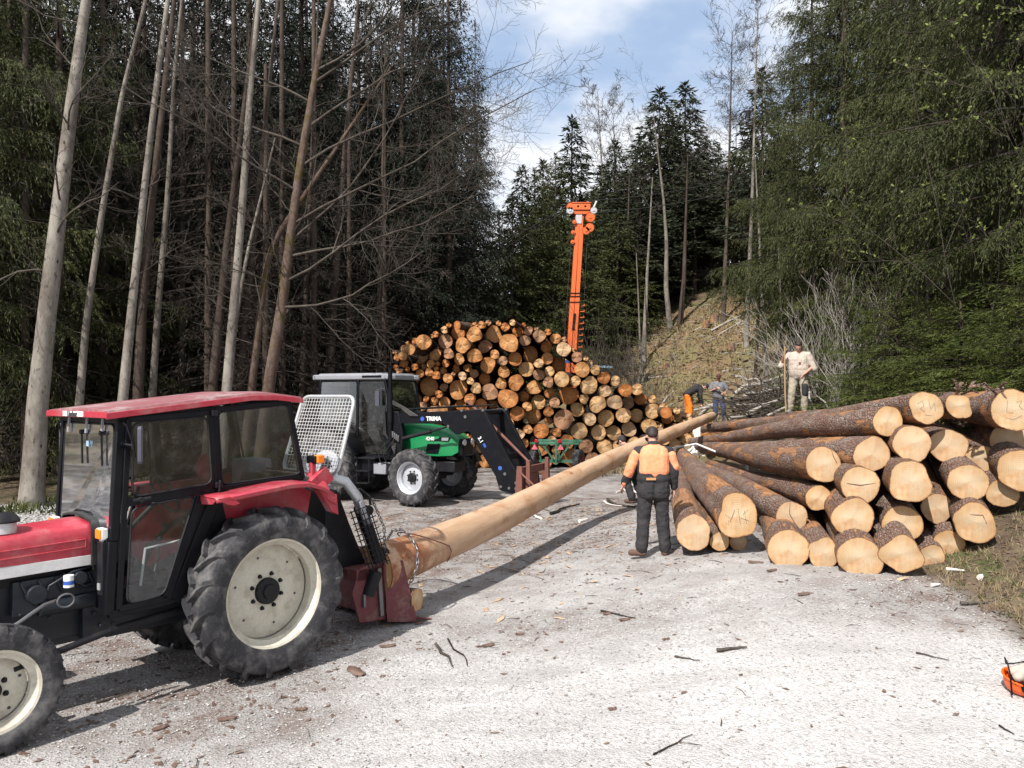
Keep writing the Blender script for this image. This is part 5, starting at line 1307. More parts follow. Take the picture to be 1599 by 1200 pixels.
def wheel(parent, loc, Rt, Wd, rim_r, n_lug, lug_h, side, mat, disc_y, bolts=8, hub_r=.12, hub_mat='black_dusty', rot=0, steer=0, rib=False, extra_holes=0, sweep=.55, hub_out=.02, disc_r=None):
    """side +1: the outer face looks along local +Y"""
    w = empty('wheel'); w.parent = parent; w.location = loc; w.rotation_euler = (0, 0, (0 if side > 0 else PI) + steer)
    ty = tyre_mesh(Rt, Wd, rim_r, n_lug, lug_h, 'tyre', w, rib=rib, sweep=sweep if side > 0 else -sweep, seg=80)
    ty.rotation_euler = (0, rot, 0)
    h = Wd / 2
    m = MB()
    m.lathe([(-h * .66, rim_r + .012), (-h * .70, rim_r - .008), (-h * .55, rim_r - .02), (-h * .1, rim_r - .055), (h * .35, rim_r - .055), (h * .52, rim_r - .022), (h * .70, rim_r - .010), (h * .745, rim_r + .010), (h * .80, rim_r + .018), (h * .78, rim_r + .024), (h * .62, rim_r + .014), (h * .60, rim_r + .004)], n=64)
    m.build('rim', M[mat], w)
    dr = disc_r or rim_r - .058; m = MB()
    m.lathe([(disc_y - .03, dr + .004), (disc_y - .004, dr), (disc_y, dr - .012), (disc_y + .002, rim_r * .62), (disc_y + .012, rim_r * .56), (disc_y + .014, hub_r + .02), (disc_y + .014, .01)], n=64)
    for k in range(extra_holes):
        a = 2 * PI * (k + .25) / extra_holes; q = rim_r * .66; m.lathe([(disc_y + .0045, .012), (disc_y + .0045, .001)], (q * math.cos(a), 0, q * math.sin(a)), n=10, mi=1)
    m.build('disc', [M[mat], M['text_dark']], w)
    m = MB(); m.lathe([(disc_y + .01, hub_r), (disc_y + .02 + hub_out, hub_r * .96), (disc_y + .03 + hub_out, hub_r * .86), (disc_y + .03 + hub_out, hub_r * .55), (disc_y + .045 + hub_out, hub_r * .5), (disc_y + .045 + hub_out, .001)], n=32)
    m.build('hub', M[hub_mat], w)
    br = hub_r + .035
    mb0 = MB(); mb0.cyl((0, 0, 0), (0, .028, 0), .014, 6); mb0.cyl((0, .004, 0), (0, .006, 0), .02, 12)
    first = None
    for k in range(bolts):
        a = 2 * PI * (k + .4) / bolts; p = (br * math.cos(a), disc_y + .012, br * math.sin(a))
        if first is None: first = mb0.build('wheel_nut', M['black_dusty'], w); b = first
        else: b = first.copy(); C.objects.link(b)
        b.location = p
    return w

# ================================================================== red tractor
RT = empty('tractor', (-2.70, 7.50, gz(-2.7, 7.5) - .0), math.atan2(-.767, -.642))
tag(RT, 'old red tractor with black framed cab and cream wheel rims, close on the left', 'tractor')
wheel(RT, (0, .66, .755), .755, .345, .475, 18, .050, 1, 'cream', -.035, 8, .12, rot=.1, extra_holes=6, sweep=.62, hub_out=.03)
wheel(RT, (0, -.66, .755), .755, .345, .475, 18, .050, -1, 'cream', -.035, 8, .12, extra_holes=6)
wheel(RT, (2.14, .60, .455), .455, .20, .285, 22, .020, 1, 'cream', -.025, 6, .06, rib=True, rot=.2, extra_holes=5)
wheel(RT, (2.14, -.60, .455), .455, .20, .285, 22, .016, -1, 'cream', .015, 6, .06, rib=True)
# running gear
m = MB(); m.box((2.14, 0, .50), (.14, 1.0, .12)); m.box((2.14, .0, .62), (.28, .3, .2)); m.cyl((2.14, .42, .455), (2.14, .56, .455), .07, 14); m.cyl((2.14, -.56, .455), (2.14, -.42, .455), .07, 14); m.cyl((2.14, .40, .36), (2.14, .40, .68), .035)
m.build('front_axle', M['engine'], RT, bevel=.01)
m = MB(); m.cyl((0, -.62, .755), (0, .62, .755), .13, 20); m.box((.05, 0, .78), (.7, .42, .44)); m.box((.75, 0, .72), (.9, .36, .40)); m.lathe([(-.02, .22), (.12, .24), (.14, .16)], (0, .2, .755), 'Y', 20)
m.build('rear_axle', M['engine'], RT, bevel=.015)
m = MB()
m.box((1.62, 0, .86), (1.0, .34, .52)); m.box((1.55, .20, .98), (.7, .10, .26)); m.cyl((1.30, .24, .88), (1.72, .24, .88), .065, 16); m.cyl((1.75, .22, 1.0), (1.75, .30, 1.0), .07, 14)
m.box((1.30, .21, .74), (.22, .10, .34)); m.box((1.95, 0, .70), (.5, .28, .24)); m.box((1.5, 0, .62), (.8, .28, .16)); m.box((2.3, 0, .85), (.5, .4, .5))
for i in range(4): m.cyl((1.18 + .05 * i, .27, .66 + .11 * (i % 2)), (1.18 + .05 * i, .29, .66 + .11 * (i % 2)), .016, 8)
for i in range(5): m.tube([(1.85 - i * .12, .18, 1.12), (1.85 - i * .12, .26, 1.10), (1.80 - i * .12, .27, .98)], .010, 6)
m.cyl((1.45, .2, 1.08), (1.45, .33, 1.08), .05, 14); m.tube([(1.55, .24, 1.12), (1.4, .27, 1.0), (1.25, .27, 1.02), (1.18, .2, 1.1)], .014, 8)
m.tube([(1.30, .26, 1.15), (1.50, .29, 1.13), (1.66, .28, 1.05), (1.70, .26, .9)], .011, 6)
for i in range(7): m.cyl((1.95 - i * .10, .24, .80 + .06 * (i % 3)), (1.95 - i * .10, .262, .80 + .06 * (i % 3)), .014, 6)
m.build('engine', M['engine'], RT, bevel=.006)
m = MB(); m.cyl((1.545, .34, 1.03), (1.545, .34, 1.12), .037, 16, mi=0); m.cyl((1.545, .34, 1.05), (1.545, .34, 1.08), .0378, 16, mi=1); m.build('oil_filter', [M['white'], M['blue']], RT)
m = MB(); m.tube([(2.25, .52, .74), (1.94, .50, .87), (1.84, .48, .92), (1.76, .45, .95), (1.66, .40, .955)], .014, 8); m.build('fuel_pipe', M['steel'], RT)
m = MB(); pts = [(1.60 + .06 * math.cos(a), .43, .95 + .05 * math.sin(a)) for a in [i * 2 * PI / 16 for i in range(16)]]; m.tube(pts, .008, 6, closed=True); m.build('wire_ring', M['steel'], RT)
m = MB(); m.cyl((.45, .40, .70), (1.30, .50, .665), .034, 12); m.cyl((1.30, .50, .665), (2.0, .56, .56), .026, 12); m.build('steering_rod', M['black_dusty'], RT)
# bonnet: skin over a rounded section
def hood_sec(x, hw, z0, zt, r):
    return [(x, hw, z0), (x, hw, zt - r), (x, hw - r * .1, zt - r * .55), (x, hw - r * .35, zt - r * .22), (x, hw - r * .8, zt - .012), (x, hw - r * 1.6, zt), (x, 0, zt + .012),
            (x, -hw + r * 1.6, zt), (x, -hw + r * .8, zt - .012), (x, -hw + r * .35, zt - r * .22), (x, -hw + r * .1, zt - r * .55), (x, -hw, zt - r), (x, -hw, z0)]
m = MB(); secs = [hood_sec(x, hw, 1.245, zt, .09) for x, hw, zt in ((1.33, .285, 1.505), (1.8, .28, 1.485), (2.3, .27, 1.46), (2.65, .255, 1.43), (2.78, .23, 1.38))]
n = len(secs[0]); m.add([p for s_ in secs for p in s_], [(i * n + j, i * n + j + 1, (i + 1) * n + j + 1, (i + 1) * n + j) for i in range(len(secs) - 1) for j in range(n - 1)] + [tuple(range(n)), tuple((len(secs) - 1) * n + j for j in range(n))])
m.build('bonnet', M['red'], RT, smooth=50)
m = MB()
for z in (1.365, 1.305):
    for sy in (1, -1): m.bar((1.40, sy * .287, z + .008), (2.6, sy * .264, z - .022), .014, .010)
for sy in (1, -1): m.bar((1.40, sy * .287, 1.302), (1.40, sy * .287, 1.378), .014, .010, up=(1, 0, 0))
m.build('bonnet_bead', M['red'], RT, bevel=.003)
m = MB()
for sy in (1, -1): m.prism([(1.33, sy * .286, 1.243), (1.33, sy * .286, 1.165), (2.75, sy * .243, 1.14), (2.75, sy * .243, 1.243)], (0, sy * .008, 0))
m.build('white_stripe', M['white_stripe'], RT, bevel=.003)
m = MB(); m.box((1.35, .298, 1.20), (.03, .012, .05)); m.box((1.335, .300, 1.17), (.035, .014, .10)); m.build('bonnet_latch', M['black_dusty'], RT, bevel=.003)
m = MB(); m.box((2.79, 0, 1.2), (.06, .44, .5)); m.build('grille', M['black'], RT, bevel=.02)
m = MB(); m.box((2.0, 0, 1.12), (1.4, .42, .10)); m.build('bonnet_underside', M['black'], RT)
m = MB(); m.lathe([(1.455, .05), (1.47, .085), (1.475, .095), (1.555, .095), (1.56, .10)], (1.93, .12, 0), 'Z', 24); m.build('air_precleaner', M['galv'], RT)
m = MB(); m.lathe([(1.556, .118), (1.568, .12), (1.60, .10), (1.625, .06), (1.632, .01)], (1.93, .12, 0), 'Z', 24); m.build('precleaner_cap', M['black_dusty'], RT)
# cab structure
cy = .53
BL = 'black'
def bar2(m, a, b, w=.055, h=.05): m.bar(a, b, w, h)
m = MB()
for sy in (1, -1):
    y = sy * cy
    m.bar((1.29, y, 1.37), (1.235, y, 2.33), .05, .07, up=(1, 0, 0)); m.bar((1.33, y, .80), (1.30, y, 1.37), .05, .075, up=(1, 0, 0))
    m.bar((.455, y, 2.38), (.41, y, 1.60), .05, .065, up=(1, 0, 0)); m.bar((.41, y, 1.70), (.80, y, .80), .05, .11, up=(1, 0, .4))
    m.bar((-.295, y, 2.46), (-.455, y, 1.72), .05, .05, up=(1, 0, 0))
    m.bar((1.27, y, 2.335), (.45, y, 2.385), .05, .07); m.bar((.45, y, 2.39), (-.30, y, 2.455), .05, .045)
    m.bar((.42, y, 1.70), (-.46, y, 1.735), .05, .05)
    m.bar((1.33, y, .80), (.80, y, .815), .05, .06)
    m.prism([(.62, y - .02, 1.66), (.40, y - .02, 1.70), (.30, y - .02, 1.30), (.72, y - .02, .82), (.90, y - .02, .82), (.80, y - .02, 1.05)], (0, .03, 0))
for x, z, w in ((1.24, 2.32, .06), (1.30, 1.37, .09), (-.295, 2.46, .05), (-.45, 1.73, .06)): m.bar((x, -cy, z), (x, cy, z), w, .06)
m.build('cab_frame', M[BL], RT, bevel=.008)
m = MB(); m.prism([(1.31, -cy, 1.35), (1.31, cy, 1.35), (1.33, cy, .82), (1.33, .30, .82), (1.33, .30, 1.16), (1.33, .20, 1.42), (1.33, -.20, 1.42), (1.33, -.30, 1.16), (1.33, -.30, .82), (1.33, -cy, .82)], (-.03, 0, 0)); m.build('firewall', M[BL], RT)
m = MB(); secs = [hood_sec(x, hw, 1.16, zt, .10) for x, hw, zt in ((1.30, .315, 1.545), (1.36, .310, 1.54), (1.365, .295, 1.525))]; n = len(secs[0])
m.add([p for s_ in secs for p in s_], [(i * n + j, i * n + j + 1, (i + 1) * n + j + 1, (i + 1) * n + j) for i in range(2) for j in range(n - 1)]); m.build('cowl_seal', M['hose'], RT, smooth=50)
# roof
m = MB(); sec = []
for x, z in ((1.36, 2.345), (.9, 2.40), (.10, 2.487), (-.12, 2.49), (-.42, 2.455)):
    sec.append([(x, -.585, z), (x, -.56, z + .045), (x, -.3, z + .060), (x, .3, z + .060), (x, .56, z + .045), (x, .585, z), (x, .585, z - .012), (x, -.585, z - .012)])
n = 8; V_ = [p for s_ in sec for p in s_]
m.add(V_, [(i * n + j, i * n + (j + 1) % n, (i + 1) * n + (j + 1) % n, (i + 1) * n + j) for i in range(4) for j in range(n)] + [tuple(range(n)), tuple(4 * n + j for j in range(n))][:1] + [tuple(4 * n + j for j in range(n))])
m.build('roof', M['red_faded'], RT, smooth=25)
m = MB(); m.prism([(1.362, -.585, 2.335), (1.362, .585, 2.335), (1.362, .585, 2.385), (1.362, -.585, 2.385)], (.012, 0, 0))
for sy in (1, -1): m.prism([(1.374, sy * .586, 2.325), (1.374, sy * .586, 2.375), (.10, sy * .586, 2.515), (-.12, sy * .586, 2.518), (-.425, sy * .586, 2.485), (-.425, sy * .586, 2.440), (-.12, sy * .586, 2.470), (.10, sy * .586, 2.468)], (0, sy * .010, 0))
m.build('roof_edge', M['red'], RT, bevel=.004)
m = MB(); m.box((1.377, -.02, 2.362), (.006, .40, .042)); lb = m.build('name_plate', M['white'], RT)
Rm = Matrix(((0, 0, 1), (1, 0, 0), (0, 1, 0)))      # text plane facing local +X, reading towards +Y
text_obj('Lindner', .062, 'text_dark', RT, (1.383, -.02, 2.360), Rm, 'lettering', .0015)
# glazing, each pane and its frame
def pane(name, pts, r=.05, fr=.012, mat='glass', frame_mat='black_dusty', door=None):
    p = door or RT; po = round_poly(pts, r)
    g = MB(); nrm = (Vector(pts[1]) - Vector(pts[0])).cross(Vector(pts[2]) - Vector(pts[1])).normalized()
    g.add(po, [tuple(range(len(po)))]); o = g.build(name, M[mat], p, smooth=0)
    f = MB(); f.tube([q + nrm * .004 for q in po], fr, 6, closed=True); f.build('window_frame', M[frame_mat], o, smooth=60); return o
door = MB()
for a, b in (((1.225, 2.325), (1.30, .835)),): door.bar((a[0] - .04, cy + .03, a[1]), (b[0] - .04, cy + .03, b[1]), .02, .045, up=(1, 0, 0))
door.bar((.50, cy + .03, 2.36), (.455, cy + .03, 1.72), .02, .05, up=(1, 0, 0)); door.bar((1.19, cy + .03, 2.32), (.49, cy + .03, 2.365), .02, .045)
door.bar((1.21, cy + .03, 1.665), (.50, cy + .03, 1.715), .02, .07); door.bar((.56, cy + .03, 1.70), (.885, cy + .03, .84), .02, .07, up=(1, 0, .4)); door.bar((1.26, cy + .03, .835), (.87, cy + .03, .85), .02, .05)
dr = door.build('door', M[BL], RT, bevel=.005)
y = cy + .04
pane('upper_window', [(1.165, y, 2.29), (.525, y, 2.33), (.485, y, 1.755), (1.16, y, 1.705)], .07, .010, door=dr)
pane('lower_window', [(1.165, y, 1.615), (.635, y, 1.665), (.905, y, .88), (1.205, y, .865)], .07, .010, door=dr)
m = MB(); m.cyl((1.16, y, 1.675), (1.02, y + .01, 1.685), .016, 10); m.cyl((1.10, y - .03, 1.68), (1.10, y + .03, 1.68), .022, 10); m.build('handle', M['black_dusty'], dr)
m = MB(); m.box((.47, y + .01, 2.36), (.06, .03, .05)); m.build('hinge', M['black_dusty'], dr, bevel=.004); m = MB(); m.box((.43, y + .01, 1.74), (.06, .03, .05)); m.cyl((.43, y + .02, 1.68), (.42, y + .02, 1.78), .012); m.build('hinge', M['black_dusty'], dr, bevel=.004)
y = cy + .015
pane('side_window', [(.415, y, 2.365), (-.285, y, 2.425), (-.425, y, 1.765), (.375, y, 1.735)], .05, .010)
y = -cy - .01
pane('far_door_window', [(1.165, y, 2.29), (.525, y, 2.33), (.485, y, 1.755), (1.16, y, 1.705)], .07, .010)
pane('far_lower_window', [(1.165, y, 1.615), (.635, y, 1.665), (.905, y, .88), (1.205, y, .865)], .07, .010)
pane('far_side_window', [(.415, y, 2.365), (-.285, y, 2.425), (-.425, y, 1.765), (.375, y, 1.735)], .05, .010)
pane('windscreen', [(1.262, -.48, 2.28), (1.262, .48, 2.28), (1.305, .48, 1.42), (1.305, .26, 1.42), (1.302, .18, 1.56), (1.302, -.18, 1.56), (1.305, -.26, 1.42), (1.305, -.48, 1.42)], .06, .010)
pane('rear_window', [(-.325, -.47, 2.42), (-.325, .47, 2.42), (-.46, .47, 1.78), (-.46, -.47, 1.78)], .06, .010)
for yy in (-.36, 0.0, .30):
    m = MB(); m.bar((1.275, yy, 2.325), (1.285, yy, 2.20), .03, .012, up=(1, 0, 0)); m.build('visor_bracket', M['greyplastic'], RT)
m = MB()
for yy in (-.08, .30): m.bar((1.285, yy, 2.215), (1.300, yy + .05, 1.95), .014, .012, up=(1, 0, 0)); m.cyl((1.27, yy, 2.21), (1.30, yy, 2.21), .02, 10)
m.build('wiper', M[BL], RT)
m = MB(); m.box((1.284, .03, 2.115), (.003, .045, .045)); m.build('vignette_sticker', M['lightblue'], RT)
# mirrors
for sy in (1, -1):
    mr = MB(); mr.prism(rr_poly(-.075, -.145, .075, .145, .03), (0, .03, 0)); o = mr.build('mirror', M['mirror_back'], RT, bevel=.006)
    o.location = (1.17, sy * .70 - .015, 2.125); o.rotation_euler = (0, 0, sy * R(62) + R(180 if sy < 0 else 0))
    a = MB(); a.tube([(1.235, sy * .56, 2.13), (1.24, sy * .64, 2.13), (1.20, sy * .68, 2.12)], .012, 8); a.tube([(1.235, sy * .56, 2.30), (1.25, sy * .66, 2.28), (1.21, sy * .695, 2.13), (1.20, sy * .70, 2.03)], .008, 8); a.cyl((1.235, sy * .55, 2.13), (1.235, sy * .59, 2.13), .02, 10)
    a.build('mirror_arm', M[BL], RT)
# indicator lamps
for sy in (1, -1):
    m = MB(); m.box((1.35, sy * .47, 1.43), (.05, .10, .085), mi=0); m.box((1.378, sy * .47, 1.43), (.02, .09, .075), mi=1); m.box((1.35, sy * .47, 1.385), (.03, .05, .03), mi=0)
    m.build('indicator_lamp', [M['white'], M['orange_lamp']], RT, bevel=.006)
m = MB(); m.box((1.352, .47, 1.16), (.04, .085, .42)); m.build('lamp_panel', M['black_dusty'], RT, bevel=.008)
m = MB(); m.box((1.375, .47, 1.02), (.012, .04, .05)); m.build('panel_clip', M['galv'], RT)
# mudguards
for sy in (1, -1):
    m = MB(); y0, y1 = sy * .50, sy * .845; top = [(.60, 1.665), (.40, 1.675), (.15, 1.70), (-.12, 1.725), (-.32, 1.72), (-.46, 1.675), (-.60, 1.60)]
    vs = []
    for (x, z) in top: vs += [(x, y0, z), (x, y1 - sy * .03, z), (x, y1, z - .012), (x, y1, z - .045)]
    m.add(vs, [(i * 4 + j, i * 4 + j + 1, (i + 1) * 4 + j + 1, (i + 1) * 4 + j) for i in range(len(top) - 1) for j in range(3)])
    fo = m.build('mudguard', M['red'], RT, smooth=25); so = fo.modifiers.new('s', 'SOLIDIFY'); so.thickness = .008
    m = MB(); m.prism([(.60, y0, 1.66), (.40, y0, 1.67), (-.32, y0, 1.71), (-.58, y0, 1.58), (-.50, y0, 1.2), (.0, y0, 1.1), (.55, y0, .9), (.75, y0, 1.1)], (0, -sy * .01, 0)); m.build('mudguard_side', M['red'], RT)
    m = MB(); m.prism([(.60, y1, 1.655), (.48, y1, 1.665), (.38, y1, 1.60), (.44, y1, 1.585), (.50, y1, 1.60)], (0, -sy * .012, 0)); m.prism([(.585, y0, 1.655), (.585, y1, 1.655), (.57, y1 - sy * .1, 1.60), (.57, y0, 1.58)], (.01, 0, 0)); m.build('mudguard_lip', M['red'], RT, bevel=.003)
m = MB(); m.prism([(.62, .50, 1.02), (.40, .50, 1.38), (.30, .50, .92)], (0, .012, 0)); m.build('inner_panel', M['white'], RT)
# inside the cab
m = MB(); m.box((-.05, 0, 1.22), (.44, .46, .12)); m.box((-.28, 0, 1.52), (.12, .46, .48), (0, R(-8), 0)); m.box((-.05, 0, 1.0), (.3, .3, .3)); m.build('driver_seat', M['seat'], RT, bevel=.04)
m = MB(); sw = [(.62 + .10 * math.sin(a) * 0 + .19 * math.cos(a) * .45, .19 * math.sin(a), 1.64 + .19 * math.cos(a) * .9) for a in [i * 2 * PI / 28 for i in range(28)]]; m.tube(sw, .013, 8, closed=True)
m.cyl((.62, 0, 1.64), (1.0, 0, 1.30), .022, 10)
for a in (0, 2.1, 4.2): m.cyl((.62, 0, 1.63), (.62 + .19 * math.cos(a) * .45, .19 * math.sin(a), 1.64 + .19 * math.cos(a) * .9), .009, 6)
m.build('steering_wheel', M['seat'], RT)
m = MB(); m.box((1.12, 0, 1.28), (.22, .5, .3)); m.build('dashboard', M['seat'], RT, bevel=.02)
m = MB(); m.box((.60, 0, .84), (1.35, .95, .03)); m.build('cab_floor', M['black_dusty'], RT)
for x, yy, h in ((.86, .30, .42), (.70, .34, .30), (.55, .12, .5)):
    m = MB(); m.cyl((x, yy, .85), (x - .05, yy, .85 + h), .010, 8); m.ellipsoid((x - .05, yy, .87 + h), (.024, .024, .03)); m.build('gear_lever', M['black_dusty'], RT)
m = MB(); m.tube([(1.02, .40, .95), (.98, .40, 1.25), (.70, .42, 1.28), (.66, .42, .95)], .012, 8); m.build('grab_rail', M['white'], RT)
m = MB(); m.box((-.40, -.25, 1.70), (.25, .35, .35)); m.build('tool_box', M['greyplastic'], RT, bevel=.02)
m = MB(); m.ellipsoid((.02, -.38, 1.80), (.10, .08, .14)); m.build('red_canister', M['red'], RT)
m = MB(); m.box((-.12, -.40, 1.83), (.10, .08, .12)); m.build('bottle', M['white'], RT, bevel=.02)
m = MB(); m.tube([(.74, -.50, 1.72), (.70, -.50, 2.28)], .010, 6); m.build('antenna_rod', M['galv'], RT)
# red bracket with tail lamp behind the cab
m = MB(); m.box((-.62, .60, 1.70), (.22, .06, .16), (0, R(35), 0)); m.prism([(-.52, .62, 1.62), (-.72, .62, 1.56), (-.74, .62, 1.36), (-.66, .62, 1.40)], (0, .10, 0)); m.prism([(-.48, .52, 1.78), (-.62, .60, 1.74), (-.70, .74, 1.46), (-.60, .74, 1.52)], (-.02, 0, .0)); m.box((-.56, .55, 1.80), (.05, .05, .16))
m.build('lamp_bracket', M['red'], RT, bevel=.006)
m = MB(); m.box((-.58, .55, 1.895), (.09, .13, .075), mi=0); m.box((-.60, .60, 1.90), (.08, .07, .08), mi=1); m.build('tail_lamp', [M['black'], M['orange_lamp']], RT, bevel=.01)

# ================================================================== winch on the back of the red tractor
WT = empty('logging_winch', RT.location, RT.rotation_euler.z); tag(WT, 'dark red logging winch with white mesh guard and push blade behind the red tractor', 'winch')
gfr = round_poly([(-1.20, -.50, 2.50), (-1.20, .40, 2.50), (-.98, .38, 1.70), (-.98, -.58, 1.70)], .12, 6)
m = MB(); m.tube(gfr, .020, 10, closed=True); gd = m.build('guard_frame', M['galv'], WT, smooth=80)
wires_h, wires_v = [], []
for i in range(22):
    t = (i + .6) / 22.2; z = 2.50 - .80 * t; x = -1.20 + .22 * t; yl = -.50 - .08 * t; yr = .40 - .02 * t
    cut = max(0, .09 - min(z - 1.70, 2.50 - z)) * .9; m = MB(); m.cyl((x, yl + cut, z), (x, yr - cut, z), .0032, 5); m.build('wire', M['white_stripe'], gd)
for i in range(18):
    t = (i + .6) / 18.2; yt = -.50 + .90 * t; yb = -.58 + .96 * t; e = max(0, .09 - min(t, 1 - t) * .9) * .9
    m = MB(); m.cyl((-1.197 + .0 * e, yt, 2.50 - e), (-.977, yb, 1.70 + e), .0032, 5); m.build('wire', M['white_stripe'], gd)
m = MB()   # winch housing and blade
m.prism([(-1.02, -.35, .60), (-1.02, -.35, 1.50), (-1.18, -.35, 1.52), (-1.34, -.35, 1.15), (-1.60, -.35, .60)], (0, .48, 0)); m.build('winch_housing', M['black_dusty'], WT, bevel=.02)
m = MB()
m.prism([(-1.66, -.80, .10), (-1.66, .33, .10), (-1.62, .33, .72), (-1.62, -.80, .72)], (-.025, 0, 0)); m.prism([(-1.66, -.80, .12), (-1.66, .33, .12), (-1.98, .44, .03), (-1.98, -.92, .03)], (0, 0, -.03))
m.prism([(-1.62, .33, .72), (-1.66, .33, .08), (-1.30, .33, .12), (-1.20, .33, .45), (-1.30, .33, .70)], (0, .02, 0)); m.prism([(-1.62, .35, .74), (-1.86, .40, .70), (-1.98, .50, .02), (-1.66, .37, .06)], (.02, .02, 0))
m.prism([(-1.60, -.80, .72), (-1.60, .33, .72), (-1.74, .37, .80), (-1.74, -.84, .80)], (-.02, 0, -.02)); m.box((-1.44, .1, .62), (.36, .5, .12))
m.prism([(-1.92, .48, .06), (-2.16, .55, .0), (-1.90, .28, .03)], (0, 0, .025))
m.build('blade', M['winch_red'], WT, bevel=.006)
m = MB(); m.cyl((-1.40, .36, .40), (-1.48, .40, .64), .07, 18); m.build('roller', M['black_dusty'], WT)
m = MB(); m.bar((-1.58, .37, .14), (-1.54, .37, .66), .03, .05, up=(1, 0, 0)); m.bar((-1.34, .37, .28), (-1.34, .37, .42), .03, .03, up=(1, 0, 0)); m.build('side_bar', M['steel'], WT, bevel=.004)
m = MB(); m.tube([(-.80, -.05, 1.66), (-.92, .22, 1.68), (-1.12, .34, 1.62), (-1.24, .38, 1.45), (-1.30, .38, 1.30)], .055, 14); m.build('exhaust_tube', M['galv'], WT, smooth=60)
m = MB(); m.bar((-1.22, .42, 1.42), (-1.34, .44, 1.16), .09, .05, up=(1, 0, 0)); m.build('oil_tank', M['greyplastic'], WT, bevel=.01)
m = MB(); m.bar((-1.30, .36, 1.34), (-1.52, .40, .74), .07, .12, up=(1, 0, 0)); m.bar((-1.42, .30, 1.20), (-1.60, .30, .78), .04, .05, up=(1, 0, 0)); m.cyl((-1.38, .20, 1.30), (-1.38, .42, 1.30), .05, 14); m.cyl((-1.62, .2, .80), (-1.62, .38, .80), .07, 12); m.tube([(-1.34, .30, 1.52), (-1.42, .36, 1.44), (-1.40, .40, 1.36)], .016, 6)
m.build('boom', M['black_dusty'], WT, bevel=.008)
m = MB()
for i in range(6):
    a = Vector((-1.06 - .05 * i, .50, 1.34)); m.cyl(a, a + Vector((-.24, 0, -.62)), .006, 5)
for i in range(11):
    a = Vector((-1.04 - .024 * i, .50, 1.32 - .062 * i)); m.cyl(a, a + Vector((-.30, 0, -.02 + .08)), .006, 5)
m.build('black_mesh', M['black'], WT)
# chain from the winch to the butt of the peeled log: every link its own torus
Minv = WT.matrix_basis.inverted() if False else (Matrix.Translation(WT.location) @ Euler((0, 0, WT.rotation_euler.z)).to_matrix().to_4x4()).inverted()
ch = empty('chain', RT.location); tag(ch, 'steel chain running from the winch round the butt of the peeled log', 'chain'); ch.location = (0, 0, 0)
Mw = Matrix.Translation(WT.location) @ Euler((0, 0, WT.rotation_euler.z)).to_matrix().to_4x4()
def link_mesh():
    m = MB(); pts = [(.021 * math.cos(a) + (.012 if math.cos(a) > 0 else -.012), .013 * math.sin(a), 0) for a in [i * 2 * PI / 12 for i in range(12)]]; m.tube(pts, .0055, 5, closed=True)
    o = m.build('chain_link', M['steel'], None, smooth=60); return o
l0 = link_mesh(); first = True
c0 = Mw @ Vector((-1.40, .44, 1.40)); c1 = Mw @ Vector((-1.60, .40, .86)); pu = Vector((0, 0, 1)); sdx = pl_dir.cross(pu).normalized()
cen = pf + pl_dir * .42; path = [c0, (c0 + c1) / 2 + Vector((.05, .02, -.02)), c1]
for a in (150, 120, 90, 60, 30, 5, -20, -45): path.append(cen + (sdx * math.cos(R(a)) + sdx.cross(pl_dir) * math.sin(R(a))) * .335 + pl_dir * (-.05 + .002 * a))
def walk(path, step):
    out = []; acc = 0
    for a, b in zip(path, path[1:]):
        L = (b - a).length; t = acc
        while t < L: out.append((a + (b - a) * (t / L), (b - a).normalized())); t += step
        acc = t - L
    return out
for k, (p, d) in enumerate(walk(path, .046)):
    o = l0 if first else l0.copy()
    if not first: C.objects.link(o)
    first = False; o.parent = ch; q = d.to_track_quat('X', 'Z'); o.matrix_local = Matrix.Translation(p) @ q.to_matrix().to_4x4() @ Euler((PI / 2 * (k % 2), 0, 0)).to_matrix().to_4x4()
# wire sling round the log a little farther up
m = MB(); c2 = pf + pl_dir * 1.05; pts = [c2 + (sdx * math.cos(R(a)) + sdx.cross(pl_dir) * math.sin(R(a))) * .288 + pl_dir * (-.55 * max(0, math.sin(R(a))) + .1) for a in range(-40, 200, 15)]; m.tube(pts, .008, 5)
o = m.build('wire_sling', M['rust']); tag(o, 'thin wire sling lying round the butt half of the peeled log', 'cable')

# ================================================================== green tractor with front loader
GTz = gz(-1.8, 18.5); GT = empty('tractor', (-1.83, 18.55, GTz), math.atan2(-.44, .9)); tag(GT, 'green and black tractor with a black front loader before the tall log pile', 'tractor')
wheel(GT, (0, -.90, .645), .645, .36, .36, 18, .04, -1, 'silver', .0, 8, .11, steer=R(-6), sweep=.6, hub_out=.05)
wheel(GT, (0, .90, .645), .645, .36, .36, 18, .04, 1, 'silver', .0, 8, .11, steer=R(-6), sweep=.6)
wheel(GT, (-2.45, -.88, .86), .86, .46, .48, 20, .045, -1, 'silver', .03, 8, .14, sweep=.6)
wheel(GT, (-2.45, .88, .86), .86, .46, .48, 20, .045, 1, 'silver', .03, 8, .14, sweep=.6)
m = MB(); m.cyl((0, -.8, .645), (0, .8, .645), .10, 14); m.box((0, 0, .68), (.4, .5, .3)); m.box((-1.2, 0, .85), (2.8, .5, .45)); m.cyl((-2.45, -.8, .86), (-2.45, .8, .86), .16, 14); m.box((.45, 0, .85), (.5, .5, .25)); m.build('chassis', M['black_dusty'], GT, bevel=.02)
m = MB(); secs = []
for x, hw, z0, zt in ((-1.15, .40, 1.12, 1.90), (-.3, .40, 1.10, 1.84), (.35, .38, 1.10, 1.74), (.68, .35, 1.12, 1.62), (.82, .30, 1.2, 1.50)): secs.append(hood_sec(x, hw, z0, zt, .14))
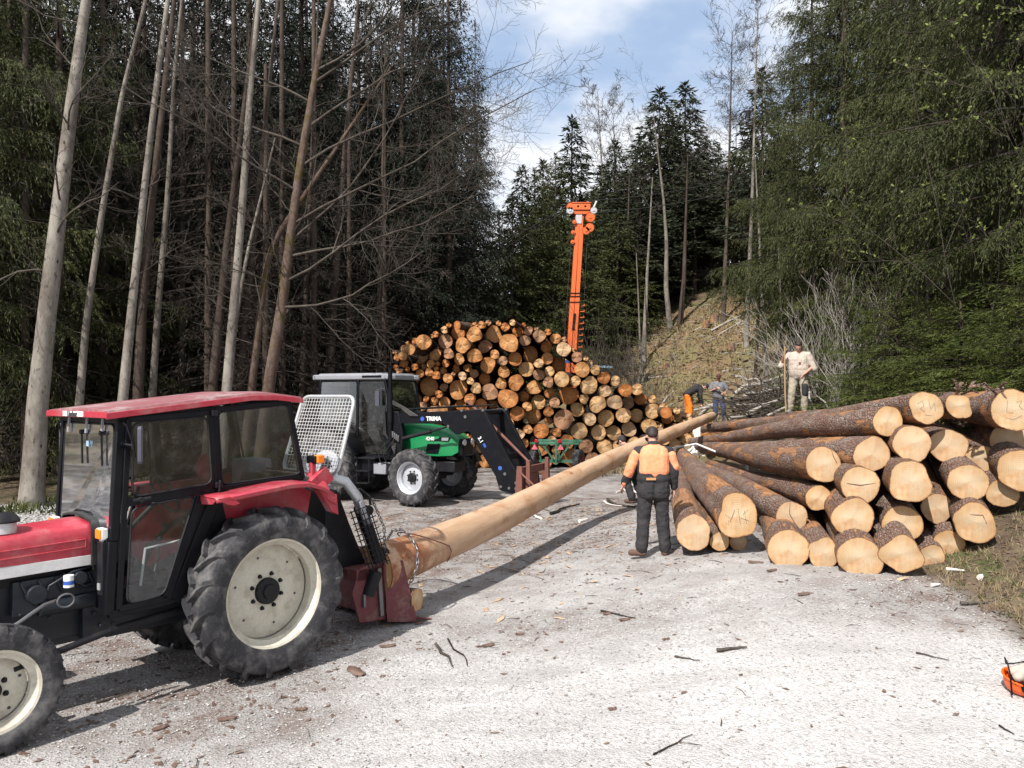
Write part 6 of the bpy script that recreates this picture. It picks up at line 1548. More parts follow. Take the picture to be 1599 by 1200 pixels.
n = len(secs[0]); m.add([p for s_ in secs for p in s_], [(i * n + j, i * n + j + 1, (i + 1) * n + j + 1, (i + 1) * n + j) for i in range(len(secs) - 1) for j in range(n - 1)] + [tuple((len(secs) - 1) * n + j for j in range(n))])
m.build('bonnet', M['green'], GT, smooth=40)
m = MB()
for sy in (1, -1): m.prism([(-1.10, sy * .402, 1.44), (.60, sy * .365, 1.44), (.66, sy * .36, 1.54), (-1.10, sy * .402, 1.58)], (0, sy * .012, 0)); m.prism([(.02, sy * .394, 1.16), (.34, sy * .383, 1.16), (.40, sy * .378, 1.38), (.06, sy * .392, 1.38)], (0, sy * .012, 0))
m.build('bonnet_vent', M['black'], GT)
m = MB(); m.prism([(.44, -.392, 1.46), (.60, -.382, 1.46), (.62, -.380, 1.53), (.44, -.392, 1.53)], (0, -.006, 0)); m.build('badge', M['greyplastic'], GT)
Rr = Matrix(((1, 0, 0), (0, 0, -1), (0, 1, 0)))    # facing local -Y, reading along +X
text_obj('4240', .115, 'text_white', GT, (.14, -.412, 1.495), Rr, 'lettering', .002)
m = MB(); m.box((.86, 0, 1.3), (.12, .5, .4)); m.build('grille', M['black'], GT, bevel=.03)
for sy in (1, -1):
    m = MB(); m.cyl((.90, sy * .18, 1.42), (.935, sy * .18, 1.42), .07, 16); m.build('headlight', M['white'], GT)
# cab
m = MB(); m.box((-1.95, 0, 2.93), (2.25, 1.36, .13)); m.box((-1.95, 0, 2.995), (2.0, 1.2, .06)); m.build('cab_roof', M['greyplastic'], GT, bevel=.03)
m = MB(); m.box((-1.3, -.684, 2.94), (.55, .012, .05)); m.box((-1.3, -.686, 2.93), (.50, .014, .008)); m.build('roof_grille', M['black'], GT)
for sy in (1, -1):
    m = MB(); m.box((-.84, sy * .5, 2.93), (.04, .2, .09)); m.build('work_lamp', M['white'], GT, bevel=.01)
m = MB()
for sy in (1, -1):
    y = sy * .64
    m.bar((-.95, y, 2.86), (-.72, y * .9, 1.75), .06, .06, up=(1, 0, 0)); m.bar((-1.72, y, 2.86), (-1.75, y, 1.0), .06, .07, up=(1, 0, 0)); m.bar((-2.85, y, 2.86), (-2.95, y, 1.6), .06, .08, up=(1, 0, 0)); m.bar((-1.75, y, 1.05), (-.85, y * .85, 1.05), .06, .12)
for x in (-.95, -2.85): m.bar((x, -.64, 2.85), (x, .64, 2.85), .06, .06)
m.box((-2.4, 0, 1.45), (1.1, 1.0, .4)); m.build('cab_frame', M['black'], GT, bevel=.01)
def gpane(name, pts): 
    g = MB(); po = round_poly(pts, .05); g.add(po, [tuple(range(len(po)))]); g.build(name, M['glass'], GT, smooth=0)
for sy in (1, -1):
    gpane('door_window', [(-.97, sy * .65, 2.82), (-1.68, sy * .65, 2.82), (-1.70, sy * .65, 1.12), (-.90, sy * .62, 1.12), (-.75, sy * .60, 1.75)])
    gpane('side_window', [(-1.76, sy * .65, 2.82), (-2.82, sy * .65, 2.82), (-2.90, sy * .65, 1.75), (-1.78, sy * .65, 1.62)])
gpane('windscreen', [(-.93, -.60, 2.82), (-.93, .60, 2.82), (-.72, .55, 1.75), (-.72, -.55, 1.75)])
gpane('rear_window', [(-2.87, -.60, 2.82), (-2.87, .60, 2.82), (-2.96, .60, 1.75), (-2.96, -.60, 1.75)])
m = MB(); m.box((-2.3, 0, 1.75), (.5, .5, .12)); m.box((-2.55, 0, 2.15), (.14, .5, .7)); m.build('driver_seat', M['seat'], GT, bevel=.04)
m = MB(); m.cyl((-1.15, 0, 1.6), (-1.35, 0, 1.95), .03); m.tube([(-1.37 + .09 * math.cos(a), .2 * math.sin(a), 1.97 + .17 * math.cos(a)) for a in [i * 2 * PI / 20 for i in range(20)]], .014, 6, closed=True); m.build('steering_wheel', M['seat'], GT)
for sy in (1, -1):
    m = MB(); vs = []; y0, y1 = sy * .62, sy * 1.14
    for i in range(10):
        a = R(15 + 150 * i / 9); x = -2.45 + 1.0 * math.cos(a); z = .86 + 1.0 * math.sin(a); vs += [(x, y0, z), (x, y1, z), (x, y1, z - .06)]
    m.add(vs, [(i * 3 + j, i * 3 + j + 1, (i + 1) * 3 + j + 1, (i + 1) * 3 + j) for i in range(9) for j in range(2)]); o = m.build('mudguard', M['black'], GT, smooth=40); o.modifiers.new('s', 'SOLIDIFY').thickness = .01
    m = MB(); vs = []
    for i in range(8):
        a = R(20 + 130 * i / 7); x = .76 * math.cos(a); z = .645 + .74 * math.sin(a); vs += [(x, sy * .72, z), (x, sy * 1.08, z)]
    if sy > 0:
        m.add(vs, [(i * 2, i * 2 + 1, i * 2 + 3, i * 2 + 2) for i in range(7)]); o = m.build('mudguard', M['black'], GT, smooth=40); o.modifiers.new('s', 'SOLIDIFY').thickness = .01
m = MB(); m.tube([(-1.52, -.95, 1.02), (-1.52, -.95, .46), (-1.18, -.95, .46), (-1.18, -.95, 1.02)], .014, 6)
for z in (.46, .74): m.box((-1.35, -.93, z), (.34, .16, .02))
m.box((-1.30, -.80, 1.04), (.60, .34, .03)); m.build('access_steps', M['black_dusty'], GT)
m = MB(); m.box((-.95, -.72, .80), (.35, .28, .26)); m.build('battery_box', M['greyplastic'], GT, bevel=.02)
m = MB(); m.box((-1.35, -.70, .82), (.5, .3, .5)); m.build('fuel_tank', M['black'], GT, bevel=.04)
m = MB(); m.cyl((-.75, -.72, 1.2), (-.75, -.72, 3.12), .055, 14, r1=.05); m.cyl((-.75, -.72, 1.85), (-.75, -.72, 2.55), .075, 14); m.build('exhaust', M['black'], GT)
m = MB(); m.prism([(-1.12, -.80, 2.25), (-.98, -.84, 2.25), (-.98, -.84, 2.6), (-1.12, -.80, 2.6)], (0, .03, 0)); m.cyl((-.95, -.62, 2.66), (-1.05, -.82, 2.62), .012, 6); m.build('mirror', M['mirror_back'], GT)
# loader, a beam on either side
for sy in (-1, 1):
    y = -.62 if sy < 0 else .38; yy = (y - .05, y + .05)
    m = MB()
    m.prism([(-.95, y - .05, 1.98), (-.62, y - .05, 2.08), (1.12, y - .05, 2.16), (1.62, y - .05, 2.20), (1.62, y - .05, 2.02), (1.28, y - .05, 1.70), (.98, y - .05, 1.62), (.62, y - .05, 1.86), (-.60, y - .05, 1.84), (-.95, y - .05, 1.80)], (0, .10, 0))
    m.build('loader_beam', M['black'], GT, bevel=.012)
    m = MB(); m.prism([(1.10, y - .048, 2.08), (1.62, y - .048, 2.20), (1.72, y - .048, 2.10), (2.50, y - .048, .78), (2.56, y - .048, .42), (2.34, y - .048, .38), (2.06, y - .048, .44), (1.96, y - .048, .74), (1.24, y - .048, 1.78)], (0, .096, 0)); m.build('loader_arm', M['black'], GT, bevel=.012)
    m = MB(); m.prism([(-.85, y - .07, 1.0), (-.45, y - .07, 1.0), (-.42, y - .07, 1.62), (-.55, y - .07, 2.12), (-.95, y - .07, 2.12), (-.95, y - .07, 1.5)], (0, .14, 0)); m.box((-.65, sy * .5, .95), (.3, .3, .5)); m.build('loader_post', M['black'], GT, bevel=.012)
    m = MB(); m.cyl((-.42, y - .085 * 1, 1.50), (.35, y - .085, 1.68), .045, 14); m.cyl((.35, y - .085, 1.68), (.76, y - .085, 1.79), .022, 10); m.build('lift_ram', M['black_dusty'], GT)
    m = MB(); m.cyl((1.42, y + .085, 2.16), (2.15, y + .085, 1.05), .036, 12); m.cyl((2.15, y + .085, 1.05), (2.44, y + .085, .80), .02, 10); m.build('tilt_ram', M['black_dusty'], GT)
    m = MB(); m.cyl((1.40, y, 2.27), (-.80, y, 2.16), .018, 8); m.cyl((1.48, y - .03, 2.27), (2.50, y - .03, .80), .018, 8); m.cyl((-.8, y, 2.05), (-.8, y, 2.20), .02, 8); m.build('levelling_rod', M['black'], GT)
    for (x, z, r_) in ((-.78, 2.02, .035), (-.42, 1.50, .035), (.78, 1.80, .035), (1.13, 2.16, .03), (1.22, 2.02, .035), (2.10, .52, .03), (2.30, .50, .03), (2.46, .62, .03), (2.46, .50, .03), (2.20, .80, .035), (1.66, 2.17, .03)):
        m = MB(); m.cyl((x, y - sy * -.05, z), (x, y + sy * .07, z), r_, 12); m.build('pin', M['steel'], GT)
m = MB(); m.cyl((1.60, -.62, 2.12), (1.60, .62, 2.12), .06, 14); m.build('cross_tube', M['black'], GT); m = MB(); m.box((2.1, 0, 1.15), (.12, 1.2, .12)); m.build('cross_tube', M['black'], GT)
hs = MB()
for k in range(5): hs.tube([(-.60, -.70 - .012 * k, 1.35 - .05 * k), (-.95 + .02 * k, -.72, 1.6), (-.90, -.72, 2.15 + .015 * k), (-.70, -.72, 2.30 + .02 * k), (-.45 + .03 * k, -.71, 2.20), (-.20 + .05 * k, -.70, 2.02)], .017, 7)
hs.tube([(-.70, -.74, 1.5), (-1.0, -.85, 1.2), (-.9, -.9, .95), (-.6, -.78, .9)], .014, 6); hs.tube([(-.62, -.74, 1.5), (-.85, -.85, 1.1), (-.7, -.8, .8)], .014, 6)
hs.build('hydraulic_hose', M['hose'], GT, smooth=60)
m = MB(); 
for k in range(5):
    m.box((-.72 + .05 * k, -.72, 1.62 - .03 * k), (.04, .05, .14), mi=0)
m.build('hose_coupling', M['steel'], GT, bevel=.008)
m = MB(); m.prism([(.10 + .055 * math.cos(a), -.675, 1.96 + .055 * math.sin(a)) for a in [i * PI / 3 + .5 for i in range(6)]], (0, -.004, 0)); m.build('emblem', M['blue'], GT)
text_obj('TRIMA', .135, 'text_white', GT, (.40, -.677, 1.965), Rr @ Matrix.Rotation(R(1.5), 3, 'Z'), 'lettering', .004)
text_obj('3.1', .12, 'text_white', GT, (1.60, -.676, 1.52), Rr @ Matrix.Rotation(R(-58), 3, 'Z'), 'lettering', .002)
m = MB(); m.box((1.70, -.674, 1.40), (.09, .005, .05), (0, R(58), 0)); m.prism([(2.08 + .05 * math.cos(a), -.674, .92 + .05 * math.sin(a)) for a in [i * PI / 3 for i in range(6)]], (0, -.004, 0)); m.build('emblem', M['blue'], GT)
# quick-hitch frame and fork carriage on the loader
m = MB(); m.prism([(2.50, -.72, .98), (2.62, -.72, .98), (2.62, -.72, .15), (2.44, -.72, .15)], (0, .05, 0)); m.prism([(2.50, .67, .98), (2.62, .67, .98), (2.62, .67, .15), (2.44, .67, .15)], (0, .05, 0))
m.box((2.57, 0, .88), (.07, 1.40, .16)); m.box((2.55, 0, .32), (.07, 1.40, .14)); m.box((2.56, -.2, .6), (.03, .9, .5))
for yv in (-.55, .45): m.prism([(2.64, yv, 1.1), (2.72, yv, 1.1), (2.74, yv, .18), (2.60, yv, -.02), (2.50, yv, -.02), (2.62, yv, .2)], (0, .10, 0))
m.build('fork_carriage', M['rust'], GT, bevel=.008)
# two reddish rods standing in the loader
for i, (a, b, lab) in enumerate([((730, 627), (826, 722), 'long reddish pole leaning over the loader arm to the fork'), ((812, 738), (850, 775), 'short reddish rod sticking out of the loader fork'), ((782, 686), (808, 670), 'short grey stick crossing the pole beside the loader')]):
    d0 = (18.9, 16.7, 19.5)[i]; p, q = W(*a, d0), W(*b, (17.2, 16.2, 20.2)[i]); m = MB(); m.tube([(0, 0, 0), tuple((q - p) * .5 + Vector((0, 0, .01))), tuple(q - p)], [.04, .036, .028] if i == 0 else [.022, .022, .018], 8)
    o = m.build('wooden_pole', M['rust'] if i < 2 else M['twig_pale'], smooth=60); o.location = p; tag(o, lab, 'pole', 'poles by the loader')

# ================================================================== green trailer bogie
TR = empty('timber_trailer', (1.42, 25.2, gz(1.42, 25.2)), R(-8)); tag(TR, 'small green two wheeled timber trailer in front of the tall log pile', 'trailer')
for sx in (-1, 1):
    w = empty('wheel'); w.parent = TR; w.location = (sx * .70, 0, .39); w.rotation_euler = (0, 0, R(90) if sx < 0 else R(-90)); w.rotation_euler.z += R(-14)
    m = MB(); m.lathe([(-.09, .23), (-.12, .27), (-.125, .33), (-.105, .375), (-.06, .388), (-.055, .378), (-.045, .378), (-.04, .39), (-.005, .39), (0, .378), (.005, .39), (.04, .39), (.045, .378), (.055, .378), (.06, .388), (.105, .375), (.125, .33), (.12, .27), (.09, .23)], n=40)
    for k in range(30):
        a = 2 * PI * k / 30
        for yv in (-.085, .085): m.box((.386 * math.cos(a), yv, .386 * math.sin(a)), (.022, .045, .03), (0, -a, 0))
    m.build('tyre', M['tyre'], w)
    m = MB(); m.lathe([(.10, .235), (.09, .22), (.02, .20), (.02, .08), (.07, .07), (.07, .01)], n=30); m.lathe([(-.10, .235), (-.09, .22), (-.02, .20), (-.02, .01)], n=30); m.build('rim', M['rust'], w)
m = MB(); m.cyl((-.62, 0, .39), (.62, 0, .39), .04, 12); m.box((0, 0, .40), (1.1, .09, .09)); m.build('axle', M['trailer_green'], TR)
m = MB(); m.box((-.05, -.12, .97), (1.55, .10, .07)); m.box((.05, .5, 1.02), (1.5, .10, .08)); m.box((.15, 1.2, .86), (.12, 2.2, .12)); m.build('bolster', M['trailer_green'], TR, bevel=.008)
m = MB()
for s_ in (-1, 1):
    m.bar((s_ * .45, -.1, .95), (s_ * .08, -.1, .45), .05, .05); m.bar((s_ * .62, 0, .92), (s_ * .5, 0, .45), .04, .04); m.bar((s_ * .30, .1, .93), (s_ * .55, .1, .50), .03, .03)
m.bar((0, -.15, 1.05), (0, -.15, .3), .06, .06, up=(1, 0, 0)); m.bar((.10, -.15, 1.02), (.10, -.15, .42), .03, .03, up=(1, 0, 0)); m.build('brace', M['trailer_green'], TR)
for sx in (-.62, .12):
    m = MB(); m.box((sx, -.2, 1.05), (.11, .06, .11)); m.build('tail_lamp', M['red_lamp'], TR, bevel=.01)
for sx in (-.68, .15):
    m = MB(); m.prism([(sx - .10, -.2, .78), (sx + .10, -.2, .78), (sx, -.2, .95)], (0, -.012, 0)); m.build('reflector', M['pink'], TR)

# ================================================================== orange cable yarder mast
MZ = gz(2.4, 33); MT = empty('yarder_mast', (2.35, 33, MZ)); tag(MT, 'tall orange cable yarder mast rising behind the tall log pile', 'mast')
base = Vector((2.42, 33, 3.2)) - Vector(MT.location); top = Vector((2.85, 33, 10.0)) - Vector(MT.location)
def mp(t, dx=0, dy=0): return base + (top - base) * t + Vector((dx, dy, 0))
m = MB()
for t0, t1, w0, w1 in ((0, .50, .40, .40), (.50, .93, .37, .34)):
    for sx in (-1, 1): m.bar(mp(t0, sx * w0 * .26, 0), mp(t1, sx * w1 * .26, 0), .34, w0 * .46, up=(1, 0, 0))
m.bar(mp(0, 0, .05), mp(.93, 0, .05), .2, .1, up=(1, 0, 0)); m.bar(mp(.93, -.03), mp(1.0, -.03), .3, .34, up=(1, 0, 0)); m.bar(mp(-.06), mp(0), .4, .4, up=(1, 0, 0)); m.build('mast_section', M['orange'], MT, bevel=.012)
m = MB(); 
for t in (.505, .525, .47): m.bar(mp(t, -.27, -.19), mp(t, .27, -.19), .02, .03)
m.bar(mp(.30, .0, -.18), mp(.40, .02, -.18), .05, .1, up=(1, 0, 0)); m.build('mast_band', M['black'], MT)
m = MB(); m.bar(mp(.95, -.05, -.16), mp(1.02, -.05, -.16), .03, .26, up=(1, 0, 0)); m.build('inner_tube', M['galv'], MT, bevel=.02)
for i, mt in enumerate(('text_yellow', 'blue')):
    if mt not in M: M[mt] = painted('yellow_stripe', (.75, .45, .03), .5, 0)
    m = MB(); z = .115 - i * .02; m.prism([mp(z, -.25, -.178), mp(z + .018, .25, -.178), mp(z + .036, .25, -.178), mp(z + .018, -.25, -.178)], (0, -.006, 0)); m.build('stripe', M[mt], MT)
for k in range(12):
    t = .05 + .40 * k / 11; m = MB(); a = mp(t, .24, -.05); m.bar(a, a + Vector((.20, 0, .0)), .05, .035); m.bar(a + Vector((.18, 0, 0)), a + Vector((.18, 0, .06)), .05, .03, up=(1, 0, 0)); m.build('step', M['orange'], MT)
m = MB(); m.cyl(mp(-.02, .05, -.25), mp(-.02, .05, .25), .30, 22); m.cyl(mp(-.02, .05, -.27), mp(-.02, .05, -.26), .12, 16); m.build('slewing_ring', M['orange'], MT)
# head with pulleys
hc = mp(1.0) + Vector((.05, 0, .35)); m = MB(); m.box(hc, (.74, .5, .26)); m.box(hc + Vector((0, 0, .17)), (.80, .55, .04)); m.prism([hc + Vector((-.45, -.2, -.1)), hc + Vector((-.28, -.2, -.30)), hc + Vector((.3, -.2, -.30)), hc + Vector((.45, -.2, -.1))], (0, .4, 0)); m.build('mast_head', M['orange'], MT, bevel=.02)
for dx, dz, r_, mt in ((-.48, -.14, .16, 'galv'), (-.46, .02, .17, 'orange'), (.50, -.14, .15, 'galv'), (.36, -.42, .20, 'orange'), (.33, -.85, .19, 'orange'), (.18, -.98, .17, 'orange'), (-.30, -.62, .09, 'orange'), (-.36, -1.05, .09, 'orange'), (-.38, -1.45, .09, 'orange'), (-.15, .02, .13, 'orange'), (.15, .02, .13, 'orange')):
    m = MB(); p = hc + Vector((dx, -.18, dz)); m.lathe([(-.05, r_), (-.02, r_ * .85), (.02, r_ * .85), (.05, r_)], p, 'Y', 18); m.cyl(p - Vector((0, .07, 0)), p + Vector((0, .07, 0)), r_ * .35, 10); m.cyl(p - Vector((0, .045, 0)), p + Vector((0, .045, 0)), r_ * .86, 18); m.build('pulley', M[mt], MT)
m = MB(); m.bar(hc + Vector((.50, -.1, 0)), hc + Vector((.62, -.1, .26)), .16, .06, up=(1, 0, 0)); m.build('lamp_shade', M['white'], MT)
m = MB(); m.box(Vector((3.4, 34, 3.72)) - Vector(MT.location), (1.7, 1.6, .10), (0, R(2), 0)); m.build('machine_cover', M['lightblue'], MT, bevel=.02)
m = MB(); m.box(Vector((3.4, 34.2, 2.6)) - Vector(MT.location), (1.5, 1.5, 1.9)); m.build('machine_body', M['black_dusty'], MT, bevel=.05)
for a, b, da, lab in (((885, 322), (560, 470), 42, 'upper guy cable running down left from the mast head'), ((885, 328), (575, 480), 42, 'lower guy cable running down left from the mast head'), ((912, 314), (1230, 248), 44, 'upper cable running right from the mast head'), ((912, 334), (1260, 262), 44, 'lower cable running right from the mast head')):
    p, q = W(*a, 32.9), W(*b, da); pts = [p + (q - p) * t - Vector((0, 0, .45 * 4 * t * (1 - t))) for t in [i / 14 for i in range(15)]]; m = MB(); m.tube([v - p for v in pts], .014, 5); o = m.build('guy_cable', M['rope'], smooth=60); o.location = p; tag(o, lab, 'cable', 'cables of the mast')
for dx in (-.36, .44):
    m = MB(); m.cyl(mp(.0, dx, 0), mp(.98, dx * .8, 0), .012, 6); m.build('hoist_rope', M['rope'], MT)
# ------------------------------------------------------------------ people: one continuous remeshed body each, clothes as children
def blob(name, caps, mat, parent=None, voxel=.012, smooth=4, ells=(), bump=None, boxes=()):
    """caps: (p0, p1, r0, r1[, flat]) tapered round-ended limbs; ells: (centre, radii, rot); all fused into one continuous skin"""
    m = MB()
    for c in caps:
        p0, p1, r0, r1 = Vector(c[0]), Vector(c[1]), c[2], c[3]; d = p1 - p0; L = max(d.length, 1e-4); d = d / L; n = 14
        pts, rs = [], []
        for a in (85, 60, 35): pts.append(p0 - d * r0 * math.sin(R(a))); rs.append(r0 * math.cos(R(a)))
        for t in (0, .25, .5, .75, 1): pts.append(p0 + d * L * t); rs.append(r0 + (r1 - r0) * t)
        for a in (35, 60, 85): pts.append(p1 + d * r1 * math.sin(R(a))); rs.append(r1 * math.cos(R(a)))
        m.tube(pts, rs, n)
    for e in ells: m.ellipsoid(e[0], e[1], e[2] if len(e) > 2 else None, 16, 12)
    for b in boxes: m.box(*b)
    o = m.build(name, M[mat], parent, smooth=0)
    rm = o.modifiers.new('fuse', 'REMESH'); rm.mode = 'VOXEL'; rm.voxel_size = voxel; rm.use_smooth_shade = True
    sm = o.modifiers.new('smooth', 'SMOOTH'); sm.factor = .5; sm.iterations = smooth
    if bump:
        tx = bpy.data.textures.get('folds') or bpy.data.textures.new('folds', 'CLOUDS'); tx.noise_scale = .09; tx.noise_depth = 2
        dm = o.modifiers.new('folds', 'DISPLACE'); dm.texture = tx; dm.strength = bump; dm.mid_level = .5; dm.texture_coords = 'LOCAL'
    return o
def fingers(wrist, d, nrm, side, s=1.0, curl=.5):
    """a palm with four unequal curled fingers and a thumb. d: along the hand, nrm: back of the hand, side: towards the thumb"""
    wrist, d, nrm, side = Vector(wrist), Vector(d).normalized(), Vector(nrm).normalized(), Vector(side).normalized(); caps = []
    palm = wrist + d * .085 * s
    for k in (-1.5, -.5, .5, 1.5): caps.append((wrist + d * .01 + side * k * .009 * s, palm + side * k * .020 * s, .015 * s, .012 * s))
    for k, L in ((1.5, .068), (.5, .078), (-.5, .073), (-1.5, .058)):
        a = palm + side * k * .020 * s; dd = d.copy(); seg = L * s / 3
        for j in range(3):
            dd = (dd - nrm * curl * (.45 + .35 * j)).normalized(); b = a + dd * seg; caps.append((a, b, .0092 * s, .0082 * s)); a = b
    a = wrist + d * .025 * s + side * .026 * s; dd = (d * .75 + side * .75 - nrm * .25).normalized()
    for j in range(3):
        b = a + dd * .028 * s; caps.append((a, b, .0115 * s, .0095 * s)); a = b; dd = (dd - side * .35 - nrm * .2 * curl).normalized()
    return caps
def head(c, yaw, pitch=0, s=1.0):
    """caps and ellipsoids of a head whose face looks along yaw (radians, 0 = +X)"""
    c = Vector(c); Mt = Euler((0, pitch, yaw)).to_matrix(); e = Euler((0, pitch, yaw))
    P = lambda x, y, z: c + Mt @ Vector((x, y, z)) * s
    ells = [(P(-.012, 0, .025), (.094 * s, .076 * s, .100 * s), e), (P(.022, 0, -.045), (.062 * s, .056 * s, .072 * s), e), (P(.052, 0, -.088), (.024 * s, .026 * s, .020 * s), e), (P(-.005, .077, -.012), (.018 * s, .010 * s, .030 * s), e), (P(-.005, -.077, -.012), (.018 * s, .010 * s, .030 * s), e),
            (P(.076, 0, .020), (.016 * s, .048 * s, .010 * s), e), (P(.078, 0, -.062), (.012 * s, .026 * s, .007 * s), e), (P(.050, .042, -.022), (.022 * s, .018 * s, .020 * s), e), (P(.050, -.042, -.022), (.022 * s, .018 * s, .020 * s), e)]
    caps = [(P(.080, 0, .010), P(.102, 0, -.026), .009 * s, .013 * s), (P(.076, 0, -.074), P(.078, 0, -.074), .011 * s, .011 * s)]
    return caps, ells, P, e
def eyes(P, parent, s=1.0):
    for sy in (1, -1):
        m = MB(); m.ellipsoid(P(.076, sy * .030, .002), (.011 * s, .011 * s, .008 * s), None, 10, 8, 0); m.ellipsoid(P(.084, sy * .030, .002), (.005 * s, .005 * s, .005 * s), None, 8, 6, 1); m.build('eye', [M['white'], M['text_dark']], parent)

def person(label, base, yaw, J, cl, head_yaw=0, head_pitch=0, voxel=.012, s=1.0, hands=None, hair='hair', hat=None, hairdo=True):
    """J: joints in person space (x forward, y left, z up, metres). cl: dict of clothing makers"""
    root_loc = Vector(base)
    hc, he, P, e = head(J['head'], head_yaw, head_pitch)
    caps = list(hc); ells = list(he)
    g = lambda k: Vector(J[k])
    neck, chest, waist, pelvis = g('neck'), g('chest'), g('waist'), g('pelvis')
    caps.append((neck, g('head') - Vector((0, 0, .06)), .058, .054)); 
    lat = Vector(J.get('lat', (0, 1, 0)))
    for sy in (1, -1):
        caps += [(chest + lat * sy * .07, waist + lat * sy * .06, .125, .11), (waist + lat * sy * .06, pelvis + lat * sy * .07, .11, .12), (chest + lat * sy * .07 + (neck - chest) * .5, chest + lat * sy * .07, .09, .12)]
    for sd, sy in (('l', 1), ('r', -1)):
        sh, el, wr, hp, kn, an, toe = [g(f'{n}_{sd}') for n in ('sh', 'el', 'wr', 'hip', 'kn', 'an', 'toe')]
        caps += [(neck - (neck - chest) * .15, sh, .06, .055), (sh, el, .055, .042), (el, wr, .042, .027), (hp, kn, .088, .058), (kn, an, .056, .038), (an - Vector((0, 0, .04)), toe, .036, .03)]
        if hands and sd in hands: caps += fingers(wr, *hands[sd])
    body = blob('person', caps, 'skin', None, voxel, 2, ells); body.location = root_loc; body.rotation_euler = (0, 0, yaw); body.scale = (s, s, s)
    tag(body, label, 'person'); eyes(P, body)
    if hairdo: blob('hair', [], hair, body, .010, 2, [(P(-.026, 0, .040), (.094, .083, .094), e), (P(-.055, 0, -.005), (.052, .074, .062), e), (P(.03, 0, .085), (.055, .065, .035), e)])
    if hat:
        mt, peak = hat
        blob('cap', [], mt, body, .008, 2, [(P(-.010, 0, .058), (.104, .090, .080), e)])
        m = MB(); pk = []
        for rr_, zz in ((.085, .052), (.175 if peak > 0 else .15, .030)):
            for a in range(-60, 61, 15): pk.append(P(rr_ * math.cos(R(a)) * (1 if peak > 0 else -1), rr_ * math.sin(R(a)) * .62, zz))
        n = 9; m.add(pk, [(i, i + 1, n + i + 1, n + i) for i in range(n - 1)]); o = m.build('cap_peak', M[mt], body, smooth=50); o.modifiers.new('s', 'SOLIDIFY').thickness = .006
    # clothing
    tr = cl['trousers']; tc = []
    for sd, sy in (('l', 1), ('r', -1)):
        hp, kn, an = g(f'hip_{sd}'), g(f'kn_{sd}'), g(f'an_{sd}'); tc += [(hp, kn, .112, .092), (kn, an + Vector((0, 0, .03)), .092, .082), (an + Vector((0, 0, .10)), an + Vector((0, 0, .035)), .088, .084)]
        tc.append((pelvis + lat * sy * .07, hp, .125, .112)); tc.append((waist + lat * sy * .06 - (waist - pelvis) * .3, pelvis + lat * sy * .075, .118, .13))
        so = blob('shoe', [(an - Vector((0, 0, .035)), g(f'toe_{sd}'), .050, .042), (an + Vector((0, 0, .06)), an - Vector((0, 0, .03)), .052, .050), (an - Vector((0, 0, .045)) - (g(f'toe_{sd}') - an) * .15, g(f'toe_{sd}') - Vector((0, 0, .005)), .046, .040)], cl['shoes'], body, .009, 3)
    blob('trousers', tc, tr, body, voxel * .9, 3, bump=.030)
    top = cl['top']; uc = []; sl = cl.get('sleeve', 1.0); uw = cl.get('wide', 1.0)
    for sd, sy in (('l', 1), ('r', -1)):
        sh, el, wr = g(f'sh_{sd}'), g(f'el_{sd}'), g(f'wr_{sd}')
        uc += [(chest + lat * sy * .075, waist + lat * sy * .07, .150 * uw, .140 * uw), (waist + lat * sy * .07, pelvis + lat * sy * .07 + (waist - pelvis) * cl.get('hem', .1), .140 * uw, .142 * uw), (neck - (neck - chest) * .22, sh, .075, .080), (chest + lat * sy * .09 + (neck - chest) * .45, chest + lat * sy * .09, .105, .14)]
        if sl >= 1: uc += [(sh, el, .080, .068), (el, el + (wr - el) * (.92 if sl == 1 else .9), .068, .052)]
        else: uc += [(sh, sh + (el - sh) * (sl * 1.6), .082, .072)]
    tp = blob('jacket' if sl >= 1 else 'shirt', uc, top, body, voxel * .9, 3, bump=.028)
    return body, tp, P, e

# worker in the orange jacket, seen from behind, looking away and down
gB = (1.93, 10.75)
J = dict(head=(.115, 0, 1.635), neck=(0, 0, 1.50), chest=(0, 0, 1.30), waist=(-.01, 0, 1.06), pelvis=(0, 0, .95),
         sh_l=(.0, .20, 1.43), el_l=(.02, .31, 1.19), wr_l=(.10, .385, .985), sh_r=(.0, -.20, 1.43), el_r=(-.02, -.275, 1.16), wr_r=(.04, -.285, .93),
         hip_l=(0, .10, .92), kn_l=(.02, .135, .50), an_l=(-.02, .16, .09), toe_l=(.03, .30, .045), hip_r=(0, -.10, .92), kn_r=(.03, -.13, .50), an_r=(0, -.155, .09), toe_r=(.15, -.165, .045))
w1, j1, P1, e1 = person('worker seen from behind in an orange and black jacket and navy cap on the gravel', (gB[0], gB[1], gz(*gB)), R(88), J,
    dict(trousers='cloth_grey', shoes='leather', top='cloth_grey', sleeve=1.0, hem=-.45, wide=1.04), hands=dict(l=((.25, .35, -.85), (-.5, .7, .2), (.8, -.4, .1), 1.05, .45), r=((.1, 0, -1), (0, -1, 0), (1, 0, 0), 1.05, .55)), voxel=.0095, head_pitch=R(42), hat=('cap_navy', 1))
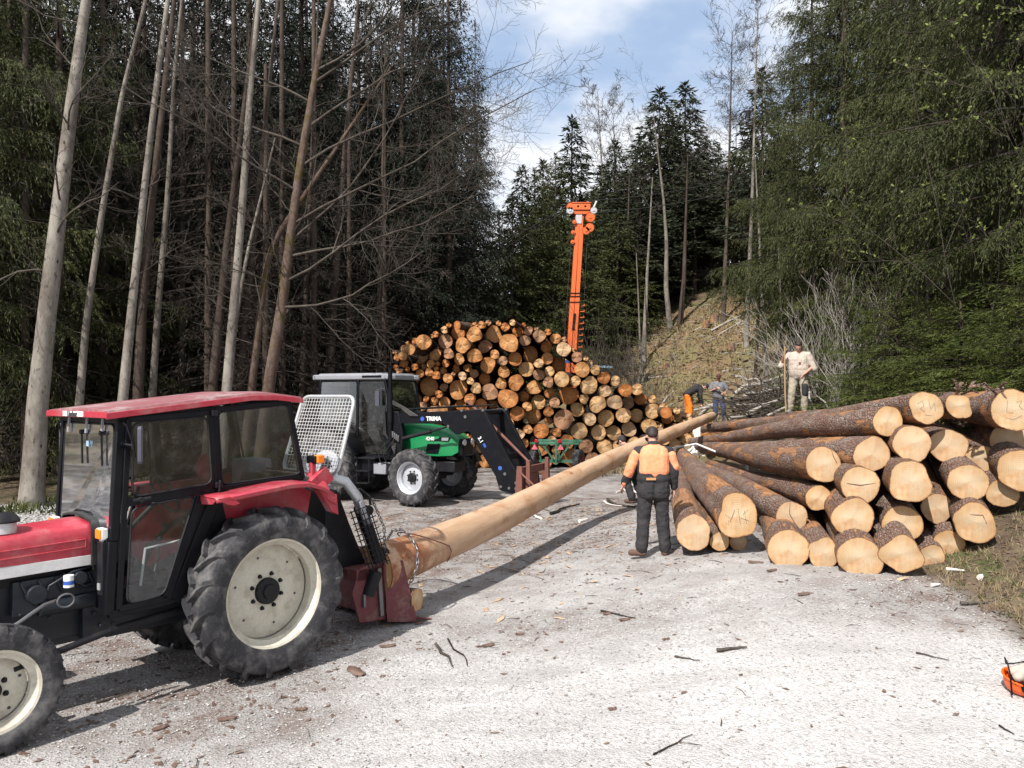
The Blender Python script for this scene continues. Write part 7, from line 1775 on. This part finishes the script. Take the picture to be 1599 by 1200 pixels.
# hi-vis panels: fused shells slightly proud of the jacket
def back_panel():
    caps = [((-.028, y, 1.42 - abs(y) * .35), (-.034, y, 1.165), .128, .128) for y in (-.085, -.03, .03, .085)]
    return blob('orange_back_panel', caps, 'cloth_orange', w1, .009, 3, bump=.014)
back_panel()
for sd, sy in (('l', 1), ('r', -1)):
    sh, el, wr = Vector(J[f'sh_{sd}']), Vector(J[f'el_{sd}']), Vector(J[f'wr_{sd}'])
    a = sh + (el - sh) * .15
    if sd == 'l': blob('orange_sleeve', [(a + Vector((-.004, .010, 0)), el + Vector((-.004, .008, 0)), .083, .072), (el, el + (wr - el) * .40, .072, .064)], 'cloth_orange', w1, .009, 3, bump=.02); blob('cuff', [(el + (wr - el) * .90, el + (wr - el) * 1.0, .050, .046)], 'cloth_orange', w1, .008, 2)
    else: blob('orange_sleeve', [(a + Vector((-.012, -.010, 0)), el + Vector((-.006, -.012, .06)), .078, .066)], 'cloth_orange', w1, .009, 3, bump=.02)
blob('jacket_skirt', [((-.01, y, 1.10), (-.012, y * 1.15, .90), .142, .152) for y in (-.07, .07)], 'cloth_grey', w1, .010, 3, bump=.03)
m = MB(); m.box((-.168, .055, 1.075), (.01, .13, .032), (0, 0, R(6))); m.build('belt_label', M['tan_belt'], w1)
blob('belt', [((-.01, y, 1.075), (-.01, y, 1.060), .158, .158) for y in (-.075, .075)], 'cloth_black', w1, .008, 2)
blob('collar', [((.0, y, 1.475), (.005, y, 1.515), .075, .066) for y in (-.02, .02)], 'cloth_black', w1, .008, 2)

# worker bending behind the peeled log, black shirt
g2 = (2.75, 17.6)
J2 = dict(head=(.42, 0, 1.36), neck=(.30, 0, 1.27), chest=(.19, 0, 1.14), waist=(.02, 0, .98), pelvis=(-.06, 0, .86), lat=(0, 1, 0),
          sh_l=(.26, .19, 1.20), el_l=(.34, .27, .97), wr_l=(.52, .20, .86), sh_r=(.26, -.19, 1.20), el_r=(.34, -.27, .97), wr_r=(.52, -.15, .88),
          hip_l=(-.05, .10, .84), kn_l=(.12, .14, .48), an_l=(-.05, .15, .09), toe_l=(.12, .17, .045), hip_r=(-.05, -.10, .84), kn_r=(.12, -.14, .48), an_r=(-.05, -.15, .09), toe_r=(.12, -.17, .045))
w2, _, _, _ = person('worker in a black shirt bending down on the far side of the peeled log', (g2[0], g2[1], gz(*g2)), R(125), J2, dict(trousers='cloth_black', shoes='leather', top='cloth_black', sleeve=.45, hem=0), hands=dict(l=((.8, -.2, -.5), (0, .2, 1), (0, -1, 0), 1, .8), r=((.8, .2, -.5), (0, -.2, 1), (0, 1, 0), 1, .8)), head_pitch=R(40), hat=('cap_navy', 1), voxel=.013)
m = MB(); m.tube([(.50, .20, .86), (.56, .19, .84)], .035, 10); m.build('green_wristband', M['green'], w2)

# worker in bright orange trousers, bent forward to the right
g3 = (6.40, 28.6); zb = gz(*g3)
J3 = dict(head=(.60, 0, 1.23), neck=(.47, 0, 1.22), chest=(.33, 0, 1.19), waist=(.10, 0, 1.06), pelvis=(-.05, 0, .95), lat=(0, 1, 0),
          sh_l=(.42, .18, 1.13), el_l=(.40, .22, .87), wr_l=(.46, .16, .64), sh_r=(.42, -.18, 1.13), el_r=(.42, -.22, .87), wr_r=(.50, -.14, .64),
          hip_l=(-.05, .10, .92), kn_l=(.02, .13, .50), an_l=(-.02, .14, .09), toe_l=(.15, .15, .045), hip_r=(-.05, -.10, .92), kn_r=(.06, -.13, .50), an_r=(.04, -.14, .09), toe_r=(.2, -.15, .045))
w3, _, _, _ = person('worker in bright orange trousers and black shirt bent forward at the log ends', (g3[0], g3[1], W(1078, 657, 28.6).z), R(-8), J3, dict(trousers='cloth_brightorange', shoes='leather', top='cloth_black', sleeve=1.0, hem=.05), hands=dict(l=((.2, 0, -1), (-.3, 1, 0), (1, 0, 0), 1, .7), r=((.2, 0, -1), (-.3, -1, 0), (1, 0, 0), 1, .7)), head_pitch=R(62), hat=('cap_navy', 1), voxel=.014)
# man in the grey T-shirt holding a tool handle
g4 = (7.55, 28.8); zb4 = gz(*g4)
J4 = dict(head=(.03, 0, 1.66), neck=(0, 0, 1.50), chest=(0, 0, 1.32), waist=(0, 0, 1.08), pelvis=(0, 0, .96),
          sh_l=(0, .20, 1.43), el_l=(.02, .32, 1.22), wr_l=(.20, .20, 1.08), sh_r=(0, -.20, 1.43), el_r=(.05, -.30, 1.17), wr_r=(.24, -.10, 1.26),
          hip_l=(0, .10, .92), kn_l=(.12, .17, .52), an_l=(-.02, .20, .09), toe_l=(.12, .26, .045), hip_r=(0, -.10, .92), kn_r=(.04, -.11, .50), an_r=(0, -.12, .09), toe_r=(.14, -.16, .045))
w4, _, _, _ = person('man in a grey T-shirt, blue trousers and dark red cap holding a long handle', (g4[0], g4[1], W(1122, 661, 28.8).z), R(-100), J4, dict(trousers='cloth_jeans', shoes='leather', top='cloth_tee', sleeve=.5, hem=.0), hands=dict(l=((.6, -.7, -.1), (.6, .6, .2), (0, .1, 1), 1, 1.0), r=((.5, .8, .1), (.6, -.6, .2), (0, -.1, 1), 1, 1.0)), head_pitch=R(14), hat=('cap_red', 1), voxel=.013)
m = MB(); m.tube([(.27, .55, .74), (.27, .16, 1.08), (.29, -.06, 1.27), (.30, -.22, 1.42)], [.016, .016, .018, .020], 8); tl = m.build('tool_handle', M['wood_handle']); tl.location = w4.location; tl.rotation_euler = w4.rotation_euler; tag(tl, 'wooden handle held across the body by the man in the grey T-shirt', 'tool')
# man in the beige sweatshirt leaning on a long pike pole
p5 = W(1246, 646, 19.2)
J5 = dict(head=(.09, 0, 1.63), neck=(0, 0, 1.49), chest=(-.01, 0, 1.30), waist=(.02, 0, 1.06), pelvis=(0, 0, .95),
          sh_l=(0, .22, 1.42), el_l=(.02, .33, 1.14), wr_l=(.22, .14, .96), sh_r=(0, -.22, 1.42), el_r=(.10, -.38, 1.20), wr_r=(.30, -.33, 1.42),
          hip_l=(0, .11, .92), kn_l=(.06, .14, .50), an_l=(.0, .13, .09), toe_l=(.15, .16, .045), hip_r=(0, -.11, .92), kn_r=(.04, -.16, .50), an_r=(-.02, -.20, .09), toe_r=(.12, -.26, .045))
w5, _, P5, e5 = person('man in a beige sweatshirt and khaki trousers looking down on top of the logs', (p5.x + .02, p5.y, p5.z), R(-112), J5, dict(trousers='cloth_khaki', shoes='galv', top='cloth_beige', sleeve=.75, hem=.15, wide=1.20), hands=dict(l=((.5, -.6, -.6), (.7, .3, .3), (0, -.3, -1), 1, .6), r=((.35, .1, .9), (.3, -.9, 0), (-.3, .1, .6), 1, 1.1)), head_pitch=R(34), voxel=.012)
blob('knee_pad', [((.09, .14, .66), (.095, .145, .48), .082, .078)], 'cloth_black', w5, .010, 2)
m = MB(); m.box((.185, .03, 1.22), (.01, .05, .05)); m.build('chest_print', M['rust'], w5)
m = MB(); m.tube([(.36, -.30, 1.62), (.34, -.31, 1.42), (.28, -.30, .50), (.24, -.28, .02)], [.017, .018, .019, .019], 8, mi=0); m.tube([(.24, -.28, .04), (.235, -.275, -.12), (.22, -.27, -.28)], [.03, .022, .004], 8, mi=1); m.tube([(.24, -.28, .0), (.34, -.30, -.05), (.36, -.30, -.16)], [.012, .012, .004], 6, mi=1)
pk = m.build('pike_pole', [M['wood_handle'], M['steel']]); pk.location = w5.location; pk.rotation_euler = w5.rotation_euler; tag(pk, 'long wooden pike pole with steel hook held by the man in beige', 'tool')

# orange forestry helmet lying at the right edge
hx, hy = (1588 - 799.5) / 1230 * 6.25, 6.25; hz = gz(hx, hy); HM = empty('forestry_helmet', (hx + .02, hy, hz), R(15)); tag(HM, 'orange forestry helmet with ear muffs lying upside down at the right photo edge', 'helmet')
m = MB(); m.lathe([(.0, .02), (.006, .07), (.03, .105), (.075, .128), (.125, .136), (.128, .150), (.132, .150), (.134, .136), (.125, .130), (.075, .122), (.03, .098), (.012, .06), (.01, .01)], axis='Z', n=36); m.build('shell', M['helmet'], HM, smooth=50).rotation_euler = (R(14), 0, 0)
for sx in (-1, 1):
    m = MB(); m.lathe([(-.025, .02), (-.025, .042), (-.01, .052), (.02, .050), (.03, .038), (.032, .005)], (0, 0, 0), 'Y', 20); o = m.build('ear_muff', M['black'], HM); o.location = (-.06 if sx < 0 else .10, -.13 if sx < 0 else .02, .085); o.rotation_euler = (0, 0, PI)
    m = MB(); m.box((0, -.036, 0), (.03, .006, .05)); p_ = m.build('muff_badge', M['greyplastic'], o); 
m = MB(); m.tube([(-.12, -.08, .10), (-.155, -.06, .17), (-.15, -.03, .25), (-.145, 0, .285), (-.10, .03, .225), (.0, .05, .21), (.15, .05, .22)], .006, 6); m.tube([(-.155, -.06, .17), (-.16, -.08, .02)], .007, 6); m.build('visor_frame', M['black'], HM)
blob('gloves', [((-.05, -.03, .13), (.08, .0, .16), .04, .045), ((-.02, .04, .15), (.12, .05, .17), .035, .04)], 'cloth_beige', HM, .008, 3, bump=.02)
blob('green_cloth', [((.0, -.06, .12), (.12, -.04, .15), .028, .032), ((.05, -.09, .11), (.13, -.07, .12), .02, .02)], 'trailer_green', HM, .007, 3, bump=.02)
